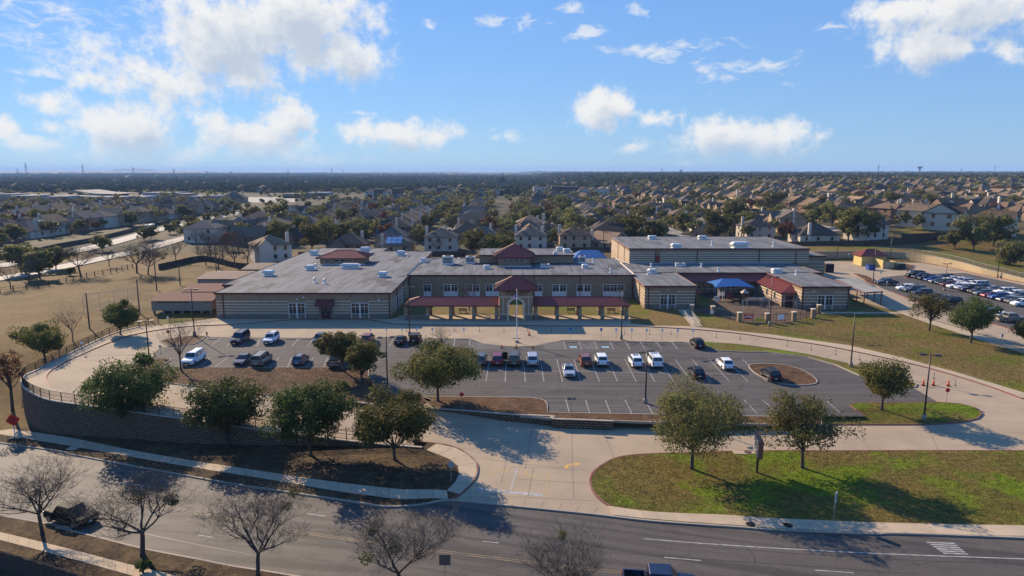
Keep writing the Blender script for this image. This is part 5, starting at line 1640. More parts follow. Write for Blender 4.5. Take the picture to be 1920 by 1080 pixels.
def car_meshes(kind):
    if kind in CAR_MESH:
        return CAR_MESH[kind]
    c = CARS[kind]; L, W = c['L'], c['W']; h = L / 2
    wx = (h - .95 if kind != 'pickup' else h - 1.0, -h + (1.0 if kind != 'pickup' else 1.25))
    ar = c['wr'] + .07
    zb = .27 if kind in ('sedan', 'crossover', 'minivan') else .36
    def arch(x0):
        return [(x0 + ar * math.cos(a), c['wr'] + ar * math.sin(a)) for a in [math.pi * k / 8 for k in range(0, 9)] if c['wr'] + ar * math.sin(a) > zb]
    prof = [(-h + .12, zb)]
    prof += list(reversed(arch(wx[1])))
    prof += list(reversed(arch(wx[0])))
    prof += [(h - .14, zb), (h - .02, zb + .16), (h, .62), (h - .06, c['hood'] - .16), (h - .28, c['hood'] - .05), (c['hb'], c['hood'] + .03)]
    belt = c['belt']
    if kind == 'pickup':
        prof += [(c['hb'] - .1, belt), (c['rb'] - .02, belt), (c['rb'] - .03, .82), (-h + .1, .80), (-h + .02, .55)]
    elif kind == 'sedan':
        prof += [(c['hb'] - .05, belt), (c['rb'], belt + .03), (-h + .1, belt + .01), (-h + .02, belt - .18), (-h, .5)]
    else:
        prof += [(c['hb'] - .05, belt), (-h + .12, belt), (-h + .03, belt - .2), (-h, .5)]
    bm = bmesh.new()
    def add_prof(pf, w):
        vs = [bm.verts.new((x, -w / 2, z)) for x, z in pf]
        f = bm.faces.new(vs)
        r = bmesh.ops.extrude_face_region(bm, geom=[f])
        for v in r['geom']:
            if isinstance(v, bmesh.types.BMVert): v.co.y = w / 2
    add_prof(prof, W)
    for v in bm.verts:                                    # plan taper and tumblehome
        t_ = max(0, abs(v.co.x) - h * .72) / (h * .28)
        v.co.y *= 1 - .12 * t_ * t_
        if v.co.z > belt - .25: v.co.y *= .965
    bmesh.ops.recalc_face_normals(bm, faces=bm.faces[:])
    ed = [e for e in bm.edges if e.verts[0].co.z > .5 and e.verts[1].co.z > .5 and abs(e.verts[0].co.y - e.verts[1].co.y) < .1 and len(e.link_faces) == 2 and e.calc_face_angle(0) > .9 and max(len(f.verts) for f in e.link_faces) > 8
          and not any(abs(v.co.x - x0) < ar + .05 and v.co.z < c['wr'] + ar + .02 for v in e.verts for x0 in wx)]
    bmesh.ops.bevel(bm, geom=ed, offset=.07, segments=2, affect='EDGES', clamp_overlap=True)
    # greenhouse
    zt = c['H']; hw0, hw1 = W / 2 * .955, W / 2 * .955 - c['tum'] * .95
    z0_ = belt - .05
    base = [(c['hb'] - .03, hw0), (c['rb'], hw0 - .02)]
    top = [(c['wt'], hw1), (c['rr'], hw1 - .02)]
    def gh(grow=0.0):
        return [Vector((base[1][0], -base[1][1], z0_)), Vector((base[0][0], -base[0][1], z0_)), Vector((base[0][0], base[0][1], z0_)), Vector((base[1][0], base[1][1], z0_)),
                Vector((top[1][0], -top[1][1], zt)), Vector((top[0][0], -top[0][1], zt)), Vector((top[0][0], top[0][1], zt)), Vector((top[1][0], top[1][1], zt))]
    g = gh()
    gv = [bm.verts.new(p) for p in g]
    gf = [bm.faces.new([gv[i] for i in q]) for q in ((3, 2, 1, 0), (4, 5, 6, 7), (0, 1, 5, 4), (1, 2, 6, 5), (2, 3, 7, 6), (3, 0, 4, 7))]
    ge = list({e for f in gf[1:] for e in f.edges if max(v.co.z for v in e.verts) > zt - .01})
    bmesh.ops.bevel(bm, geom=ge, offset=.07, segments=3, affect='EDGES', clamp_overlap=True)
    if kind == 'pickup':
        def bx(x0, x1, y0, y1, za, zc):
            r = bmesh.ops.create_cube(bm, size=1)
            for v in r['verts']:
                v.co = ((x0 + x1) / 2 + v.co.x * (x1 - x0), (y0 + y1) / 2 + v.co.y * (y1 - y0), (za + zc) / 2 + v.co.z * (zc - za))
        bx(-h + .06, c['rb'] - .05, -W / 2 * .965, -W / 2 + .17, .801, belt); bx(-h + .06, c['rb'] - .05, W / 2 - .17, W / 2 * .965, .801, belt)
        bx(-h + .04, -h + .12, -W / 2 + .171, W / 2 - .171, .801, belt - .02)
    me = D.meshes.new('body'); bm.to_mesh(me); bm.free()
    me.materials.append(PAINT['white'])
    # auto-smooth look
    me.polygons.foreach_set('use_smooth', [False] * len(me.polygons))
    out = {'body': me}
    def quad_on(a, b, c_, d, i0, i1, j0, j1, off):
        """inset quad on face a b c d (a,b lower edge; d,c upper edge)"""
        def pt(u, v): return a.lerp(b, u).lerp(d.lerp(c_, u), v)
        n = (b - a).cross(d - a).normalized() * off
        return [tuple(pt(u, v) + n) for u, v in ((i0, j0), (i1, j0), (i1, j1), (i0, j1))]
    def plate(quads, mat, name):
        mb = MB()
        for q in quads: mb.poly(q)
        return mb.mesh(name, mat)
    out['windscreen'] = plate([quad_on(g[1], g[2], g[6], g[5], .07, .93, .16, .93, .012)], CG, 'windscreen')
    out['rear_window'] = plate([quad_on(g[3], g[0], g[4], g[7], .09, .91, .24 if kind != 'sedan' else .12, .90, .012)], CG, 'rear_window')
    splits = {'big_suv': (.03, .30, .34, .62, .66, .95), 'suv': (.04, .34, .38, .70, .74, .95), 'minivan': (.03, .30, .34, .64, .68, .96), 'pickup': (.05, .50, .54, .93), 'sedan': (.10, .50, .54, .90), 'crossover': (.06, .42, .46, .80, .84, .94), 'jeep': (.03, .42, .47, .80, .85, .97)}[kind]
    Ls, Rs = [], []
    for i in range(0, len(splits), 2):
        Ls.append(quad_on(g[0], g[1], g[5], g[4], 1 - splits[i + 1], 1 - splits[i], .22, .88, .012))
        Rs.append(quad_on(g[2], g[3], g[7], g[6], splits[i], splits[i + 1], .22, .88, .012))
    out['side_window_a'] = plate(Ls, CG, 'side_window'); out['side_window_b'] = plate(Rs, CG, 'side_window')
    mb = MB()
    r = c['wr']
    n = 14
    def ringv(y, rr): return [(rr * math.cos(2 * math.pi * k / n), y, rr * math.sin(2 * math.pi * k / n)) for k in range(n)]
    prof_w = [(-.11, r * .62), (-.12, r * .94), (-.09, r), (.09, r), (.12, r * .94), (.11, r * .62)]
    for y, rr in prof_w: mb.v += ringv(y, rr)
    for i in range(len(prof_w) - 1):
        for k in range(n):
            mb.face((i * n + k, (i + 1) * n + k, (i + 1) * n + (k + 1) % n, i * n + (k + 1) % n), 0)
    mb.face(list(range(n)), 1); mb.face(list(reversed(range((len(prof_w) - 1) * n, len(prof_w) * n))), 1)
    out['wheel'] = mb.mesh('wheel', [TY, RIM])
    def bxm(name, mat, boxes):
        mb = MB()
        for b in boxes: mb.box(*b)
        return mb.mesh(name, mat)
    fy = W / 2 * .88
    hz = c['hood'] - .3
    out['headlight'] = bxm('headlight', HL, [(h - .24, h - .005, -.19, .19, hz - .07, hz + .09)])
    tz = belt - .28
    out['taillight'] = bxm('taillight', TL, [(-h - .012, -h + .2, -.09, .09, tz - .16, tz + .2)] if kind != 'sedan' else [(-h - .012, -h + .22, -.2, .2, tz - .06, tz + .12)])
    out['grille'] = bxm('grille', BLK, [(h - .12, h + .012, -W * .26, W * .26, .52, .52 + .22)])
    out['license_plate'] = bxm('license_plate', PLT, [(-h - .02, -h + .05, -.17, .17, .62, .78)])
    out['bumper'] = bxm('bumper', BLK, [(-h - .03, -h + .15, -W * .41, W * .41, .36, .50)])
    out['mirror'] = bxm('mirror', BLK, [(-.07, .07, -.11, .11, -.08, .08)])
    out['sunroof'] = bxm('sunroof', CG, [(c['wt'] - 1.0, c['wt'] - .3, -hw1 * .62, hw1 * .62, zt - .01, zt + .008)])
    out['roof_rails'] = bxm('roof_rail', BLK, [(c['rr'] + .25, c['wt'] - .35, -.025, .025, zt + .01, zt + .06)])
    out['bed_liner'] = bxm('bed_liner', BLK, [(-h + .13, c['rb'] - .06, -W / 2 + .18, W / 2 - .18, .805, .83)])
    out['bed_cover'] = bxm('bed_cover', BLK, [(-h + .07, c['rb'] - .06, -W / 2 + .1, W / 2 - .1, belt + .003, belt + .04)])
    out['spare'] = out['wheel']
    out['dims'] = (wx, fy, hw1, c)
    CAR_MESH[kind] = out
    return out

def car(kind, col, x, y, z, rz, label, group, opts='', detail=True):
    """place one vehicle; its body is the thing, everything else a child"""
    m = car_meshes(kind)
    wx, fy, hw1, c = m['dims']
    nm = {'suv': 'parked_suv', 'big_suv': 'parked_suv', 'crossover': 'parked_crossover', 'sedan': 'parked_sedan', 'minivan': 'parked_minivan', 'jeep': 'parked_jeep', 'pickup': 'pickup_truck'}[kind]
    if nm == 'parked_jeep': nm = 'off_road_car'
    if 'moving' in opts: nm = nm.replace('parked_', 'street_')
    o = link(nm, m['body'], None, (x, y, z), rz)
    o.material_slots[0].link = 'OBJECT'
    o.material_slots[0].material = PAINT[col]
    tag(o, label, {'pickup': 'pickup truck', 'sedan': 'car', 'minivan': 'minivan', 'jeep': 'car'}.get(kind, 'SUV'), group)
    def part(n, key, loc=(0, 0, 0), mat=None, rot=None):
        p = link(n, m[key], o, loc)
        if mat:
            p.material_slots[0].link = 'OBJECT'; p.material_slots[0].material = mat
        if rot: p.rotation_euler = rot
        return p
    part('windscreen', 'windscreen'); part('rear_window', 'rear_window'); part('side_window', 'side_window_a'); part('side_window', 'side_window_b')
    for a in wx:
        for s in (-1, 1): part('wheel', 'wheel', (a, s * (c['W'] / 2 - .13), c['wr']))
    for s in (-1, 1):
        part('headlight', 'headlight', (0, s * (fy - .22), 0)); part('taillight', 'taillight', (0, s * (fy - (.12 if kind != 'sedan' else .22)), 0))
    if detail:
        part('grille', 'grille'); part('license_plate', 'license_plate')
        for s in (-1, 1): part('mirror', 'mirror', (c['hb'] - .35, s * (c['W'] / 2 + .06), c['belt'] + .08), PAINT[col])
        if kind not in ('pickup',): part('bumper', 'bumper')
    if 'sunroof' in opts: part('sunroof', 'sunroof')
    if 'rails' in opts or kind in ('big_suv',):
        for s in (-1, 1): part('roof_rail', 'roof_rails', (0, s * (hw1 - .12), 0))
    if kind == 'pickup':
        part('bed_cover' if 'cover' in opts else 'bed_liner', 'bed_cover' if 'cover' in opts else 'bed_liner')
    if kind == 'jeep':
        part('spare_wheel', 'spare', (-c['L'] / 2 - .14, 0, .98), rot=(0, 0, math.pi / 2))
    if 'open_door' in opts:
        mb = MB(); mb.obox((0.55, 0, .85), (1.05, .08, .85)); mb.obox((.5, 0, 1.5), (.85, .05, .5), mi=1)
        d_ = link('open_door', mb.mesh('open_door', [PAINT[col], CG]), o, (.15, c['W'] / 2 + .02, 0)); d_.rotation_euler = (0, 0, math.radians(65))
    return o

FR, RR = -math.pi / 2, math.pi / 2     # nose to the camera / tail to the camera
gA, gB, gC, gD = 'cars in the front row by the walk', 'cars beside the left mulch bed', 'cars in the middle double row', 'cars in the crowded right car park'
Zl = 0.022
def put(kind, col, px, py, rz, label, group, opts=''):
    p = P(px, py, 0.0)
    car(kind, col, p.x, p.y, Zl, rz, label, group, opts)
put('big_suv', 'navy', 451, 641, FR, 'dark blue full-size SUV nosed out, leftmost in the front row', gA)
put('suv', 'white', 509, 641.5, FR, 'white SUV with sunroof nosed out in the front row', gA, 'sunroof rails')
put('crossover', 'teal', 600, 641.5, FR, 'dark teal crossover nosed out behind the twin trees', gA)
put('suv', 'red', 690, 642, RR, 'dark red SUV showing its tail in the front row', gA)
put('sedan', 'black', 751, 643.5, RR, 'black sedan beside the off-road car in front row', gA)
put('jeep', 'black', 779, 642.5, RR, 'boxy black off-road car with spare wheel in front row', gA)
put('crossover', 'black', 1307, 650, RR, 'black crossover alone at the right end of the front row', gA)
put('big_suv', 'white', 364, 680, FR, 'long white SUV nosed out beside the bare tree, leftmost by the bed', gB, 'rails')
put('sedan', 'navy', 457, 681, FR, 'dark sedan nosed out next to a tan SUV by the bed', gB)
put('big_suv', 'tan', 491, 681.5, RR, 'tan silver SUV showing its tail by the bed', gB)
put('crossover', 'grey', 564, 681.5, RR, 'dark grey crossover alone by the mulch bed', gB, 'rails')
put('pickup', 'tan', 632, 682.5, RR, 'tan pickup half hidden under the twin trees', gB)
put('suv', 'bronze', 902, 681.5, RR, 'dark SUV half hidden behind the round tree, middle row', gC)
put('suv', 'red', 933, 681, RR, 'wine red SUV in the middle row', gC)
put('big_suv', 'bronze', 964, 680.5, RR, 'dark long SUV with its front door open', gC, 'open_door')
put('minivan', 'silver', 998, 681, RR, 'silver minivan at the right end of a group of four', gC)
put('suv', 'orange', 1097, 682.5, RR, 'copper orange SUV in the middle row', gC, 'rails')
put('suv', 'white', 1127, 682, RR, 'white SUV without sunroof next to the copper one', gC)
put('suv', 'white', 1191, 684.5, RR, 'white SUV with dark sunroof left of the light pole', gC, 'sunroof')
put('big_suv', 'white', 1227, 684, RR, 'tall long white SUV right of the light pole', gC, 'sunroof')
put('crossover', 'white', 1359, 689, RR, 'white crossover alone near the oval island', gC)
put('sedan', 'silver', 1066, 702, FR, 'silver sedan nosed out alone in the middle row', gC, 'sunroof')
put('crossover', 'black', 1305, 706, RR, 'black crossover above the crown of the big oak', gC)
put('suv', 'black', 1444, 710, RR, 'black SUV parked against the oval island', gC)
# right car park: three rows, noses to the left
rng = random.Random(5)
row1 = ['black', 'navy', 'black', 'blue', 'grey', 'black', 'maroon', 'white', 'silver', 'navy', 'bronze', 'grey', 'red', 'blue', 'grey', 'bronze', 'white']
k1 = ['big_suv', 'suv', 'suv', 'crossover', 'sedan', 'suv', 'crossover', 'sedan', 'suv', 'big_suv', 'suv', 'crossover', 'sedan', 'suv', 'sedan', 'suv', 'minivan']
ORD = 'first second third fourth fifth sixth seventh eighth ninth tenth eleventh twelfth thirteenth fourteenth fifteenth sixteenth seventeenth eighteenth'.split()
KW = {'suv': 'SUV', 'big_suv': 'long SUV', 'crossover': 'crossover', 'sedan': 'sedan', 'minivan': 'minivan', 'pickup': 'pickup'}
for i, (cl_, kd) in enumerate(zip(row1, k1)):
    car(kd, cl_, 120 + rng.uniform(-.3, .3), 201 - 2.75 * i, .165, math.pi, '%s %s, %s from the far end of the middle row, right car park' % (cl_, KW[kd], ORD[i]), gD, 'rails' if i % 3 == 1 else '', False)
row2 = ['navy', 'white', 'white', 'silver', 'white', 'white', 'black', 'silver', 'navy', 'white', 'white', 'grey']
k2 = ['suv', 'sedan', 'crossover', 'suv', 'sedan', 'big_suv', 'sedan', 'sedan', 'suv', 'big_suv', 'suv', 'suv']
for i, (cl_, kd) in enumerate(zip(row2, k2)):
    car(kd, cl_, 126.3 + rng.uniform(-.3, .3), 196.5 - 2.75 * i, .165, math.pi, '%s %s, %s from the far end of the back row, right car park' % (cl_, KW[kd], ORD[i]), gD, '', False)
row3 = [('suv', 'white', 178.2), ('big_suv', 'grey', 175.3), ('suv', 'navy', 171.5), ('sedan', 'black', 166), ('crossover', 'grey', 162.6), ('suv', 'black', 159.5), ('suv', 'navy', 148.8), ('suv', 'teal', 146.0), ('sedan', 'white', 143.2), ('pickup', 'tan', 140.2)]
for i, (kd, cl_, yy) in enumerate(row3):
    car(kd, cl_, 104.5 + rng.uniform(-.3, .3), yy, .165, math.pi if kd != 'pickup' else 0, '%s %s, %s from the far end of the nearest row, right car park' % (cl_, KW[kd], ORD[i]), gD, '', False)
p = P(1662, 534, .16)
car('pickup', 'navy', p.x, p.y, .165, math.pi, 'dark pickup standing alone by the small mulch island', gD)
# on the roads
p = P(134, 978, zB)
car('pickup', 'dull', p.x, p.y, zB(p.x) + .005, math.radians(157), 'dark pickup with covered bed driving behind the bare trees', 'vehicles on the front street', 'cover moving')
p = P(1238, 1109, zB)
car('pickup', 'navy', p.x, p.y, zB(p.x) + .005, math.radians(-6), 'dark blue pickup with empty black bed at the bottom edge', 'vehicles on the front street', 'moving')
p = P(451, 399, 0.0); car('sedan', 'white', p.x, p.y, .1, math.radians(100), 'white and blue car waiting far up the boulevard', 'cars on the boulevard', 'moving', False)
p = P(464, 402, 0.0); car('suv', 'black', p.x, p.y, .1, math.radians(100), 'black car waiting far up the boulevard', 'cars on the boulevard', 'moving', False)
for i, (px, py, kd, cl_) in enumerate(((1020, 388, 'suv', 'white'), (1026, 394, 'suv', 'navy'), (1029, 400, 'suv', 'black'), (1032, 406.5, 'pickup', 'black'))):
    p = P(px, py, 0.0); car(kd, cl_, p.x, p.y, .1, math.radians(95), '%s %s parked on the residential street, %s from its far end' % (cl_, KW[kd], ORD[i]), 'cars on the residential street', '', False)
# box truck on the boulevard
def box_truck():
    a, b = P(300, 431, 0.0), P(255, 443, 0.0)
    d = (b - a).normalized(); rz = math.atan2(d.y, d.x)
    c = (a + b) / 2
    r = thing('box_truck', (c.x, c.y, .1), 'white box truck with blue cab on the boulevard', 'truck', None, rz)
    def bx(n, m_, *bs):
        mb = MB()
        for q in bs: mb.box(*q)
        return link(n, mb.mesh(n, m_), r)
    bx('cargo_box', PAINT['white'], (-6.5, 2.6, -1.28, 1.28, 1.15, 4.1)); bx('chassis', BLK, (-6.4, 4.6, -.5, .5, .6, 1.1))
    cab = bx('cab', PAINT['white'], (2.8, 4.4, -1.15, 1.15, .7, 2.75)); bx('hood', PAINT['blue'], (4.41, 5.6, -1.0, 1.0, .7, 1.75))
    bx('windscreen', CG, (4.38, 4.43, -1.0, 1.0, 1.8, 2.6)); bx('side_window', CG, (3.4, 4.2, -1.17, -1.14, 1.8, 2.5)); bx('side_window', CG, (3.4, 4.2, 1.14, 1.17, 1.8, 2.5))
    for x in (4.6, -3.6, -4.8):
        for s in (-1, 1):
            w_ = link('wheel', car_meshes('pickup')['wheel'], r, (x, s * 1.05, .5)); w_.scale = (1.2, 1.6, 1.2)
box_truck()

# ================================================================== TREES
def leaf_mat(name, c1, c2, c3, trans=0.34, spec=0.12):
    m = D.materials.new(name); m.use_nodes = True
    t = NT(m.node_tree); b = m.node_tree.nodes['Principled BSDF']
    g = t.n('ShaderNodeNewGeometry')
    c = t.mix(g.outputs['Random Per Island'], c1, c2)
    big = t.ramp(t.noise(g.outputs['Position'], 0.55, 4, 0.6), 0.45, 0.68)
    c = t.mix(t.m('MULTIPLY', big, 0.7), c, c3)
    oi = t.n('ShaderNodeObjectInfo').outputs['Random']
    hv = t.n('ShaderNodeHueSaturation', i={'Value': t.ramp(oi, 0, 1, .78, 1.22, smooth=False), 'Hue': t.ramp(oi, 0, 1, .485, .51, smooth=False), 'Color': c})
    b.inputs['Roughness'].default_value = 0.7
    b.inputs['Specular IOR Level'].default_value = spec
    m.node_tree.links.new(hv.outputs[0], b.inputs['Base Color'])
    tr = t.n('ShaderNodeBsdfTranslucent', i={0: hv.outputs[0]})
    mx = t.n('ShaderNodeMixShader', i={0: trans, 1: b.outputs[0], 2: tr.outputs[0]})
    m.node_tree.links.new(mx.outputs[0], m.node_tree.nodes['Material Output'].inputs[0])
    return m
LEAF = {'oak': leaf_mat('oak_leaf', (0.072, 0.080, 0.020), (0.140, 0.132, 0.034), (0.175, 0.125, 0.032)),
        'olive': leaf_mat('olive_leaf', (0.115, 0.122, 0.036), (0.19, 0.178, 0.055), (0.195, 0.16, 0.055)),
        'dark': leaf_mat('evergreen_leaf', (0.048, 0.074, 0.018), (0.095, 0.122, 0.030), (0.125, 0.116, 0.034)),
        'rust': leaf_mat('rust_leaf', (0.13, 0.050, 0.022), (0.17, 0.075, 0.035), (0.09, 0.045, 0.025)),
        'mistletoe': leaf_mat('mistletoe_leaf', (0.075, 0.088, 0.016), (0.12, 0.12, 0.025), (0.09, 0.08, 0.02))}
BARK = M('bark', (0.062, 0.046, 0.036), 0.95, var=((0.09, 0.07, 0.056), 0.8), scale=3.5, coord='obj', bump=.4, bscale=14)
BARK_G = M('grey_twig', (0.075, 0.060, 0.048), 0.95, 0, .05, var=((0.135, 0.112, 0.092), 0.7), scale=2.0, coord='obj')

def np_mesh(name, V, F, mats, mi=None, smooth=False):
    """mesh from numpy arrays; F is (n, 3) or (n, 4)"""
    me = D.meshes.new(name)
    n, k = F.shape
    me.vertices.add(len(V)); me.vertices.foreach_set('co', V.astype(np.float32).ravel())
    me.loops.add(n * k); me.loops.foreach_set('vertex_index', F.astype(np.int32).ravel())
    me.polygons.add(n)
    me.polygons.foreach_set('loop_start', np.arange(0, n * k, k, dtype=np.int32))
    for m_ in mats: me.materials.append(m_)
    if mi is not None: me.polygons.foreach_set('material_index', mi.astype(np.int32))
    if smooth: me.polygons.foreach_set('use_smooth', np.ones(n, dtype=bool))
    me.update(calc_edges=True)
    return me

def leaf_quads(C, size, rng, outward=None, up=0.0):
    n = len(C)
    nr = rng.normal(size=(n, 3))
    if outward is not None: nr = nr * .75 + outward * .9
    nr[:, 2] += up
    nr /= np.linalg.norm(nr, axis=1)[:, None] + 1e-9
    a = np.cross(nr, rng.normal(size=(n, 3))); a /= np.linalg.norm(a, axis=1)[:, None] + 1e-9
    b = np.cross(nr, a)
    s = (size * rng.uniform(.6, 1.35, n))[:, None]
    V = np.stack([C - a * s * .5 , C + b * s * .36, C + a * s * .6, C - b * s * .36], 1).reshape(-1, 3)
    F = np.arange(4 * n).reshape(n, 4)
    return V, F

def leafy(seed, H, cr, cb, n, leaf, mat, spread=1.0, clumps=44, flat=1.0, gap=0.0):
    """trunk and crown meshes of a leafy tree, base at the origin"""
    rng = np.random.default_rng(seed); rd = random.Random(seed)
    zc = (H + cb) / 2; rz = (H - cb) / 2
    tm = MB()
    r0 = .018 * H + .04
    top = Vector((rd.uniform(-.3, .3), rd.uniform(-.3, .3), cb + rz * .45))
    tm.tube([(0, 0, -.3), (0, 0, .25), (top.x * .3, top.y * .3, cb * .6), (top.x * .6, top.y * .6, cb), top], [r0 * 1.5, r0 * 1.05, r0 * .9, r0 * .75, r0 * .3], 8)
    cen = []
    k = 0
    ph = rng.uniform(0, 6.28, 3)
    while len(cen) < clumps and k < 4000:
        k += 1
        v = rng.normal(size=3); v /= np.linalg.norm(v)
        rr = rng.uniform(.35, 1.0) ** .6
        lob = .72 + .20 * math.sin(3.1 * v[0] + ph[0]) * math.cos(2.7 * v[1] + ph[1]) + .16 * math.sin(4.3 * v[2] + 2.2 * v[0] + ph[2]) + rng.uniform(-.10, .18)
        c = v * rr * lob * 1.18
        if c[2] < -.55 and abs(c[2]) > .8: continue
        cen.append((c[0] * cr * .84 * spread, c[1] * cr * .84 * spread, zc + c[2] * rz * .86))
    cen = np.array(cen)
    for c in cen[:14]:
        a = Vector((0, 0, cb * rd.uniform(.75, 1.15)))
        e = Vector(c)
        mid = a.lerp(e, .5) + Vector((0, 0, -.05 * H * rd.random()))
        tm.tube([a, mid, e], [r0 * .45, r0 * .28, r0 * .1], 5, cap=False)
    w = rng.uniform(.5, 1.3, len(cen)); w /= w.sum()
    idx = rng.choice(len(cen), n, p=w)
    cl_r = rng.uniform(.5, 1.15, len(cen)) * cr * .30
    v = rng.normal(size=(n, 3)); v /= np.linalg.norm(v, axis=1)[:, None]
    rad = rng.uniform(.25, 1.0, n) ** .45
    C = cen[idx] + v * (rad * cl_r[idx])[:, None] * np.array([1, 1, .78 * flat])
    # loose outline: some sprays poke out
    sp = rng.random(n) < .10
    C[sp] += v[sp] * (cl_r[idx][sp] * rng.uniform(.1, .5, sp.sum()))[:, None]
    out = C - np.array([0, 0, zc - rz * .35]); out /= np.linalg.norm(out, axis=1)[:, None] + 1e-9
    V, F = leaf_quads(C, leaf, rng, out * .6 + v * .5, .25)
    return tm.mesh('trunk', BARK, smooth=True), np_mesh('crown', V, F, [mat])

def bare(seed, H, spread, levels=5, mat=None, mistletoe=0, dens=1.0):
    """bare winter tree: trunk with limbs, twigs as one part, optional mistletoe"""
    rd = random.Random(seed); tm = MB(); tw = MB(); tips = []
    r0 = .014 * H + .04
    def grow(p, d, L, r, lv):
        n = 3
        pts = [p]; rr = [r]; q = p; dd = d.copy()
        jit = (.03, .13, .16, .18, .2, .2, .2)[lv]
        for i in range(n):
            dd = (dd + Vector((rd.gauss(0, jit), rd.gauss(0, jit), rd.gauss(0.05, jit * .7)))).normalized()
            q = q + dd * L / n
            pts.append(q); rr.append(r * (1 - (.15, .32, .4, .45, .5, .5, .5)[lv] * (i + 1) / n))
        (tm if lv < 3 else tw).tube(pts, rr, 7 if lv < 2 else (4 if lv < 3 else 3), cap=False)
        if lv >= levels:
            return
        if lv == 3: tips.append(q)
        kids_ = 5 if lv == 0 else max(2, round((4, 4, 4, 3.6, 3, 3)[lv] * dens + rd.uniform(-.4, .6)))
        a0 = rd.uniform(0, 6.28)
        for i in range(kids_):
            j = n if (i == 0 or lv == 0) else min(n, max(1, int(rd.uniform(.3, 1.0) * n + .5)))
            ang = a0 + i * 2.4 + rd.uniform(-.4, .4)
            side = Vector((math.cos(ang), math.sin(ang), rd.uniform(.0, .45))).normalized()
            mixf = (.68, .62, .66, .8, .85, .9)[lv] * (1 if i or lv == 0 else .45)
            nd = (dd * (1 - .5 * mixf) + side * mixf).normalized()
            if nd.z < -.1: nd.z = -.05; nd.normalize()
            grow(pts[j], nd, (H * rd.uniform(.26, .34) if lv == 0 else L * rd.uniform(.58, .82)), max(.0095, rr[j] * rd.uniform(.58, .76)), lv + 1)
    tm.tube([(0, 0, -.3), (0, 0, .2)], [r0 * 1.5, r0 * 1.08], 8, cap=False)
    grow(Vector((0, 0, .2)), Vector((rd.uniform(-.05, .05), rd.uniform(-.05, .05), 1)).normalized(), H * .26, r0, 0)
    ms = None
    if mistletoe:
        rng = np.random.default_rng(seed)
        Cs = []
        for _ in range(mistletoe):
            c = np.array(rd.choice(tips)); v = rng.normal(size=(170, 3)); v /= np.linalg.norm(v, axis=1)[:, None]
            Cs.append(c + v * rng.uniform(.1, 1, (170, 1)) ** .5 * rd.uniform(.35, .6))
        V, F = leaf_quads(np.concatenate(Cs), .16, rng)
        ms = np_mesh('mistletoe', V, F, [LEAF['mistletoe']])
    a = np.array(tw.v); lo_, hi_ = a.min(0), a.max(0)           # fit to the stated height and spread
    kz = H / hi_[2]; kx = H * spread * 1.32 / max(hi_[0] - lo_[0], hi_[1] - lo_[1])
    S_ = Matrix.Diagonal((kx, kx, kz, 1))
    out = [tm.mesh('trunk', BARK, smooth=True), tw.mesh('twigs', mat or BARK_G), ms]
    for m_ in out:
        if m_: m_.transform(S_)
    return tuple(out)

def tree(meshes, loc, label, group=None, s=1.0, rz=0.0, name='oak_tree', cat='tree', sxy=None):
    r = thing(name, tuple(loc), label, cat, group, rz)
    r.scale = (sxy or s, sxy or s, s)
    link('trunk', meshes[0], r)
    c = link('crown' if len(meshes) == 2 else 'twigs', meshes[1], r)
    if len(meshes) > 2:
        stuff(c)
        if meshes[2]: stuff(link('mistletoe', meshes[2], r))
    return r

def sized(px, top_y, width_px, base_y, zf):
    p = P(px, base_y, zf)
    v = (base_y - 540) / 1280
    d = p.y / (CS - v * SN)
    return p, (base_y - top_y) * d / 1280 * 1.03, width_px * d / 1280

oaks = {}
gw = 'oaks on the verge below the long wall'
for i, (px, by, ty, w_, lb) in enumerate(((248, 818, 668, 165, 'tall dark oak on the verge, nearest the red diamond sign'), (427, 838, 712, 165, 'dark oak on the verge, second from the diamond sign'),
                                           (583, 856, 717, 155, 'dark oak on the verge, third from the diamond sign'), (740, 864, 742, 178, 'dark oak on the verge nearest the exit corner'))):
    p, h, w = sized(px, ty, w_, by, zB)
    me = leafy(11 + i, h * 1.03, w / 2 * 1.03, h * .2, 21000, .25, LEAF['dark'] if i != 3 else LEAF['oak'], clumps=60)
    tree(me, (p.x, p.y, zB(p.x) + .12), lb, gw)
for i, (px, by, ty, w_, mt, zf, lb) in enumerate(((680, 722, 640, 74, 'oak', zA, 'small oak at the right end of the left mulch bed, nearer one'), (645, 698, 620, 86, 'oak', zA, 'small oak behind its twin, above the tan pickup'),
        (821, 753, 641, 150, 'oak', z0, 'round oak in the middle mulch bed'), (1653, 769, 672, 110, 'oak', zA, 'oak on the grass island at the lot end'),
        (1297, 881, 722, 205, 'olive', zB, 'broad olive green oak on the front lawn beside the sign'), (1504, 879, 735, 145, 'olive', zB, 'narrower olive oak on the front lawn right of the sign'),
        (1742, 621, 545, 82, 'oak', z0, 'thin oak by the right car park, left one'), (1820, 644, 562, 86, 'dark', z0, 'dense oak by the right car park, right one'), (1926, 655, 600, 60, 'oak', z0, 'oak cut by the right picture edge'))):
    p, h, w = sized(px, ty, w_, by, zf)
    n = 21000 if w > 9 else 11000
    me = leafy(31 + i, h, w / 2 * 1.08, h * (.26 if i != 2 else .22), n if i not in (6,) else 6000, .25 if mt != 'olive' else .21, LEAF[mt], clumps=70 if mt == 'olive' else 54)
    tree(me, (p.x, p.y, zf(p.x, p.y) + .12), lb)
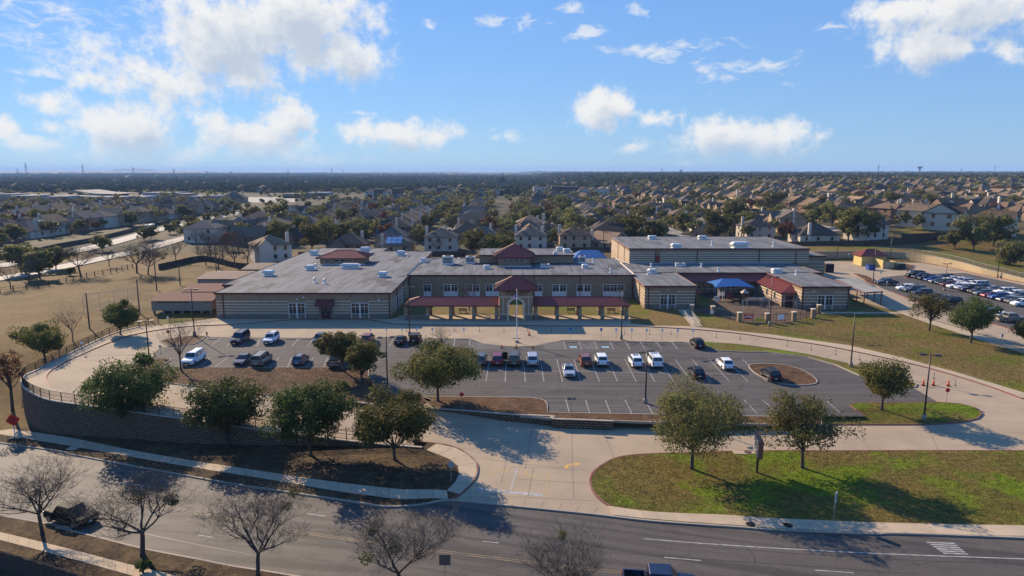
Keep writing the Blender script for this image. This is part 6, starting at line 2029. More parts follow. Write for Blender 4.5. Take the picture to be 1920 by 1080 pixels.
# left edge, on the falling ground outside the loop
for i, (px, by, ty, w_, mt, lb) in enumerate(((84, 672, 600, 104, 'oak', 'round bush-like oak outside the iron fence, left'), (226, 628, 566, 92, 'dark', 'dark oak outside the fence by the backstop'), (24, 770, 650, 60, 'rust', 'sparse rusty tree at the left picture edge'))):
    p, h, w = sized(px, ty, w_, by, zG)
    me = leafy(51 + i, h, w / 2, h * (.16 if i < 2 else .4), 11000 if i < 2 else 1800, .27, LEAF[mt], clumps=46)
    tree(me, p, lb)
# bare street trees along the near side
gb = 'bare trees along the near side of the street'
bm_ = [bare(3, 8.6, 1.0, 6, mistletoe=2, dens=1.0), bare(8, 8.6, 1.2, 6, mistletoe=3, dens=1.0), bare(15, 8.6, 1.1, 6, mistletoe=2, dens=1.0)]
for i, (px, by, ty, v_, rz, s, lb) in enumerate(((80, 1004, 848, 0, .4, 1.05, 'bare street tree at the left edge of the picture'), (268, 1044, 880, 1, 0.0, 1.05, 'wide bare street tree with two mistletoe clumps right of the covered pickup'),
        (484, 1082, 905, 2, 2.2, .95, 'bare street tree left of the centre, trunk cut by the frame'), (752, 1118, 942, 1, 2.6, .98, 'wide bare street tree just below the exit corner'), (1050, 1150, 975, 0, 3.9, .95, 'bare street tree at the bottom right of the exit'))):
    p, h, w = sized(px, ty, 10, by, zB)
    tree(bm_[v_], (p.x, p.y, zB(p.x) + .12), lb, gb, h / 8.6 * .97, rz, 'bare_tree', sxy=h / 8.6 * .97 * s)
thin = bare(21, 7, .72, 5, dens=.85)
p, h, w = sized(340, 580, 10, 697, zA)
tree(thin, (p.x, p.y, zA(p.x, p.y) + .1), 'slender bare tree beside the long white SUV', None, h / 7, .5, 'bare_tree')
p, h, w = sized(831, 600, 10, 662, z0)
tree(thin, (p.x, p.y, .02), 'small bare tree behind the round middle oak', None, h / 7, 1.5, 'bare_tree')
p, h, w = sized(137, 566, 10, 640, zG)
tree(thin, p, 'bare tree behind the iron fence near the backstop', None, h / 7, 2.5, 'bare_tree')
for px, by, ty, rz, lb in ((257, 512, 442, 0, 'large bare tree at the field edge, left of a pair'), (278, 515, 458, 1, 'bare tree at the field edge, right of a pair'), (151, 516, 455, 2.4, 'bare tree at the field edge by the evergreen bush')):
    p, h, w = sized(px, ty, 10, by, 0.0)
    tree(bm_[int(px) % 3], p, lb, 'bare trees at the field edge', h / 8.6, rz, 'bare_tree')
p, h, w = sized(880, 505, 10, 582, 0.13); tree(thin, (p.x, p.y, .13), 'bare courtyard tree left of the entrance gate', None, h / 7, 1, 'bare_tree')
# low shrubs at the near corner
sh = leafy(77, 1.3, .9, .1, 1200, .14, LEAF['dark'], clumps=14)
for px, py, lb in ((268, 1076, 'dark round shrub at the bottom edge by the pavement'), (131, 516, 'dark bush at the field edge')):
    p = P(px, py, zB if py > 900 else 0.0)
    tree(sh, (p.x, p.y, p.z + .1), lb, None, 1.0 if py > 900 else 2.2, 0, 'shrub', 'shrub')

# ================================================================== NEIGHBOURHOOD
rh = random.Random(99)
SH = [M('shingle_%s' % n, c, .95, 0, .06, var=(tuple(x * .75 for x in c), .7), scale=.5, rnd=.18) for n, c in (('brown', (0.15, 0.102, 0.07)), ('grey', (0.125, 0.11, 0.096)), ('tan', (0.22, 0.155, 0.10)), ('dark', (0.075, 0.060, 0.050)))]
SHN = ['brown', 'grey', 'tan', 'dark']
WM = [M('house_%s' % n, c, .9, 0, .1, rnd=.12, var=(tuple(x * .85 for x in c), .5), scale=.6) for n, c in (('tan', (0.36, 0.27, 0.18)), ('pale', (0.52, 0.46, 0.37)), ('brick', (0.22, 0.14, 0.10)))]
WMN = ['tan', 'pale', 'brick']
def house_meshes(w, d, hw, rise, kind):
    """local meshes of a house: wall box (with gables), roof, chimney, windows; ridge along x"""
    o = .45
    wall = MB(); wall.box(-w / 2, w / 2, -d / 2, d / 2, -.6, hw)
    roof = MB()
    if kind == 'hip':
        pl = hip_planes(-w / 2 - o, w / 2 + o, -d / 2 - o, d / 2 + o, hw, rise)
    else:
        pl = hip_planes(-w / 2 - o, w / 2 + o, -d / 2 - o, d / 2 + o, hw, rise, 'lr')
        for s in (-1, 1):
            wall.poly([(s * w / 2, -s * d / 2, hw), (s * w / 2, s * d / 2, hw), (s * w / 2, 0, hw + rise * .93)])
    for p in pl: roof.poly(p)
    # front cross gable
    gw, gd = w * .38, d * .5 + 1.6
    gx = -w * .2
    gr = rise * .72
    zr = hw + gr
    roof.poly([(gx - gw / 2 - .3, -gd, hw - .1), (gx, -gd, zr), (gx, 0, zr), (gx - gw / 2 - .3, 0, hw - .1)][::-1])
    roof.poly([(gx + gw / 2 + .3, -gd, hw - .1), (gx, -gd, zr), (gx, 0, zr), (gx + gw / 2 + .3, 0, hw - .1)])
    wall.box(gx - gw / 2, gx + gw / 2, -gd + .25, -d / 2 + .01, -.6, hw - .11)
    wall.poly([(gx - gw / 2, -gd + .25, hw - .1), (gx + gw / 2, -gd + .25, hw - .1), (gx, -gd + .25, zr - .05)])
    # eave underside
    roof.box(-w / 2 - o, w / 2 + o, -d / 2 - o, d / 2 + o, hw - .14, hw - .005)
    win = []
    zs = [1.0] if hw < 4 else [1.0, 3.9]
    for z in zs:
        for x in (-w * .3, w * .05, w * .33):
            win.append((x, d / 2 + .02, z, 1)); 
            if x > -w * .1: win.append((x, -d / 2 - .02, z, 1))
        for y in (-d * .25, d * .2):
            win.append((w / 2 + .02, y, z, 0)); win.append((-w / 2 - .02, y, z, 0))
    ch = MB(); ch.box(-.55, .55, -.4, .4, -.6, hw + rise + .7)
    return wall.mesh('house', WM[0]), roof.mesh('roof', SH[0]), win, ch.mesh('chimney', WM[1]), (w, d, hw, rise)
HT = [house_meshes(14.5, 12, 3.0, 3.7, 'hip'), house_meshes(12.5, 12, 5.7, 3.2, 'hip'), house_meshes(13.5, 11.5, 3.0, 3.9, 'gable'), house_meshes(12, 11, 5.7, 3.4, 'gable'), house_meshes(16, 13, 3.1, 4.3, 'hip')]
mbw = MB(); mbw.box(-.55, .55, -.03, .03, 0, 1.4); WINX = mbw.mesh('window', MAT['glass'])
mbw = MB(); mbw.box(-.03, .03, -.55, .55, 0, 1.4); WINY = mbw.mesh('window', MAT['glass'])
mbw = MB(); mbw.lathe([(.12, 0), (.12, .5), (.2, .52), (.2, .7)], 6); RV = mbw.mesh('roof_vent', MAT['dark'])
def house(t, x, y, z, rz, wi, si, label, group, detail=2, chim=True, s=1.0):
    wl, rf, win, ch, (w, d, hw, rise) = HT[t]
    o = link('house', wl, None, (x, y, z), rz)
    o.scale = (s, s, s)
    o.material_slots[0].link = 'OBJECT'; o.material_slots[0].material = WM[wi]
    tag(o, label, 'house', group)
    r = link('roof', rf, o); r.material_slots[0].link = 'OBJECT'; r.material_slots[0].material = SH[si]
    if chim: link('chimney', ch, o, (w / 2 - .2 if t % 2 else w * .28, 0 if t % 2 else d / 2 - .1, 0))
    if detail:
        # only the sides that the camera can see
        ca, sa = math.cos(rz), math.sin(rz)
        for (wx_, wy_, wz_, ax) in win:
            nx, ny = ((0, math.copysign(1, wy_)) if ax else (math.copysign(1, wx_), 0))
            gx_, gy_ = nx * ca - ny * sa, nx * sa + ny * ca
            if gx_ * -x + gy_ * -y > .25 * math.hypot(x, y) and (detail > 1 or rh.random() < .5):
                link('window', WINX if ax else WINY, o, (wx_, wy_, wz_))
        if detail > 1:
            for k in range(3): link('roof_vent', RV, o, (-1.8 + k * 1.7, .9, hw + rise * .82))
    return o
# first row behind the school and the larger houses on the right, placed one by one
first = [(508, 487, 1, .5, 1, 2, 'two-storey pale house with chimney behind the left wing'), (655, 470, 0, 0, 2, 3, 'low house with broad dark roof behind the left wing'), (742, 472, 0, math.pi, 0, 1, 'tan house with grey hip roof and solar panel'),
         (829, 469, 1, math.pi, 1, 1, 'pale house with light grey roof behind the main roof'), (995, 466, 1, math.pi, 1, 1, 'white-walled house with two windows behind the roof tower'), (1076, 465, 1, math.pi, 0, 0, 'brown house behind the second blue shade'),
         (1140, 466, 2, 2.2, 0, 2, 'tan gabled house left of the gym'), (1195, 447, 0, .4, 2, 0, 'house with pale chimney above the gym roof, left'), (1330, 448, 2, .7, 0, 2, 'house with orange-tan gable behind the gym'),
         (1415, 447, 1, math.pi + .1, 1, 3, 'two-storey stone house behind the gym'), (1524, 453, 4, math.pi, 1, 3, 'large house with steep dark roof and white chimney'), (1622, 447, 3, math.pi + .3, 1, 0, 'grey two-storey house beside the big dark tree'),
         (1665, 412, 1, .4, 2, 0, 'brown house behind the row of big houses, left'), (1722, 422, 1, .75, 1, 2, 'big cream house with patio on the hill'), (1770, 428, 3, .75, 1, 3, 'cream gabled house with dark roof on the hill'), (1858, 437, 1, .75, 1, 0, 'large white house with roof solar panels on the hill'),
         (556, 455, 0, .2, 2, 3, 'dark roofed house between field and left wing'), (612, 452, 4, .1, 2, 3, 'dark hip roofed house above the left wing'), (905, 452, 0, .1, 0, 1, 'house with grey roof behind bare trees'), (440, 380, 0, .2, 0, 0, 'brown roofed house at the boulevard bend')]
occupied = []
for i, (px, py, t, rz, wi, si, lb) in enumerate(first):
    zf = zG
    p = P(px, py, zf)
    sc = 1.15 if px > 1700 else 1.0
    if i == 19: sc = 1.6
    hh = house(t, p.x, p.y, p.z + .1, rz, wi, si, lb, 'houses nearest the school', 2, True, sc)
    occupied.append((p.x, p.y))
    if i in (2, 15):
        mb = MB(); w, d, hw, rise = HT[t][4]
        for a in range(3):
            for b in range(2):
                k0, k1 = .2 + b * .3, .46 + b * .3
                x0, x1 = -3.2 + a * 2.1, -1.3 + a * 2.1
                if i == 15: x0 += 1; x1 += 1
                sg = 1
                yy = lambda k: sg * (d / 2 + .45) * (1 - k)
                mb.poly([(x0, yy(k0), hw + rise * k0 + .08), (x1, yy(k0), hw + rise * k0 + .08), (x1, yy(k1), hw + rise * k1 + .08), (x0, yy(k1), hw + rise * k1 + .08)])
        link('solar_panel', mb.mesh('solar_panel', M('solar_cells_%d' % i, (0.35, 0.42, 0.55) if i == 2 else (.02, .03, .06), .15, 0.3)), hh)
def dup_ok(x, y, r=13):
    return all((x - a) ** 2 + (y - b) ** 2 > r * r for a, b in occupied)
def in_view(x, y, m=1.06):
    return y > 10 and abs(x) / y < .752 * m
def free_zone(x, y):
    """built-up area: not on the field, boulevard, school or shopping strip"""
    if y < 288 and x < 60: return False
    if x < -138 - (y - 200) * .075 and x > -192 - (y - 225) * .12 and y < 720: return False           # boulevard
    if x > 60 and y < 300 + (x - 60) * .12 and x < 240: return False
    if x < -120 and 640 < y < 1000: return False                                           # shops
    if -150 < x < 190 and 700 < y < 800: return False                                        # apartments
    return True
lots = []
for k in range(-17, 19):
    xs = 24 + 60 * k
    bend = rh.uniform(-.05, .05)
    for side in (-1, 1):
        n = 0
        for j in range(0, 56):
            y = 296 + j * 14.6 + (5 if side > 0 else 0) + (k * 3.7) % 9
            x = xs + side * 17 + rh.uniform(-1.2, 1.2) + bend * (y - 296)
            if not in_view(x, y) or not free_zone(x, y) or not dup_ok(x, y, 12) or y > 1000: continue
            n += 1
            lots.append((y, x, k, side, n))
lots.sort()
W_ORD = ORD + ['%dth' % q for q in range(19, 60)]
def street_name(k):
    if k == 0: return 'street on the flagpole line'
    return '%s street %s of the flagpole' % (ORD[abs(k) - 1], 'right' if k > 0 else 'left')
near_lots, far_lots = lots[:275], lots[275:]
for (y, x, k, side, n) in near_lots:
    t = rh.choice([0, 0, 1, 2, 4, 0, 3, 1]); wi = rh.choice([0, 0, 1, 2]); si = rh.choice([0, 0, 1, 2, 3, 3])
    z = zG(x, y)
    lb = '%s house, %s roof, %s back on %s side of %s' % (WMN[wi], SHN[si], W_ORD[n - 1], 'left' if side < 0 else 'right', street_name(k))
    house(t, x, y, z + .1, (math.pi / 2 if side > 0 else -math.pi / 2) + rh.choice([0, 0, math.pi / 2]) + rh.uniform(-.06, .06), wi, si, lb, 'houses in the neighbourhood behind the school', 1 if y < 420 else 0, rh.random() < .45, 1.1)
def merged_houses(name, pts, label):
    Vs, Fs, Ms = [], [], []
    b = 0
    for (x, y, z, s, rz) in pts:
        w, d, h, r = 13 * s, 11 * s, rh.choice([3, 3, 5.6]) * s, 3.6 * s
        o = .5
        loc = [(-w / 2, -d / 2, -1), (w / 2, -d / 2, -1), (w / 2, d / 2, -1), (-w / 2, d / 2, -1), (-w / 2, -d / 2, h), (w / 2, -d / 2, h), (w / 2, d / 2, h), (-w / 2, d / 2, h),
               (-w / 2 - o, -d / 2 - o, h), (w / 2 + o, -d / 2 - o, h), (w / 2 + o, d / 2 + o, h), (-w / 2 - o, d / 2 + o, h), (-w / 2 + d * .42, 0, h + r), (w / 2 - d * .42, 0, h + r)]
        ca, sa = math.cos(rz), math.sin(rz)
        Vs += [(x + p[0] * ca - p[1] * sa, y + p[0] * sa + p[1] * ca, z + p[2]) for p in loc]
        wm = rh.choice([0, 0, 1, 2]); rm = 3 + rh.choice([0, 1, 2, 3])
        for f in ((0, 1, 5, 4), (1, 2, 6, 5), (2, 3, 7, 6), (3, 0, 4, 7)): Fs.append([b + q for q in f]); Ms.append(wm)
        for f in ((8, 9, 13, 12), (10, 11, 12, 13), (9, 10, 13), (11, 8, 12)): Fs.append([b + q for q in f]); Ms.append(rm)
        b += 14
    me = D.meshes.new(name); me.from_pydata(Vs, [], Fs)
    for m_ in WM + SH: me.materials.append(m_)
    me.polygons.foreach_set('material_index', Ms); me.update()
    o = link(name, me); o['kind'] = 'stuff'; o['label'] = label
pts = [(x, y, zG(x, y), 1.0, rh.choice([0, math.pi / 2]) + rh.uniform(-.1, .1)) for (y, x, *_ ) in far_lots]
for _ in range(320):
    y = 1000 * math.exp(rh.random() * 1.25); x = rh.uniform(-.78, .78) * y
    pts.append((x, y, zG(x, y), rh.uniform(.8, 1.15), rh.uniform(0, 3.14)))
merged_houses('distant_houses', pts, 'distant houses scattered through the trees')

# residential streets seen between the rows
for k in (-1, 0, 1, 2):
    xs = 24 + 60 * k
    struct(sheet('residential_street', [(xs - 4, 300), (xs + 4, 300), (xs + 4, 690), (xs - 4, 690)], zG, .06, MAT['road_pale'], 20.0), 'residential street running back from the school, %s' % street_name(k))

# ---- trees of the neighbourhood
TV = [leafy(101, 9, 4.8, 1.2, 2600, .62, LEAF['oak'], clumps=34), leafy(102, 8.5, 4.7, 1.1, 2600, .60, LEAF['olive'], clumps=32), leafy(103, 8, 4.5, 1.1, 2400, .68, LEAF['olive'], clumps=30), leafy(104, 8, 3.8, 1.6, 1500, .6, LEAF['rust'], clumps=26)]
BV = [bare(41, 8, 1.0, 5), bare(42, 8, 1.0, 5)]
KIND = [('dark evergreen oak', 0), ('green oak', 1), ('olive oak', 2), ('rusty brown tree', 3), ('bare grey tree', 4)]
def hood_tree(x, y, z, kd, s, label, group):
    if kd < 4: return tree(TV[kd], (x, y, z), label, group, s, rh.uniform(0, 6.28), 'oak_tree')
    return tree(BV[rh.randrange(2)], (x, y, z), label, group, s * 1.05, rh.uniform(0, 6.28), 'bare_tree')
# trees one can point to, row behind the school first
near_trees = [(535, 482, 4, 1.0, 'bare tree right of the two-storey pale house'), (585, 470, 0, 1.2, 'dark evergreen left of the broad dark roof'), (612, 463, 1, 1.3, 'green oak above the left wing roof edge'), (640, 455, 2, 1.2, 'olive oak behind the broad dark roof'), (675, 452, 1, 1.2, 'green oak between two dark roofs'),
    (725, 455, 3, 1.1, 'rusty brown tree left of the solar panel house'), (742, 445, 3, .9, 'small rusty tree behind the solar panel house'), (795, 452, 3, .8, 'rusty shrub-like tree right of the solar panel'), (888, 480, 0, 1.15, 'dark evergreen left of the upper block'), (925, 484, 0, 1.0, 'dark evergreen touching the upper block'),
    (945, 478, 1, .9, 'green oak just left of the roof tower'), (862, 470, 4, 1.0, 'bare grey tree behind the air handlers'), (905, 448, 4, 1.2, 'tall bare grey tree above the upper block'), (820, 478, 4, .9, 'bare grey brush behind the main roof'), (770, 480, 4, .9, 'bare grey tree by the left wing corner'),
    (1045, 462, 1, .9, 'green oak between the white and brown houses'), (1105, 440, 0, 1.0, 'dark oak above the brown house'), (1078, 445, 1, 1.4, 'round green oak along the residential street'), (1000, 430, 0, 1.4, 'dark round oak left of the residential street'), (990, 418, 1, 1.3, 'green oak on the left kerb of the residential street'),
    (1058, 398, 1, 1.5, 'large round oak right of the parked street cars'), (1187, 458, 0, 1.5, 'big dark evergreen at the gym left corner'), (1228, 456, 2, 1.4, 'olive oak behind the gym left part'), (1225, 450, 3, .6, 'orange brown shrub tree behind the gym'), (1282, 440, 0, 1.3, 'dark oak behind the gym, left of the orange gable'), (1345, 456, 0, 1.6, 'big dark evergreen behind the gym middle'),
    (1375, 425, 1, 1.6, 'broad green oak above the gym middle'), (1320, 430, 2, 1.5, 'olive green oak above the gym'), (1470, 455, 3, 1.1, 'rusty tree left of the steep dark roof'), (1590, 452, 0, 1.5, 'dark evergreen right of the steep dark roof'), (1620, 452, 0, 1.3, 'dark evergreen before the grey two-storey house'), (1560, 425, 1, 1.3, 'green oak behind the steep dark roof'),
    (1825, 468, 1, 1.45, 'large dark green oak on the grass above the retaining wall'), (1862, 462, 0, 1.35, 'large evergreen oak before the white hill house'), (1790, 466, 2, 1.0, 'olive tree at the left of the big hill oak'), (1892, 507, 1, 1.1, 'green oak at the right edge above the wall'), (1935, 506, 1, 1.1, 'green oak at the right picture edge'), (1745, 415, 0, .9, 'dark shrub tree by the cream hill house'),
    (485, 440, 4, 1.2, 'bare tree left of the dark roofs'), (410, 505, 4, 1.1, 'bare tree behind the portables, left'), (440, 500, 4, 1.2, 'bare tree behind the portables, middle'), (465, 495, 4, 1.1, 'bare tree by the two-storey pale house'), (395, 480, 4, 1.2, 'bare tree between boulevard and portables'), (425, 470, 3, .9, 'rusty tree between boulevard and portables'),
    (470, 425, 0, 1.3, 'dark oak on the boulevard verge'), (520, 425, 0, 1.5, 'dark oak behind the boulevard verge'), (500, 432, 4, 1.1, 'bare tree on the boulevard verge'), (1450, 400, 0, 1.4, 'dark oak on the hill left of the pale houses'),
    (372, 470, 4, 1.1, 'bare tree on the near boulevard verge'), (418, 488, 4, 1.15, 'bare tree above the rear portable'), (448, 478, 4, 1.1, 'bare tree left of the pale two-storey house'), (386, 497, 4, 1.0, 'bare tree above the dark portable roof'), (330, 492, 4, 1.0, 'bare tree behind the field poles'), (432, 452, 4, 1.1, 'bare tree by the near carriageway'), (20, 540, 4, .9, 'bare brush at the left end of the field'), (40, 512, 2, 1.2, 'olive tree on the boulevard side of the field'), (205, 500, 4, .8, 'small bare tree between field and carriageway'),
    (105, 505, 2, 1.0, 'olive bush tree at the far corner of the field'), (75, 522, 2, 1.1, 'olive green tree at the field corner'), (55, 530, 4, 1.1, 'bare brush at the field corner'), (60, 500, 1, .9, 'green tree in the boulevard median, leftmost')]
for px, py, kd, s, lb in near_trees:
    p = P(px, py, zG); hood_tree(p.x, p.y, p.z, kd, s * 1.05, lb, 'trees round the school grounds'); occupied.append((p.x, p.y))
for i, (px, py, s) in enumerate(((192, 471, .9), (270, 452, .7), (283, 449, .8), (318, 439, .75), (331, 433, .7), (356, 428, .8), (366, 423, .7), (388, 418, .75), (404, 412, .6), (416, 410, .6), (426, 408, .6), (437, 405, .5))):
    p = P(px, py, 0.0); hood_tree(p.x, p.y, 0, 0 if i % 3 else 2, s, 'round oak in the boulevard median, %s from the near end' % ORD[i], 'boulevard median oaks')
cnt = 0; extra = []
for (y, x, k, side, n) in lots:
    for q in range(5):
        dx, dy = (rh.choice([-1, 1]) * rh.uniform(6, 14.5), rh.uniform(-8, 8))
        tx, ty_ = x + dx, y + dy
        kd = rh.choices([0, 1, 2, 3, 4], [4, 5, 3, 1, 4])[0]; s = rh.uniform(.65, 1.35)
        if cnt < 225 and q < 1 and y < 560:
            cnt += 1
            hood_tree(tx, ty_, zG(tx, ty_), kd, s, '%s by %s house back, %s side, %s' % (KIND[kd][0], W_ORD[n - 1], 'left' if side < 0 else 'right', street_name(k)), 'trees among the neighbourhood houses')
        elif q < 2 or rh.random() < .22:
            extra.append((tx, ty_, zG(tx, ty_), kd, s))
for _ in range(900):                                        # loose trees where no houses stand
    y = rh.uniform(230, 1000); x = rh.uniform(-.8, .8) * y
    if free_zone(x, y) or not dup_ok(x, y, 9): continue
    if y < 300 and -130 < x < 90: continue
    if 60 < x < 240 and y < 275: continue
    if x < -60 and y < 500 and x > -190 - (y - 225) * .12: continue
    extra.append((x, y, zG(x, y), rh.choice([0, 1, 2, 4]), rh.uniform(.6, 1.2)))
rngn = np.random.default_rng(4)
def merged_trees(name, pts, nl, leaf, label):
    for kd in range(5):
        sub = [p for p in pts if p[3] == kd]
        if not sub: continue
        Cs, S = [], []
        for (x, y, z, _, s) in sub:
            n = nl if kd != 4 else int(nl * .8)
            ncl = 7
            cl = rngn.normal(size=(ncl, 3)); cl /= np.linalg.norm(cl, axis=1)[:, None]
            cl = cl * np.array([2.7, 2.7, 1.9]) * rngn.uniform(.5, 1, (ncl, 1)) + np.array([0, 0, 4.9])
            v = rngn.normal(size=(n, 3)); v /= np.linalg.norm(v, axis=1)[:, None]
            c = cl[rngn.integers(0, ncl, n)] + v * rngn.uniform(.6, 1.9, (n, 1)) * np.array([1, 1, .8])
            Cs.append(c * s + np.array([x, y, z])); S.append(v)
        C = np.concatenate(Cs); o_ = np.concatenate(S)
        V, F = leaf_quads(C, leaf if kd != 4 else leaf * .6, rngn, o_, .3)
        me = np_mesh(name, V, F, [[LEAF['oak'], LEAF['olive'], LEAF['olive'], LEAF['rust'], BARE_MASS][kd]])
        o = link(name, me); o['kind'] = 'stuff'; o['label'] = label
BARE_MASS = leaf_mat('bare_twig_mass', (0.085, 0.068, 0.055), (0.11, 0.092, 0.078), (0.10, 0.085, 0.07), .1)
merged_trees('neighbourhood_trees', [p for p in extra if p[1] < 620], 150, 1.45, 'mass of garden trees among the houses')
merged_trees('far_neighbourhood_trees', [p for p in extra if p[1] >= 620], 50, 2.4, 'mass of trees far back among the houses')
# woodland to the horizon: low lumpy crowns
def woodland(n, y0, y1, w, h, label):
    rr = rngn.random(n); Y = y0 * (y1 / y0) ** rr; X = rngn.uniform(-.82, .82, n) * Y
    keep = ~((X < -100) & (Y < 1000) & (Y > 640)); X, Y = X[keep], Y[keep]; n = len(X)
    Z = np.array([zG(a, b) for a, b in zip(X, Y)])
    # each crown: 7-sided dome with jitter
    k = 7
    ang = np.arange(k) / k * 2 * np.pi
    prof = [(1.0, .15), (1.05, .45), (.65, .85)]
    ws = w * rngn.uniform(.6, 1.4, n); hs = h * rngn.uniform(.6, 1.4, n)
    rings = []
    for r_, z_ in prof:
        rr_ = r_ * ws[:, None] * rngn.uniform(.75, 1.25, (n, k))
        rings.append(np.stack([X[:, None] + rr_ * np.cos(ang), Y[:, None] + rr_ * np.sin(ang), Z[:, None] + z_ * hs[:, None] * rngn.uniform(.85, 1.15, (n, k))], -1))
    top = np.stack([X, Y, Z + hs], -1)[:, None, :]
    V = np.concatenate(rings + [top], 1)            # n, 22, 3
    nv = V.shape[1]
    f = []
    for i in range(2):
        for j in range(k):
            j2 = (j + 1) % k
            f += [(i * k + j, i * k + j2, (i + 1) * k + j2), (i * k + j, (i + 1) * k + j2, (i + 1) * k + j)]
    for j in range(k): f.append((2 * k + j, 2 * k + (j + 1) % k, 3 * k))
    F = (np.array(f)[None] + (np.arange(n) * nv)[:, None, None]).reshape(-1, 3)
    me = np_mesh('distant_woodland', V.reshape(-1, 3), F, [WOOD])
    o = link('distant_woodland', me); o['kind'] = 'stuff'; o['label'] = label
WOOD = leaf_mat('woodland_crown', (0.020, 0.027, 0.013), (0.046, 0.046, 0.024), (0.034, 0.033, 0.018), .0, 0.0)
woodland(6500, 880, 2000, 5.0, 7.5, 'woodland beyond the houses')
woodland(6500, 1900, 5000, 9.5, 8.5, 'distant woodland towards the horizon')
woodland(2500, 4800, 14500, 28, 11, 'faint woodland along the horizon')

# ================================================================== TURF: short tufts standing on the lawns and litter on the verge
def inside(px, py, poly):
    c = np.zeros(len(px), bool); n = len(poly)
    for i in range(n):
        x0, y0 = poly[i][:2]; x1, y1 = poly[(i + 1) % n][:2]
        if y0 == y1: continue
        c ^= ((y0 > py) != (y1 > py)) & (px < (x1 - x0) * (py - y0) / (y1 - y0) + x0)
    return c
def tufts(name, poly, n, zf, off, h, w, mat, label, lim=None):
    xs = [p[0] for p in poly]; ys = [p[1] for p in poly]
    X = rngn.uniform(max(min(xs), lim[0]) if lim else min(xs), min(max(xs), lim[1]) if lim else max(xs), n); Y = rngn.uniform(min(ys), max(ys), n)
    # cluster a little
    k = inside(X, Y, poly); X, Y = X[k], Y[k]; n = len(X)
    Z = np.array([zf(a, b) for a, b in zip(X, Y)]) + off
    a = rngn.uniform(0, 6.28, n); hh = h * rngn.uniform(.4, 1.5, n); ww = w * rngn.uniform(.6, 1.4, n)
    dx, dy = np.cos(a) * ww / 2, np.sin(a) * ww / 2
    lx, ly = rngn.normal(0, .35, n) * hh, rngn.normal(0, .35, n) * hh
    V = np.stack([np.stack([X - dx, Y - dy, Z], -1), np.stack([X + dx, Y + dy, Z], -1), np.stack([X + dx * .7 + lx, Y + dy * .7 + ly, Z + hh * .8], -1), np.stack([X - dx * .5 + lx, Y - dy * .5 + ly, Z + hh], -1)], 1).reshape(-1, 3)
    o = link(name, np_mesh(name, V, np.arange(4 * n).reshape(n, 4), [mat])); o['kind'] = 'stuff'; o['label'] = label
fl_top = [(p.x, p.y) for p in lawn_kerb_full] + [(p.x, p.y + .05) for p in reversed(PL([(1142, 951), (1226, 961), (1363, 967), (1440, 972.5), (1668, 982), (1920, 987), (2020, 989)], zB))]
tufts('grass', fl_top, 70000, zB, .125, .034, .09, MAT['lawn_green'], 'short grass of the front lawn', (-5, 62))
tufts('grass', [(p.x, p.y) for p in PL(isR, zA)], 8000, zA, .125, .034, .09, MAT['lawn_green'], 'short grass of the island with red kerb')
tufts('grass', [(p.x, p.y) for p in PL([(1320, 614), (1440, 623), (1590, 643), (1690, 666), (1790, 693), (1915, 730), (1915, 660), (1815, 630), (1740, 605), (1690, 589), (1540, 590), (1490, 609), (1400, 611)], .13)], 45000, z0, .125, .042, .14, MAT['lawn'], 'short dry grass of the lawn before the right wing')
tufts('leaf_litter', clean(vpoly), 50000, zB, .125, .035, .12, MAT['verge'], 'dry litter on the verge below the wall', (-80, 5))
tufts('leaf_litter', [(p.x, p.y) for p in PL(bedL, zA)], 22000, zA, .125, .035, .12, MAT['mulch'], 'loose bark in the left mulch bed')
tufts('leaf_litter', clean(nv), 50000, zB, .125, .03, .10, MAT['verge'], 'dry litter on the near verge', (-75, 5))

# ================================================================== WALLS AND FENCES
def w_top(x, y): return zA(x, y) + .16
def w_bot(x, y): return min(zB(x) * (1 - sm((y - 90) / 30)) - .35, zA(x, y) - .4)
bw = thing('retaining_wall', tuple(wall_line[30]), 'long curved block retaining wall under the iron fence', 'wall')
sweep('masonry', wall_line, w_bot, w_top, .4, MAT['block'], bw)
sweep('cap', wall_line, lambda x, y: w_top(x, y) + .002, lambda x, y: w_top(x, y) + .1, .46, MAT['cap'], bw)

def iron_fence(line, zf, h, label, step=2.4, picket=.14, mat=None, name='iron_fence', rails=(.12, .55, .96), two=True):
    mat = mat or MAT['black_metal']
    r = thing(name, tuple(line[len(line) // 2]), label, 'fence')
    pts = resample(line, step)
    mb_p = MB()
    for p in pts:
        mb = MB(); z = zf(p.x, p.y); mb.box(p.x - .04, p.x + .04, p.y - .04, p.y + .04, z, z + h); mb.build('post', mat, r)
    fine = resample(line, 1.2)
    for k in rails:
        mb = MB(); mb.tube([(p.x, p.y, zf(p.x, p.y) + h * k) for p in fine], .028, 4); mb.build('rail', mat, r)
    if picket:
        for p in resample(line, picket):
            z = zf(p.x, p.y); mb_p.box(p.x - .01, p.x + .01, p.y - .01, p.y + .01, z + .08, z + h * .97, skip='b')
        stuff(mb_p.build('picket', mat, r))
    return r
fl = offset_line(wall_line, 0.0)
iron_fence(fl, lambda x, y: w_top(x, y) + .1, 1.35, 'black iron fence on top of the long curved wall')
iron_fence(PL([(262, 613), (290, 607), (300, 606)], 0.13), lambda x, y: .13, 1.6, 'short black iron fence left of the portable', 2.0)
iron_fence(PL([(318, 606), (360, 602), (403, 597)], 0.13, 3), lambda x, y: .13, 1.7, 'black iron fence in front of the portable classroom', 2.2)
iron_fence(PL([(-40, 768), (0, 772), (20, 775), (50, 769)], zB), lambda x, y: zB(x) + .1, 1.6, 'black iron fence meeting the wall end at the left edge', 2.2)
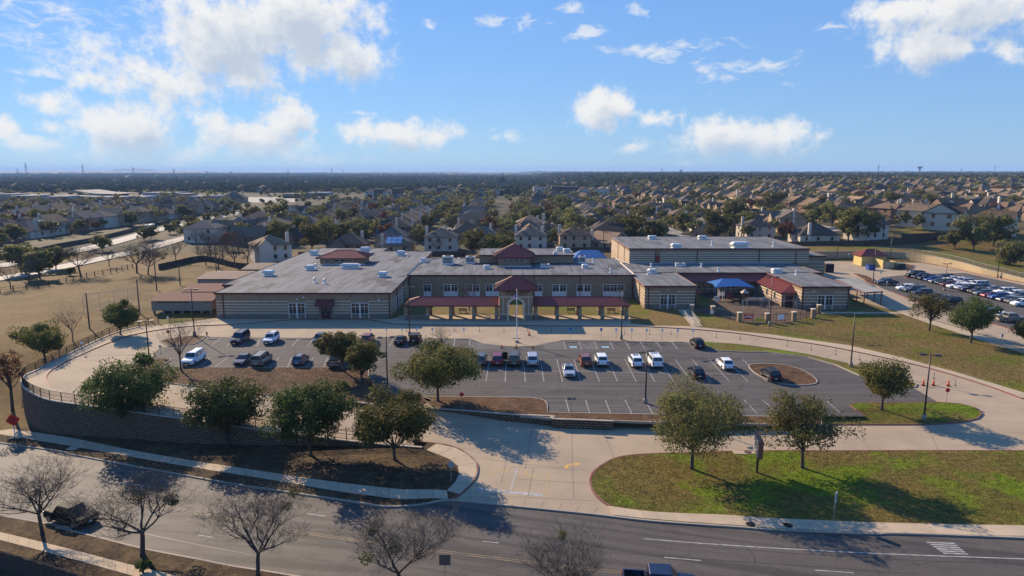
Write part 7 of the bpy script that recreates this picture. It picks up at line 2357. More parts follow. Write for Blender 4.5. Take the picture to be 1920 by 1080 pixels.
# wooden privacy fence at the near corner
wf = PL([(-60, 1014), (0, 1034), (85, 1058), (160, 1082), (230, 1104)], lambda x, y: zB(x) + 1.95)
r = thing('wooden_fence', tuple(wf[1]), 'dark wooden board fence at the bottom left corner', 'fence')
pts = resample(wf, .155)
for a, b in zip(pts, pts[1:]):
    c = (a + b) / 2; an = math.atan2((b - a).y, (b - a).x)
    mb = MB(); hh = 1.8 + random.uniform(-.03, .03); mb.obox((c.x, c.y, zB(c.x) + .1 + hh / 2), (.14, .022, hh), an); mb.build('board', MAT['wood'], r)
for z in (.4, 1.0, 1.6):
    mb = MB(); mb.tube([(p.x, p.y - .04, zB(p.x) + z) for p in wf], .04, 4); mb.build('rail', MAT['wood'], r)
mb = MB(); mb.tube([(p.x, p.y, zB(p.x) + 1.98) for p in wf], .06, 4); mb.build('cap_rail', MAT['wood'], r)
# right retaining wall with chain-link fence
wr_px = [(1505, 487), (1542, 486), (1610, 485.5), (1670, 486.5), (1718, 491), (1752, 496), (1800, 505), (1840, 514.5), (1880, 522), (1920, 530), (2000, 546)]
wr_h = [2.9, 2.9, 2.9, 2.9, 2.9, 2.9, 2.5, 2.1, 1.7, 1.3, 1.0]
wl_ = [P(a, b, .13) for a, b in wr_px]
wr = catmull(wl_, 4); hs_ = np.interp(np.arange(len(wr)) / 4.0, np.arange(len(wr_h)), wr_h)
hmap = {(round(p.x, 3), round(p.y, 3)): h for p, h in zip(wr, hs_)}
r = thing('retaining_wall', tuple(wr[12]), 'tan block retaining wall behind the right car park', 'wall')
sweep('masonry', wr, lambda x, y: 0, lambda x, y: hmap[(round(x, 3), round(y, 3))], .4, MAT['block_tan'], r)
sweep('cap', wr, lambda x, y: hmap[(round(x, 3), round(y, 3))] + .002, lambda x, y: hmap[(round(x, 3), round(y, 3))] + .1, .5, MAT['cap'], r)
hill = [(p.x + .2, p.y + .3) for p in wr]
def zh(x, y):
    k = min(range(len(wr)), key=lambda i: (wr[i].x - x) ** 2 + (wr[i].y - y) ** 2)
    dd = math.hypot(wr[k].x - x, wr[k].y - y)
    return max(zG(x, y) - .03, 0) * sm(dd / 45) + (hs_[k] - .05) * (1 - sm(dd / 45))
hp = hill + [(200, 190), (235, 250), (200, 300), (150, 285), (110, 280), (84, 275), (84, 233)]
struct(sheet('upper_field', clean(hp), zh, .05, MAT['lawn'], 6.0), 'dry grass slope above the right retaining wall')
def chain(line, zf, h, label, step=3.0):
    r = thing('chain_link_fence', tuple(line[len(line) // 2]), label, 'fence')
    for p in resample(line, step):
        mb = MB(); z = zf(p.x, p.y); mb.tube([(p.x, p.y, z), (p.x, p.y, z + h)], .04, 5); mb.build('post', MAT['galv'], r)
    fine = resample(line, 1.5)
    mb = MB(); mb.tube([(p.x, p.y, zf(p.x, p.y) + h) for p in fine], .035, 4); mb.build('top_rail', MAT['galv'], r)
    mb = MB()
    for a, b in zip(fine, fine[1:]):
        za, zb = zf(a.x, a.y), zf(b.x, b.y)
        for k in range(5):                         # diamond wires, both ways
            for s in (0, 1):
                p = a.lerp(b, k / 5); q = a.lerp(b, (k + 1) / 5)
                z1_, z2_ = (za + .05, zb + h) if s else (za + h, zb + .05)
                mb.tube([(p.x, p.y, z1_), (q.x, q.y, z2_)], .006, 3, cap=False)
    stuff(mb.build('wire_mesh', MAT['galv'], r))
wf2 = resample([Vector((p.x + .5, p.y + .8, 0)) for p in wr[10:]], 1.5)
chain(wf2, lambda x, y: zh(x, y) + .05, 1.3, 'chain-link fence on top of the tan retaining wall')
chain([P(a, b, 0.0) for a, b in [(158, 590), (180, 588), (200, 585), (240, 578), (260, 574)]], z0, 4.5, 'tall chain-link backstop on the left field', 3.2)
# wooden back fences of the gardens behind the school
def garden_fence(px, label, zf=zG, h=1.9):
    line = catmull([P(a, b, zf) for a, b in px], 3)
    r = thing('garden_fence', tuple(line[0]), label, 'fence')
    pts = resample(line, 2.4)
    for a, b in zip(pts, pts[1:]):
        c = (a + b) / 2; mb = MB(); mb.obox((c.x, c.y, zf(c.x, c.y) + h / 2), ((b - a).length - .05, .05, h), math.atan2((b - a).y, (b - a).x)); mb.build('panel', MAT['wood'], r)
        mb = MB(); mb.box(a.x - .06, a.x + .06, a.y - .06, a.y + .06, a.z - .2, a.z + h + .1); mb.build('post', MAT['wood'], r)
garden_fence([(298, 506), (330, 499), (380, 489), (430, 500), (470, 505), (560, 500)], 'wooden garden fence behind the portables')
garden_fence([(560, 482), (700, 480), (880, 481)], 'wooden garden fence behind the left wing')
garden_fence([(985, 474), (1060, 473), (1150, 472)], 'wooden garden fence behind the upper block')
garden_fence([(1480, 464), (1540, 463), (1620, 462), (1690, 458), (1765, 451)], 'dark wooden fence below the hill houses', h=2.3)
garden_fence([(1690, 449), (1730, 446), (1780, 446), (1830, 448)], 'pale wooden fence before the cream hill house')
garden_fence([(0, 487), (60, 477), (110, 465), (180, 452), (240, 437), (300, 422), (370, 406), (430, 394)], 'long wooden fence along the far side of the boulevard')
# field edge fence
r = thing('field_fence', tuple(P(210, 512)), 'rail fence of dark posts between field and boulevard', 'fence')
fp = resample([P(a, b, 0.0) for a, b in [(0, 548), (60, 541), (110, 533), (165, 520), (210, 512), (250, 502)]], 3.0)
for p in fp:
    mb = MB(); mb.box(p.x - .09, p.x + .09, p.y - .09, p.y + .09, 0, 1.5); mb.build('post', MAT['wood'], r)
for z in (.6, 1.2):
    mb = MB(); mb.tube([(p.x, p.y, z) for p in fp], .04, 4); mb.build('rail', MAT['wood'], r)

# ================================================================== STREET FURNITURE
def pole_meshes():
    a = MB(); a.lathe([(.30, 0), (.30, .75), (.26, .8)], 12)
    b = MB(); b.tube([(0, 0, .8), (0, 0, 8.9)], [.11, .08], 8); b.lathe([(.2, .8), (.2, .86), (.12, .9)], 8)
    c = MB(); c.tube([(-.75, 0, 8.75), (.75, 0, 8.75)], .045, 6)
    h = MB(); h.prism([(-.36, -.22), (.36, -.22), (.36, .22), (-.36, .22)], 0, .2); h.box(-.3, .3, -.17, .17, -.03, -.002, 1)
    return a.mesh('concrete_base', MAT['kerb'], smooth=True), b.mesh('shaft', MAT['bronze'], smooth=True), c.mesh('arm', MAT['bronze']), h.mesh('lamp_head', [MAT['bronze'], MAT['sign_white']])
PM = pole_meshes()
def light_pole(px, py, z, rz, label, top=None):
    p = P(px, py, z)
    r = thing('light_pole', (p.x, p.y, p.z), label, 'light pole', 'car park light poles', rz)
    s = 1.0
    if top:
        v = (py - 540) / 1280; d = p.y / (CS - v * SN); s = (py - top) * d / 1280 / 8.9 * 1.01
    r.scale = (1, 1, s)
    link('concrete_base', PM[0], r); link('shaft', PM[1], r); link('arm', PM[2], r)
    for sx in (-1, 1): link('lamp_head', PM[3], r, (sx * .85, 0, 8.68))
for px, py, z, rz, lb, tp in ((280, 674, .1, .5, 'light pole inside the left loop', 600), (365, 630, .1, .3, 'light pole at the corner island by the portable', 541), (768, 630, .1, .4, 'light pole beside the left canopy end', 537), (727, 738, .1, .2, 'dark light pole by the small twin oaks', 629),
        (1165, 636, .1, .4, 'light pole beside the right canopy end', 543), (1210, 756, 0.02, .5, 'light pole behind the broad lawn oak', 656), (1595, 688, .1, -.3, 'light pole on the narrow grass island', 586), (1732, 788, zA, -.3, 'light pole on the grass island with red kerb', 661),
        (1443, 611, .13, 0, 'light pole by the playground fence', 518), (1637, 528, .2, 0, 'light pole on the small mulch island', 461), (1771, 545, .16, .1, 'light pole among the cars of the right car park', 494), (1569, 487, .13, 0, 'light pole by the rear wall, left', 437), (1668, 496, .13, .2, 'light pole by the bin enclosure', 444), (1870, 521, .13, .2, 'light pole by the tan wall on the right', 458)):
    light_pole(px, py, z, rz, lb, tp)

def sign(px, py, z, h, plate, mat, label, name='street_sign', cat='sign', group=None, rz=0.0, shape='rect', post=None, txt=None, back=None):
    p = P(px, py, z)
    r = thing(name, tuple(p), label, cat, group, rz)
    mb = MB(); mb.tube([(0, 0, 0), (0, 0, h)], .035, 6); link('post', mb.mesh('post', post or MAT['galv']), r)
    w, hh = plate
    mb = MB()
    if shape == 'rect': mb.box(-w / 2, w / 2, -.055, -.04, h - hh, h)
    else:
        n = {'circle': 16, 'octagon': 8, 'diamond': 4}[shape]; c = h - hh / 2
        off = math.pi / 8 if shape == 'octagon' else 0
        pts = [(w / 2 * math.cos(2 * math.pi * k / n + off), w / 2 * math.sin(2 * math.pi * k / n + off) + c) for k in range(n)]
        b = len(mb.v)
        for y in (-.055, -.04): mb.v += [(x, y, zz) for x, zz in pts]
        mb.face(list(range(n))); mb.face(list(reversed(range(n, 2 * n))))
        for k in range(n): mb.face((k, k + n, (k + 1) % n + n, (k + 1) % n))
    pl_ = link('plate', mb.mesh('plate', mat), r)
    return r
gs = 'white reserved-space signs by the front row'
for i, px in enumerate((695, 725, 754, 782, 811, 870)):
    sign(px, 633, .13, 1.9, (.32, .48), MAT['sign_white'], 'white reserved-space sign left of the flagpole, %s from the left' % ORD[i], 'parking_sign', 'sign', gs)
for i, px in enumerate((1069, 1127, 1155, 1184, 1212, 1241, 1270, 1299)):
    sign(px, 636 + i * .4, .13, 2.2, (.42, .55), MAT['sign_white'] if i > 1 else MAT['sign_blue'], '%s parking sign right of the flagpole, %s from the left' % ('white' if i > 1 else 'blue', ORD[i]), 'parking_sign', 'sign', gs)
sign(846, 905, zA, 2.4, (.75, .75), MAT['sign_back'], 'octagonal sign seen from behind at the exit corner', shape='octagon')
sign(1563, 977, zB, 2.9, (.6, 1.0), MAT['sign_white'], 'white sign with blue panel beside the front pavement', 'bus_stop_sign', rz=.9)
sign(835, 1096, zB, 2.6, (.9, .9), M('sign_brown_back', (.13, .10, .08), .6), 'brown square sign back at the bottom edge')
sign(1332, 756, .1, 0.1, (.1, .05), MAT['galv'], 'short stake') if False else None
sign(1774, 756, zA, 2.2, (.65, .65), MAT['sign_red'], 'red no-entry sign on the island by the cones', shape='octagon')
sign(866, 765, .13, 2.2, (.6, .6), MAT['sign_red'], 'red round sign in the middle mulch bed', shape='circle')
sign(1071, 777, .13, 2.3, (1.0, .34), MAT['sign_black'], 'black one-way sign with white arrow in the middle bed')
sign(317, 640, .13, 2.2, (.65, .65), MAT['sign_red'], 'red stop sign on the corner island', shape='octagon')
sign(316, 613, .13, 2.2, (.4, .5), MAT['sign_white'], 'white sign by the iron fence gate')
sign(155, 662, zA, 2.0, (.5, .4), MAT['sign_white'], 'white sign on the loop pavement by the fence')
sign(302, 668, .1, 2.0, (.45, .5), MAT['sign_back'], 'grey sign at the left lot entrance')
sign(1651, 522, .2, 2.0, (.4, .55), MAT['sign_back'], 'grey sign behind the lone dark pickup')
sign(1700, 520, .2, 2.2, (.5, .5), MAT['sign_red'], 'red sign at the row end in the right car park', shape='octagon')
sign(1715, 513, .16, 2.3, (.4, .5), MAT['sign_white'], 'white sign beside the far car row')
sign(1662, 541, .16, 2.0, (.35, .5), MAT['sign_white'], 'white sign before the lone dark pickup'); sign(1682, 546, .16, 2.0, (.35, .5), MAT['sign_white'], 'white sign left of the grey SUV'); sign(1704, 551, .16, 2.0, (.35, .5), MAT['sign_back'], 'grey sign before the grey SUV')
sign(1591, 488, .13, 2.5, (.5, .6), MAT['sign_white'], 'white sign by the rear wall'); sign(1655, 502, .13, 2.4, (.55, .65), MAT['sign_white'], 'white sign before the bin enclosure')
sign(1877, 648, .13, 2.2, (.3, .6), MAT['sign_blue'], 'small blue sign by the side pavement')
sign(1626, 760, zA, 0.9, (.2, .2), MAT['sign_back'], 'low grey marker on the grass island tip')
# arrow on the one-way sign
p = P(1071, 777, .13); rr_ = [o for o in D.objects if o.get('label', '').startswith('black one-way')][0]
mb = MB(); mb.box(-.36, .16, -.062, -.056, 2.1, 2.16); mb.poly([(.14, -.06, 2.04), (.36, -.06, 2.13), (.14, -.06, 2.22)]); link('arrow', mb.mesh('arrow', MAT['sign_white']), rr_)
rr_ = [o for o in D.objects if o.get('label', '').startswith('white sign with blue')][0]
mb = MB(); mb.box(-.18, .18, -.062, -.056, 2.05, 2.7); link('panel', mb.mesh('panel', MAT['sign_blue']), rr_)
# orange-red road-work diamond on a tripod
p = P(29, 825, zB)
r = thing('roadwork_sign', (p.x, p.y, zB(p.x) + .14), 'red diamond road-work sign on a white stand', 'sign', None, .25)
mb = MB(); mb.obox((0, -.06, 2.75), (0, 0, 0), M=Matrix.Translation((0, -.06, 2.75)) @ Matrix.Rotation(math.pi / 4 + .12, 4, 'Y') @ Matrix.Diagonal((1.15, .02, 1.15, 1))) if False else None
pts = []
for k in range(4):
    for da in (-.12, .12):
        a = math.pi / 2 * k + .14 + da; pts.append((.82 * math.cos(a), .82 * math.sin(a) + 2.75))
b = 0; mb.v = []; mb.f = []; mb.mi = []
for y in (-.07, -.05): mb.v += [(x, y, z) for x, z in pts]
n = len(pts); mb.face(range(n)); mb.face(list(reversed(range(n, 2 * n))))
for k in range(n): mb.face((k, k + n, (k + 1) % n + n, (k + 1) % n))
link('plate', mb.mesh('plate', M('roadwork_red', (0.62, 0.02, 0.012), .6)), r)
mb = MB()
for (x0, x1, zz) in ((-.3, .3, 3.0), (-.42, .42, 2.75), (-.3, .3, 2.5)):
    k = x0
    while k < x1 - .05:
        mb.box(k, k + .07, -.078, -.071, zz - .07, zz + .07); k += .11
stuff(link('lettering', mb.mesh('lettering', MAT['sign_black']), r))
mb = MB(); mb.tube([(0, 0, .1), (0, 0, 2.2)], .06, 6); link('mast', mb.mesh('mast', MAT['white_metal']), r)
for a in (.5, 2.6, 3.7, 5.7):
    mb = MB(); mb.tube([(0, 0, .12), (1.0 * math.cos(a), .7 * math.sin(a), .03)], .05, 5); link('leg', mb.mesh('leg', BLK), r)
mb = MB()
for sx in (-.45, .4): mb.obox((sx, 0, .12), (.45, .3, .14))
stuff(link('sandbag', mb.mesh('sandbag', M('sandbag', (.4, .36, .3), .9)), r))
# school marquee seen nearly edge-on
p = P(1419, 888, zB); zb_ = zB(p.x) + .13
r = thing('marquee_sign', (p.x, p.y, zb_), 'brown framed school marquee on a dark post, seen edge-on', 'sign', None, R(80))
mb = MB(); mb.box(-.11, .11, -.11, .11, 0, 2.1); link('post', mb.mesh('post', MAT['bronze']), r)
mb = MB(); mb.box(-1.4, 1.4, -.24, .24, 2.1, 4.05)
fr_ = link('cabinet', mb.mesh('cabinet', M('marquee_brown', (0.22, 0.07, 0.045), .6, var=((.16, .07, .05), .6), scale=2)), r)
for s in (-1, 1):
    mb = MB(); y0, y1 = sorted((s * .243, s * .262)); mb.box(-1.24, 1.24, y0, y1, 2.22, 3.93); link('letter_board', mb.mesh('letter_board', MAT['sign_white']), r)
    mb = MB()
    for q in range(4):
        k = -1.15
        while k < 1.0:
            y0, y1 = sorted((s * .265, s * .272)); mb.box(k, k + .09, y0, y1, 2.4 + q * .36, 2.6 + q * .36); k += .15 if random.random() < .8 else .3
    stuff(link('lettering', mb.mesh('lettering', MAT['sign_black']), r))
# sewer lid pad and lids
for (px, py, zf, lb) in ((1402, 850, zB, 'brown manhole lid on a pale pad by the marquee'), (1407, 986, zB, 'dark manhole lid in the front pavement, left'), (1477, 988, zB, 'dark manhole lid in the front pavement, right')):
    p = P(px, py, zf); z = zf(p.x, p.y)
    r = thing('manhole', (p.x, p.y, z + .14), lb, 'manhole')
    if py < 900:
        mb = MB(); mb.box(p.x - 1.7, p.x + 1.7, p.y - .5, p.y + .5, z + .05, z + .155); mb.build('pad', MAT['walk'], r)
    mb = MB(); mb.lathe([(.42, 0), (.42, .02), (.38, .025)], 18, (p.x, p.y, z + .165)); mb.build('lid', M('manhole_iron', (.07, .045, .035), .7) if py < 900 else BLK, r)
p = P(137, 843, zB); r = thing('meter_box', (p.x, p.y, zB(p.x) + .13), 'flat pale utility lid in the verge by the street', 'utility box'); mb = MB(); mb.obox((p.x, p.y, zB(p.x) + .15), (1.4, .9, .06), -.25); mb.build('lid', MAT['walk'], r)
p = P(388, 629, .1); r = thing('fire_hydrant', tuple(p), 'dark red hydrant at the corner of the front row', 'hydrant')
mb = MB(); mb.lathe([(.16, 0), (.12, .08), (.12, .5), (.15, .52), (.13, .66), (.04, .76)], 10, tuple(p)); mb.build('barrel', MAT['dark_door'], r)
mb = MB(); mb.tube([(p.x - .22, p.y, p.z + .45), (p.x + .22, p.y, p.z + .45)], .06, 8); mb.build('outlet', MAT['dark_door'], r)
# cones
def cone_meshes():
    a = MB(); a.box(-.2, .2, -.2, .2, 0, .04); b = MB(); b.lathe([(.15, .041), (.045, .75), (.03, .76)], 12)
    c = MB(); c.lathe([(.112, .3), (.085, .47)], 12)
    return a.mesh('cone_base', BLK), b.mesh('cone_body', MAT['orange'], smooth=True), c.mesh('reflective_band', MAT['sign_white'], smooth=True)
CM = cone_meshes()
for px, py, s, zf, lb in ((1731, 723, 1.25, z0, 'orange cone right of the narrow island, first of three'), (1750, 723, 1.25, z0, 'orange cone right of the narrow island, second of three'), (1778, 724, 1.25, z0, 'orange cone right of the narrow island, third of three'), (941, 653, .9, z0, 'orange cone left of the flagpole'), (968, 653.5, 1.1, z0, 'orange cone in front of the flagpole'), (999, 654, .9, z0, 'orange cone right of the flagpole'), (992, 629, 1.2, z0, 'orange cone on the drive near the entrance gate')):
    p = P(px, py, zf); r = thing('traffic_cone', (p.x, p.y, .03), lb, 'traffic cone', 'orange traffic cones'); r.scale = (s, s, s)
    for m_, n_ in zip(CM, ('cone_base', 'cone_body', 'reflective_band')): link(n_, m_, r)
# thin lane delineators on the drive
dm = MB(); dm.lathe([(.16, 0), (.14, .05), (.03, .06), (.03, .95), (.02, .97)], 8); DM = dm.mesh('marker', BLK)
dp = [(1476, 649), (1521, 656), (1567, 665), (1612, 675), (1704, 697), (1751, 710), (1791, 723), (1343, 633), (1388, 637), (1258, 628), (1171, 626), (1034, 622), (762, 622), (899, 622), (945, 622), (852, 621), (989, 621), (1218, 627)]
for i, (px, py) in enumerate(sorted(dp)):
    p = P(px, py, 0.0); r = link('lane_marker', DM, None, (p.x, p.y, .02)); tag(r, 'thin black lane marker on the drive, %s from the left' % ORD[i], 'lane marker', 'thin lane markers on the drive')
# flagpole
p = P(969, 641, .1)
r = thing('flagpole', tuple(p), 'white flagpole with furled red and white flag before the gate', 'flagpole')
mb = MB(); mb.lathe([(.4, 0), (.4, .3), (.2, .32)], 12, tuple(p)); mb.build('footing', MAT['kerb'], r)
mb = MB(); mb.tube([p + Vector((0, 0, .3)), p + Vector((0, 0, 9.7))], [.1, .055], 8); mb.build('pole', MAT['white_metal'], r)
mb = MB(); mb.lathe([(.02, 0), (.11, .06), (.12, .12), (.06, .2), (.01, .22)], 8, (p.x, p.y, p.z + 9.7)); mb.build('finial', M('finial_gold', (.7, .5, .2), .3, .8), r)
def flag_mesh(z1, z0_, L, cols, nm):
    mb = MB(); nu, nv = 10, 13
    for i in range(nu + 1):
        for j in range(nv + 1):
            u, v = i / nu, j / nv
            sagx = L * u * (.75 - .15 * v)
            mb.v.append((p.x - .1 - sagx, p.y + .10 * math.sin(u * 7 + v * 2) * u, p.z + z1 + (z0_ - z1) * v * (1 - .35 * u) - .75 * L * u * u * .6))
    for i in range(nu):
        for j in range(nv):
            a = i * (nv + 1) + j
            mb.face((a, a + 1, a + nv + 2, a + nv + 1), 2 if (i < 4 and j < 7 and cols == 3) else j % 2)
    mb.build(nm, [MAT['sign_red'], MAT['sign_white'], MAT['sign_blue']], r, smooth=True)
flag_mesh(8.9, 7.9, 1.1, 3, 'flag')
flag_mesh(6.1, 4.6, .35, 2, 'lower_flag')
# bin enclosure
a, b, c = P(1612, 498, .13), P(1640, 503, .13), P(1667, 502, .13)
r = thing('bin_enclosure', tuple(b), 'yellow brick bin enclosure with red hip roof', 'building')
ylw = M('yellow_brick', (0.50, 0.38, 0.15), .85, var=((.42, .32, .13), .6), scale=1)
x0, x1, y0, y1 = 116.4, 124.6, 222.0, 231.0
mb = MB(); mb.box(x0, x1, y0 + 3.5, y1, .13, 3.4); mb.build('wall', ylw, r)
mb = MB(); mb.box(x0 + 3.6, x0 + 3.9, y0 - 3, y0 + 3.49, .13, 2.9); mb.box(x1 - .3, x1, y0 - 3, y0 + 3.49, .13, 2.4); mb.box(x0 + 3.901, x1 - .301, y0 - 3, y0 - 2.8, .13, 2.4)
mb.build('yard_wall', ylw, r)
metal_roof(hip_planes(x0 - .5, x1 + .5, y0 + 3.0, y1 + .5, 3.62, 1.9), r)
mb = MB(); mb.box(x0 + 4.2, x0 + 7.2, y0 - 3.12, y0 - 3.005, .2, 2.3); mb.build('gate', M('tan_gate', (.45, .35, .2), .6), r)
p = P(1632, 506, .16); r = thing('blue_dumpster', tuple(p), 'blue dumpster before the bin enclosure', 'dumpster')
mb = MB(); mb.v = [(p.x + dx * 2.2, p.y + dy * 1.0, .17 + dz) for dx, dy, dz in ((-.45, -1, 0), (.45, -1, 0), (.45, 1, 0), (-.45, 1, 0), (-.5, -1.1, 1.4), (.5, -1.1, 1.4), (.5, 1, 1.8), (-.5, 1, 1.8))]
for f in ((3, 2, 1, 0), (0, 1, 5, 4), (1, 2, 6, 5), (2, 3, 7, 6), (3, 0, 4, 7), (4, 5, 6, 7)): mb.face(f)
mb.build('bin', M('dumpster_blue', (.02, .07, .25), .5), r)
mb = MB(); mb.obox((p.x, p.y, 1.83), (2.3, 2.1, .06)); mb.build('lid', BLK, r)
for px, py, lb in ((1687, 504, 'green utility transformer on the planted island'), (1553, 510, 'dark green generator by the gym annex')):
    p = P(px, py, .2); r = thing('utility_box', tuple(p), lb, 'utility box'); s = 1.0 if px > 1600 else 1.8
    mb = MB(); mb.box(p.x - 1.3, p.x + 1.3, p.y - .9, p.y + .9, .15, 1.0 + s); mb.build('cabinet', M('utility_green', (.05, .10, .085), .6) if px > 1600 else MAT['bronze'], r)
    mb = MB()
    for k in range(3): mb.box(p.x - 1.1 + k * .8, p.x - .5 + k * .8, p.y - .94, p.y - .902, .4, .8 + s); 
    mb.build('door', MAT['dark'], r)

# utility poles behind and beside the school
def upole(px, base, top, zf, label, arms=1, mat=None):
    p = P(px, base, zf); v = (base - 540) / 1280; d = p.y / (CS - v * SN); h = (base - top) * d / 1280
    r = thing('utility_pole', tuple(p), label, 'utility pole', 'wooden utility poles')
    mb = MB(); mb.tube([p, p + Vector((0, 0, h))], [.16, .11], 7); mb.build('pole', mat or MAT['wood_pole'], r)
    if arms:
        mb = MB(); mb.obox((p.x, p.y - .15, p.z + h - .5), (2.2, .1, .12)); mb.build('crossarm', mat or MAT['wood_pole'], r)
        for s in (-.9, .9):
            mb = MB(); mb.lathe([(.05, 0), (.07, .1), (.03, .2)], 6, (p.x + s, p.y - .15, p.z + h - .43)); mb.build('insulator', MAT['sign_back'], r)
for px, b_, t_, zf, lb, ar in ((294, 545, 450, 0.0, 'utility pole at the field by the portables', 1), (262, 588, 523, 0.0, 'tall pole by the backstop, right', 0), (168, 616, 548, zG, 'floodlight pole by the backstop, left', 0), (338, 535, 497, 0.0, 'short pole at the rear of the field', 0), (406, 512, 440, 0.0, 'utility pole behind the portables', 1), (370, 478, 430, 0.0, 'utility pole by the boulevard', 1), (445, 458, 420, 0.0, 'utility pole near the bare trees', 1),
        (775, 478, 438, zG, 'utility pole before the solar panel house', 1), (1131, 480, 432, zG, 'utility pole left of the gym', 1), (1457, 462, 400, zG, 'utility pole right of the stone house', 1), (1655, 455, 402, zG, 'utility pole before the grey house', 1), (1780, 440, 402, zG, 'utility pole before the cream house', 1), (1475, 470, 428, zG, 'pale lamp pole at the gym rear', 0)):
    upole(px, b_, t_, zf, lb, ar)

# ================================================================== FAR BUILDINGS
AW = M('apartment_white', (.50, .48, .45), .85, 0, .1); SW = M('shop_white', (.26, .27, .29), .9, 0, .05); AD = M('apartment_dark', (.06, .055, .055), .8); AB = M('apartment_tan', (.22, .18, .15), .8)
def apartment(px0, px1, base, top, label, seed, nm='apartment_block'):
    rd = random.Random(seed)
    A, B_ = P(px0, base, 2.0), P(px1, base, 2.0)
    y = A.y; d = y / (CS - (base - 540) / 1280 * SN); H = (base - top) * d / 1280
    r = thing(nm, ((A.x + B_.x) / 2, y, 0), label, 'building', 'apartment blocks behind the houses')
    n = max(3, int((B_.x - A.x) / 11)); w = (B_.x - A.x) / n
    for i in range(n):
        x0 = A.x + i * w; m_ = rd.choice([AW, AW, AW, AD, AD]); h = H * rd.choice([.86, .9, 1.0]); yo = rd.choice([0, 1.5, -1.5])
        mb = MB(); mb.box(x0 + .02, x0 + w - .02, y + yo, y + 18, -3, h - 2.6 if m_ is AW else h); wl = mb.build('wall', m_, r)
        if m_ is AW:
            mb = MB()
            for p in hip_planes(x0 - .3, x0 + w + .3, y + yo - .6, y + 18.5, h - 2.59, 2.8): mb.poly(p)
            mb.build('roof', SH[i % 4], r)
        for fl_ in range(max(2, int((h - 3) / 3.2))):
            for q in range(2):
                xx = x0 + w * (.28 + .44 * q)
                mb = MB(); mb.box(xx - .9, xx + .9, y + yo - .08, y + yo - .01, 1 + fl_ * 3.2, 2.7 + fl_ * 3.2); mb.build('window', MAT['glass'], wl)
apartment(1000, 1085, 366, 344, 'white and dark apartment block at the head of the street', 1)
apartment(1088, 1192, 366, 345, 'apartment block with dark towers right of the street', 2)
apartment(783, 872, 366, 348, 'white apartment block left of the street', 3)
apartment(684, 752, 366, 350, 'white apartment block above the oaks, left', 4)
apartment(912, 950, 364, 351, 'white apartment block with pointed tower', 5)
p = P(943, 360, 0.0); r = thing('church_tower', tuple(p), 'small pointed tower beyond the apartments', 'tower')
mb = MB(); mb.box(p.x - 5, p.x + 5, p.y - 5, p.y + 5, 0, 16); mb.build('shaft', AB, r)
mb = MB(); [mb.poly(q) for q in hip_planes(p.x - 6, p.x + 6, p.y - 6, p.y + 6, 16.01, 8)]; mb.build('roof', SH[0], r)
mb = MB(); mb.tube([(p.x, p.y, 24), (p.x, p.y, 30)], .3, 5); mb.build('spire', BLK, r)
# curved-roof hall and shops, left
p0_, p1_ = P(132, 371, 0.0), P(226, 371, 0.0)
r = thing('curved_roof_hall', ((p0_.x + p1_.x) / 2, p0_.y, 0), 'long hall with pale sweeping curved roof', 'building')
Yh = p0_.y; n = 14; L = p1_.x - p0_.x
def zr_(t): return 7.6 + 1.9 * math.cos(math.pi * min(1, t * 1.5)) - .8 * t if t > .12 else 9.3 - (0.12 - t) * 22
mb = MB()
for i in range(n):
    t0, t1 = i / n, (i + 1) / n
    xa, xb = p0_.x + L * t0, p0_.x + L * t1
    za, zb = zr_(t0), zr_(t1)
    b = len(mb.v)
    mb.v += [(xa, Yh - 6, za), (xb, Yh - 6, zb), (xb, Yh + 45, zb), (xa, Yh + 45, za), (xa, Yh - 6, za - .7), (xb, Yh - 6, zb - .7), (xb, Yh + 45, zb - .7), (xa, Yh + 45, za - .7)]
    for f in ((0, 1, 2, 3), (4, 5, 1, 0), (7, 6, 5, 4)): mb.face([b + q for q in f])
mb.build('roof', M('hall_roof', (.34, .30, .25), .9, 0, .05), r)
mb = MB(); mb.box(p0_.x + 12, p1_.x - 12, Yh, Yh + 40, 0, 4.4); mb.build('wall', M('hall_wall', (.10, .13, .20), .4), r)
for i, (a, b, base, h, c) in enumerate(((88, 118, 378, 7, 0), (120, 160, 376, 6, 1), (158, 228, 379, 7, 0), (230, 270, 377, 6, 2), (268, 332, 372, 9, 0), (330, 350, 375, 9, 1), (20, 62, 376, 7, 2), (0, 24, 374, 8, 0), (530, 570, 372, 7, 1), (395, 410, 376, 7, 0), (355, 395, 376, 6, 2), (575, 615, 368, 6, 0))):
    A, B_ = P(a, base, 0.0), P(b, base, 0.0)
    r = thing('shop', ((A.x + B_.x) / 2, A.y, 0), 'flat pale shop building in the strip left of centre, %s' % ['by the hall', 'long one', 'wide low', 'brown', 'largest white', 'small white', 'grey', 'at the picture edge', 'red-signed', 'narrow white', 'low grey', 'white-fronted'][i], 'shop', 'shops along the far strip')
    h *= .7; mb = MB(); mb.box(A.x, B_.x, A.y, A.y + 28, 0, h); mb.build('wall', [SW, AB, M('shop_wall_%d' % i, (.2, .22, .25), .8)][c], r)
    mb = MB(); mb.box(A.x - .4, B_.x + .4, A.y - .4, A.y + 28.4, h + .002, h + .5); mb.build('roof', SW if c != 1 else MAT['roof_pale'], r)
    mb = MB(); mb.box(A.x + 1, B_.x - 1, A.y - .12, A.y - .01, .6, 3); mb.build('window', MAT['glass'], r)
struct(sheet('shop_car_park', [(P(0, 383, 0.0).x, P(0, 383, 0.0).y), (P(560, 380, 0.0).x, P(560, 380, 0.0).y), (P(560, 370, 0.0).x, P(560, 370, 0.0).y), (P(0, 370, 0.0).x, P(0, 370, 0.0).y)], zG, .3, MAT['road_pale'], 60.0), 'pale car park before the distant shops')
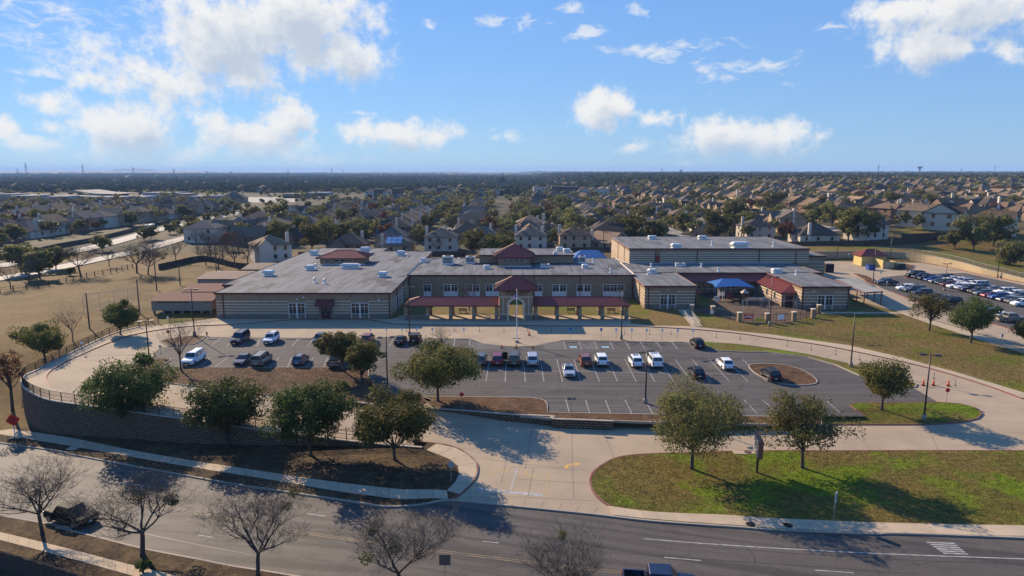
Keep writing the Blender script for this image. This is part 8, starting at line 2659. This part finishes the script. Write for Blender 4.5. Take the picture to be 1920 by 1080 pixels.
# water towers
def wtower(px, ytop, ybase, dist, label):
    x = (px - 960) / 1280 * dist; H = CAM_H - (ytop - 321) / 1280 * dist; hb = CAM_H - (ybase - 321) / 1280 * dist
    r = thing('water_tower', (x, dist, 0), label, 'water tower', 'water towers on the horizon')
    k = H - hb
    mb = MB(); mb.lathe([(k * .16, 0), (k * .13, hb), (k * .13, H - k * .35), (k * .3, H - k * .22)], 14, (x, dist, 0)); mb.build('stem', M('tower_paint_%d' % px, (.20, .22, .26), .6), r)
    mb = MB(); mb.lathe([(k * .3, H - k * .22), (k * .36, H - k * .15), (k * .36, H - k * .03), (k * .25, H)], 14, (x, dist, .0)); mb.build('tank', M('tank_paint_%d' % px, (.25, .27, .31), .6), r)
wtower(1272, 318, 326, 3400, 'water tower on the horizon above the gym'); wtower(1713, 312, 325, 3600, 'taller water tower on the horizon at the right')
# power line pylons
PYL = M('pylon_steel', (.16, .17, .19), .6)
for i, (px, ytop, base, dist) in enumerate(((62, 306, 327, 2300), (46, 316, 325, 3000), (167, 309, 322, 2600), (260, 313, 325, 3200), (335, 317, 328, 2600), (395, 321, 330, 2500), (440, 321, 330, 2600), (546, 318, 327, 3400), (627, 315, 325, 3400), (1237, 315, 325, 3400), (1637, 309, 323, 3200), (647, 319, 324, 4000), (1790, 315, 323, 3800), (1852, 310, 323, 3800))):
    x = (px - 960) / 1280 * dist; H = CAM_H - (ytop - 321) / 1280 * dist
    r = thing('pylon', (x, dist, 0), 'lattice power pylon on the horizon, %s from the left' % ORD[sorted([62, 46, 167, 260, 335, 395, 440, 546, 627, 647, 1237, 1637, 1790, 1852]).index(px)], 'pylon', 'pylons along the horizon')
    mb = MB()
    for s in (-1, 1):
        for q in (-1, 1): mb.tube([(x + s * 3.2, dist + q * 3.2, 0), (x + s * .4, dist + q * .4, H)], .35, 4)
    for k in range(6):
        z = H * k / 6; w = 3.2 * (1 - k / 6) + .4 * k / 6; z2 = H * (k + 1) / 6; w2 = 3.2 * (1 - (k + 1) / 6) + .4
        mb.tube([(x - w, dist - w, z), (x + w2, dist - w2, z2)], .22, 3); mb.tube([(x + w, dist - w, z), (x - w2, dist - w2, z2)], .22, 3)
    mb.build('mast', PYL, r)
    mb = MB()
    for k in (.78, .88, .97): mb.tube([(x - 6 * (1.3 - k * .6), dist, H * k), (x + 6 * (1.3 - k * .6), dist, H * k)], .3, 4)
    mb.build('crossarm', PYL, r)
# transmission poles, mid distance right
for i, (px, ytop, base) in enumerate(((1237, 341, 358), (1239, 343, 358), (1277, 342, 356), (1315, 340, 352), (1491, 343, 358))):
    p = P(px, base + 4, 0.0); h = (base + 4 - ytop) * p.y / 1280
    r = thing('transmission_pole', tuple(p), 'tall steel transmission pole above the roofs, %s from the left' % ORD[i], 'power pole', 'transmission poles beyond the houses')
    mb = MB(); mb.tube([p, p + Vector((0, 0, h))], [.7, .35], 6); mb.build('pole', PYL, r)
    mb = MB(); mb.tube([(p.x - 4, p.y, h * .93), (p.x + 4, p.y, h * .93)], .25, 4); mb.tube([(p.x - 4, p.y, h * .8), (p.x + 4, p.y, h * .8)], .25, 4); mb.build('crossarm', PYL, r)
# far hills on the horizon
def hill_obj(px0, px1, ytop, dist, label, flat=.5):
    x0, x1 = (px0 - 960) / 1280 * dist, (px1 - 960) / 1280 * dist
    H = CAM_H - (ytop - 321) / 1280 * dist
    n, m_ = 24, 6; V = []; F = []
    rd = random.Random(px0)
    for j in range(m_ + 1):
        for i in range(n + 1):
            t = i / n; s = j / m_
            e = min(1, min(t, 1 - t) / (.5 * (1 - flat) + 1e-6)); e = sm(e); g = math.sin(math.pi * s)
            V.append((x0 + (x1 - x0) * t, dist + (x1 - x0) * .6 * (s - .5), -10 + (H + 10) * e * g * (1 + .04 * rd.uniform(-1, 1))))
    for j in range(m_):
        for i in range(n): a = j * (n + 1) + i; F.append((a, a + 1, a + n + 2, a + n + 1))
    me = D.meshes.new('hills'); me.from_pydata(V, [], F); me.materials.append(HILL); me.polygons.foreach_set('use_smooth', [True] * len(F))
    struct(link('hills', me), label)
HILL = M('hill_scrub', (.055, .058, .04), .95, var=((.08, .075, .05), .8), scale=.02)
hill_obj(205, 318, 316.5, 13500, 'flat-topped hill on the horizon, left', .45)
hill_obj(-200, 620, 320.2, 11000, 'low ridge along the horizon, left', .3)
hill_obj(560, 1000, 322, 9000, 'low ridge along the horizon, middle', .3)
hill_obj(700, 1250, 323.2, 6000, 'low wooded ridge beyond the apartments', .2)
hill_obj(1480, 1800, 322.0, 5200, 'wooded rise on the horizon, right', .2)
hill_obj(1300, 1700, 325.5, 2600, 'nearer wooded rise behind the hill houses', .3)
hill_obj(1700, 2200, 322.6, 7000, 'low ridge at the right picture edge', .3)

# ================================================================== PEOPLE on the playground
def person(x, y, h, rz, shirt, trousers, label, arm=.35):
    me = D.meshes.new('person')
    k = h / 1.7
    J = {'pel': (0, 0, .93), 'spine': (0, 0, 1.15), 'chest': (0, 0, 1.36), 'neck': (0, 0, 1.48), 'head': (0, .015, 1.58), 'crown': (0, .01, 1.68)}
    for s, q in ((-1, 'l'), (1, 'r')):
        J['sh' + q] = (s * .18, 0, 1.40); J['el' + q] = (s * .25, .02, 1.13); J['wr' + q] = (s * .24, .02 + arm * (.4 if q == 'l' else .8), .93 + arm * .2); J['ha' + q] = (s * .23, .05 + arm * (.5 if q == 'l' else .95), .87 + arm * .25)
        J['hip' + q] = (s * .1, 0, .88); J['kn' + q] = (s * .11, .03 * s, .48); J['an' + q] = (s * .12, -.03 + .06 * s, .08); J['to' + q] = (s * .13, .13 + .06 * s, .04)
    names = list(J); E = [('pel', 'spine'), ('spine', 'chest'), ('chest', 'neck'), ('neck', 'head'), ('head', 'crown')]
    for q in 'lr': E += [('chest', 'sh' + q), ('sh' + q, 'el' + q), ('el' + q, 'wr' + q), ('wr' + q, 'ha' + q), ('pel', 'hip' + q), ('hip' + q, 'kn' + q), ('kn' + q, 'an' + q), ('an' + q, 'to' + q)]
    me.from_pydata([tuple(c * k for c in J[n]) for n in names], [(names.index(a), names.index(b)) for a, b in E], [])
    o = link('person', me, None, (x, y, .152), rz)
    md = o.modifiers.new('skin', 'SKIN')
    rad = {'pel': (.15, .11), 'spine': (.13, .1), 'chest': (.16, .11), 'neck': (.055, .055), 'head': (.085, .1), 'crown': (.07, .08)}
    for i, n in enumerate(names):
        r_ = rad.get(n) or {'sh': (.065, .065), 'el': (.045, .045), 'wr': (.033, .033), 'ha': (.04, .03), 'hi': (.095, .095), 'kn': (.06, .06), 'an': (.042, .042), 'to': (.045, .03)}[n[:2]]
        me.skin_vertices[0].data[i].radius = (r_[0] * k, r_[1] * k)
    me.skin_vertices[0].data[0].use_root = True
    ss = o.modifiers.new('smooth', 'SUBSURF'); ss.levels = 1; ss.render_levels = 1
    dg = bpy.context.evaluated_depsgraph_get(); dg.update()
    ev = D.meshes.new_from_object(o.evaluated_get(dg))
    o.modifiers.clear(); o.data = ev
    ev.materials.clear()
    for m_ in (SKIN, shirt, trousers, HAIR): ev.materials.append(m_)
    for pl in ev.polygons:
        z = pl.center.z / k
        ax = abs(pl.center.x) / k
        pl.material_index = 2 if z < .95 and not (ax > .19 and z > .82) else (1 if z < 1.47 and z > .98 or (ax < .19 and z < 1.47) else (3 if z > 1.63 or pl.center.y / k < -.02 and z > 1.54 else 0))
        pl.use_smooth = True
    tag(o, label, 'person', 'people on the playground')
SKIN = M('skin', (.35, .2, .14), .6); HAIR = M('hair', (.03, .02, .015), .6)
CL1, CL2, CL3 = M('dark_cloth', (.02, .022, .03), .8), M('pale_cloth', (.42, .40, .38), .8), M('teal_cloth', (.05, .10, .13), .8)
for px, py, h, rz, a, b, lb in ((1420, 565, 1.62, 2.6, CL1, CL1, 'person in dark clothes standing before the shaded porch'), (1432, 567, 1.6, -2.4, CL2, CL1, 'person in a pale shirt and dark trousers near the porch'), (1436, 566, 1.35, 2.0, CL3, CL1, 'shorter person in a teal shirt near the porch'), (1424, 562, 1.3, .4, CL3, CL2, 'child in pale trousers behind the two adults')):
    p = P(px, py, .15); person(p.x, p.y, h, rz, a, b, lb)

# ================================================================== HAZE
mb = MB(); mb.box(-17500, 17500, -420, 17500, -12, 100)
hz = mb.build('haze', []) if False else None
me = mb.mesh('haze', D.materials.new('haze'))
hm = me.materials[0]; hm.use_nodes = True
hm.node_tree.nodes.clear()
t = NT(hm.node_tree)
vol = t.n('ShaderNodeVolumePrincipled', i={'Color': (0.40, 0.62, 0.98, 1), 'Density': 0.000085, 'Anisotropy': 0.0})
t.n('ShaderNodeOutputMaterial', i={'Volume': vol.outputs[0]})
hz = link('haze', me); hz['kind'] = 'stuff'; hz['label'] = 'thin blue haze over the whole scene'
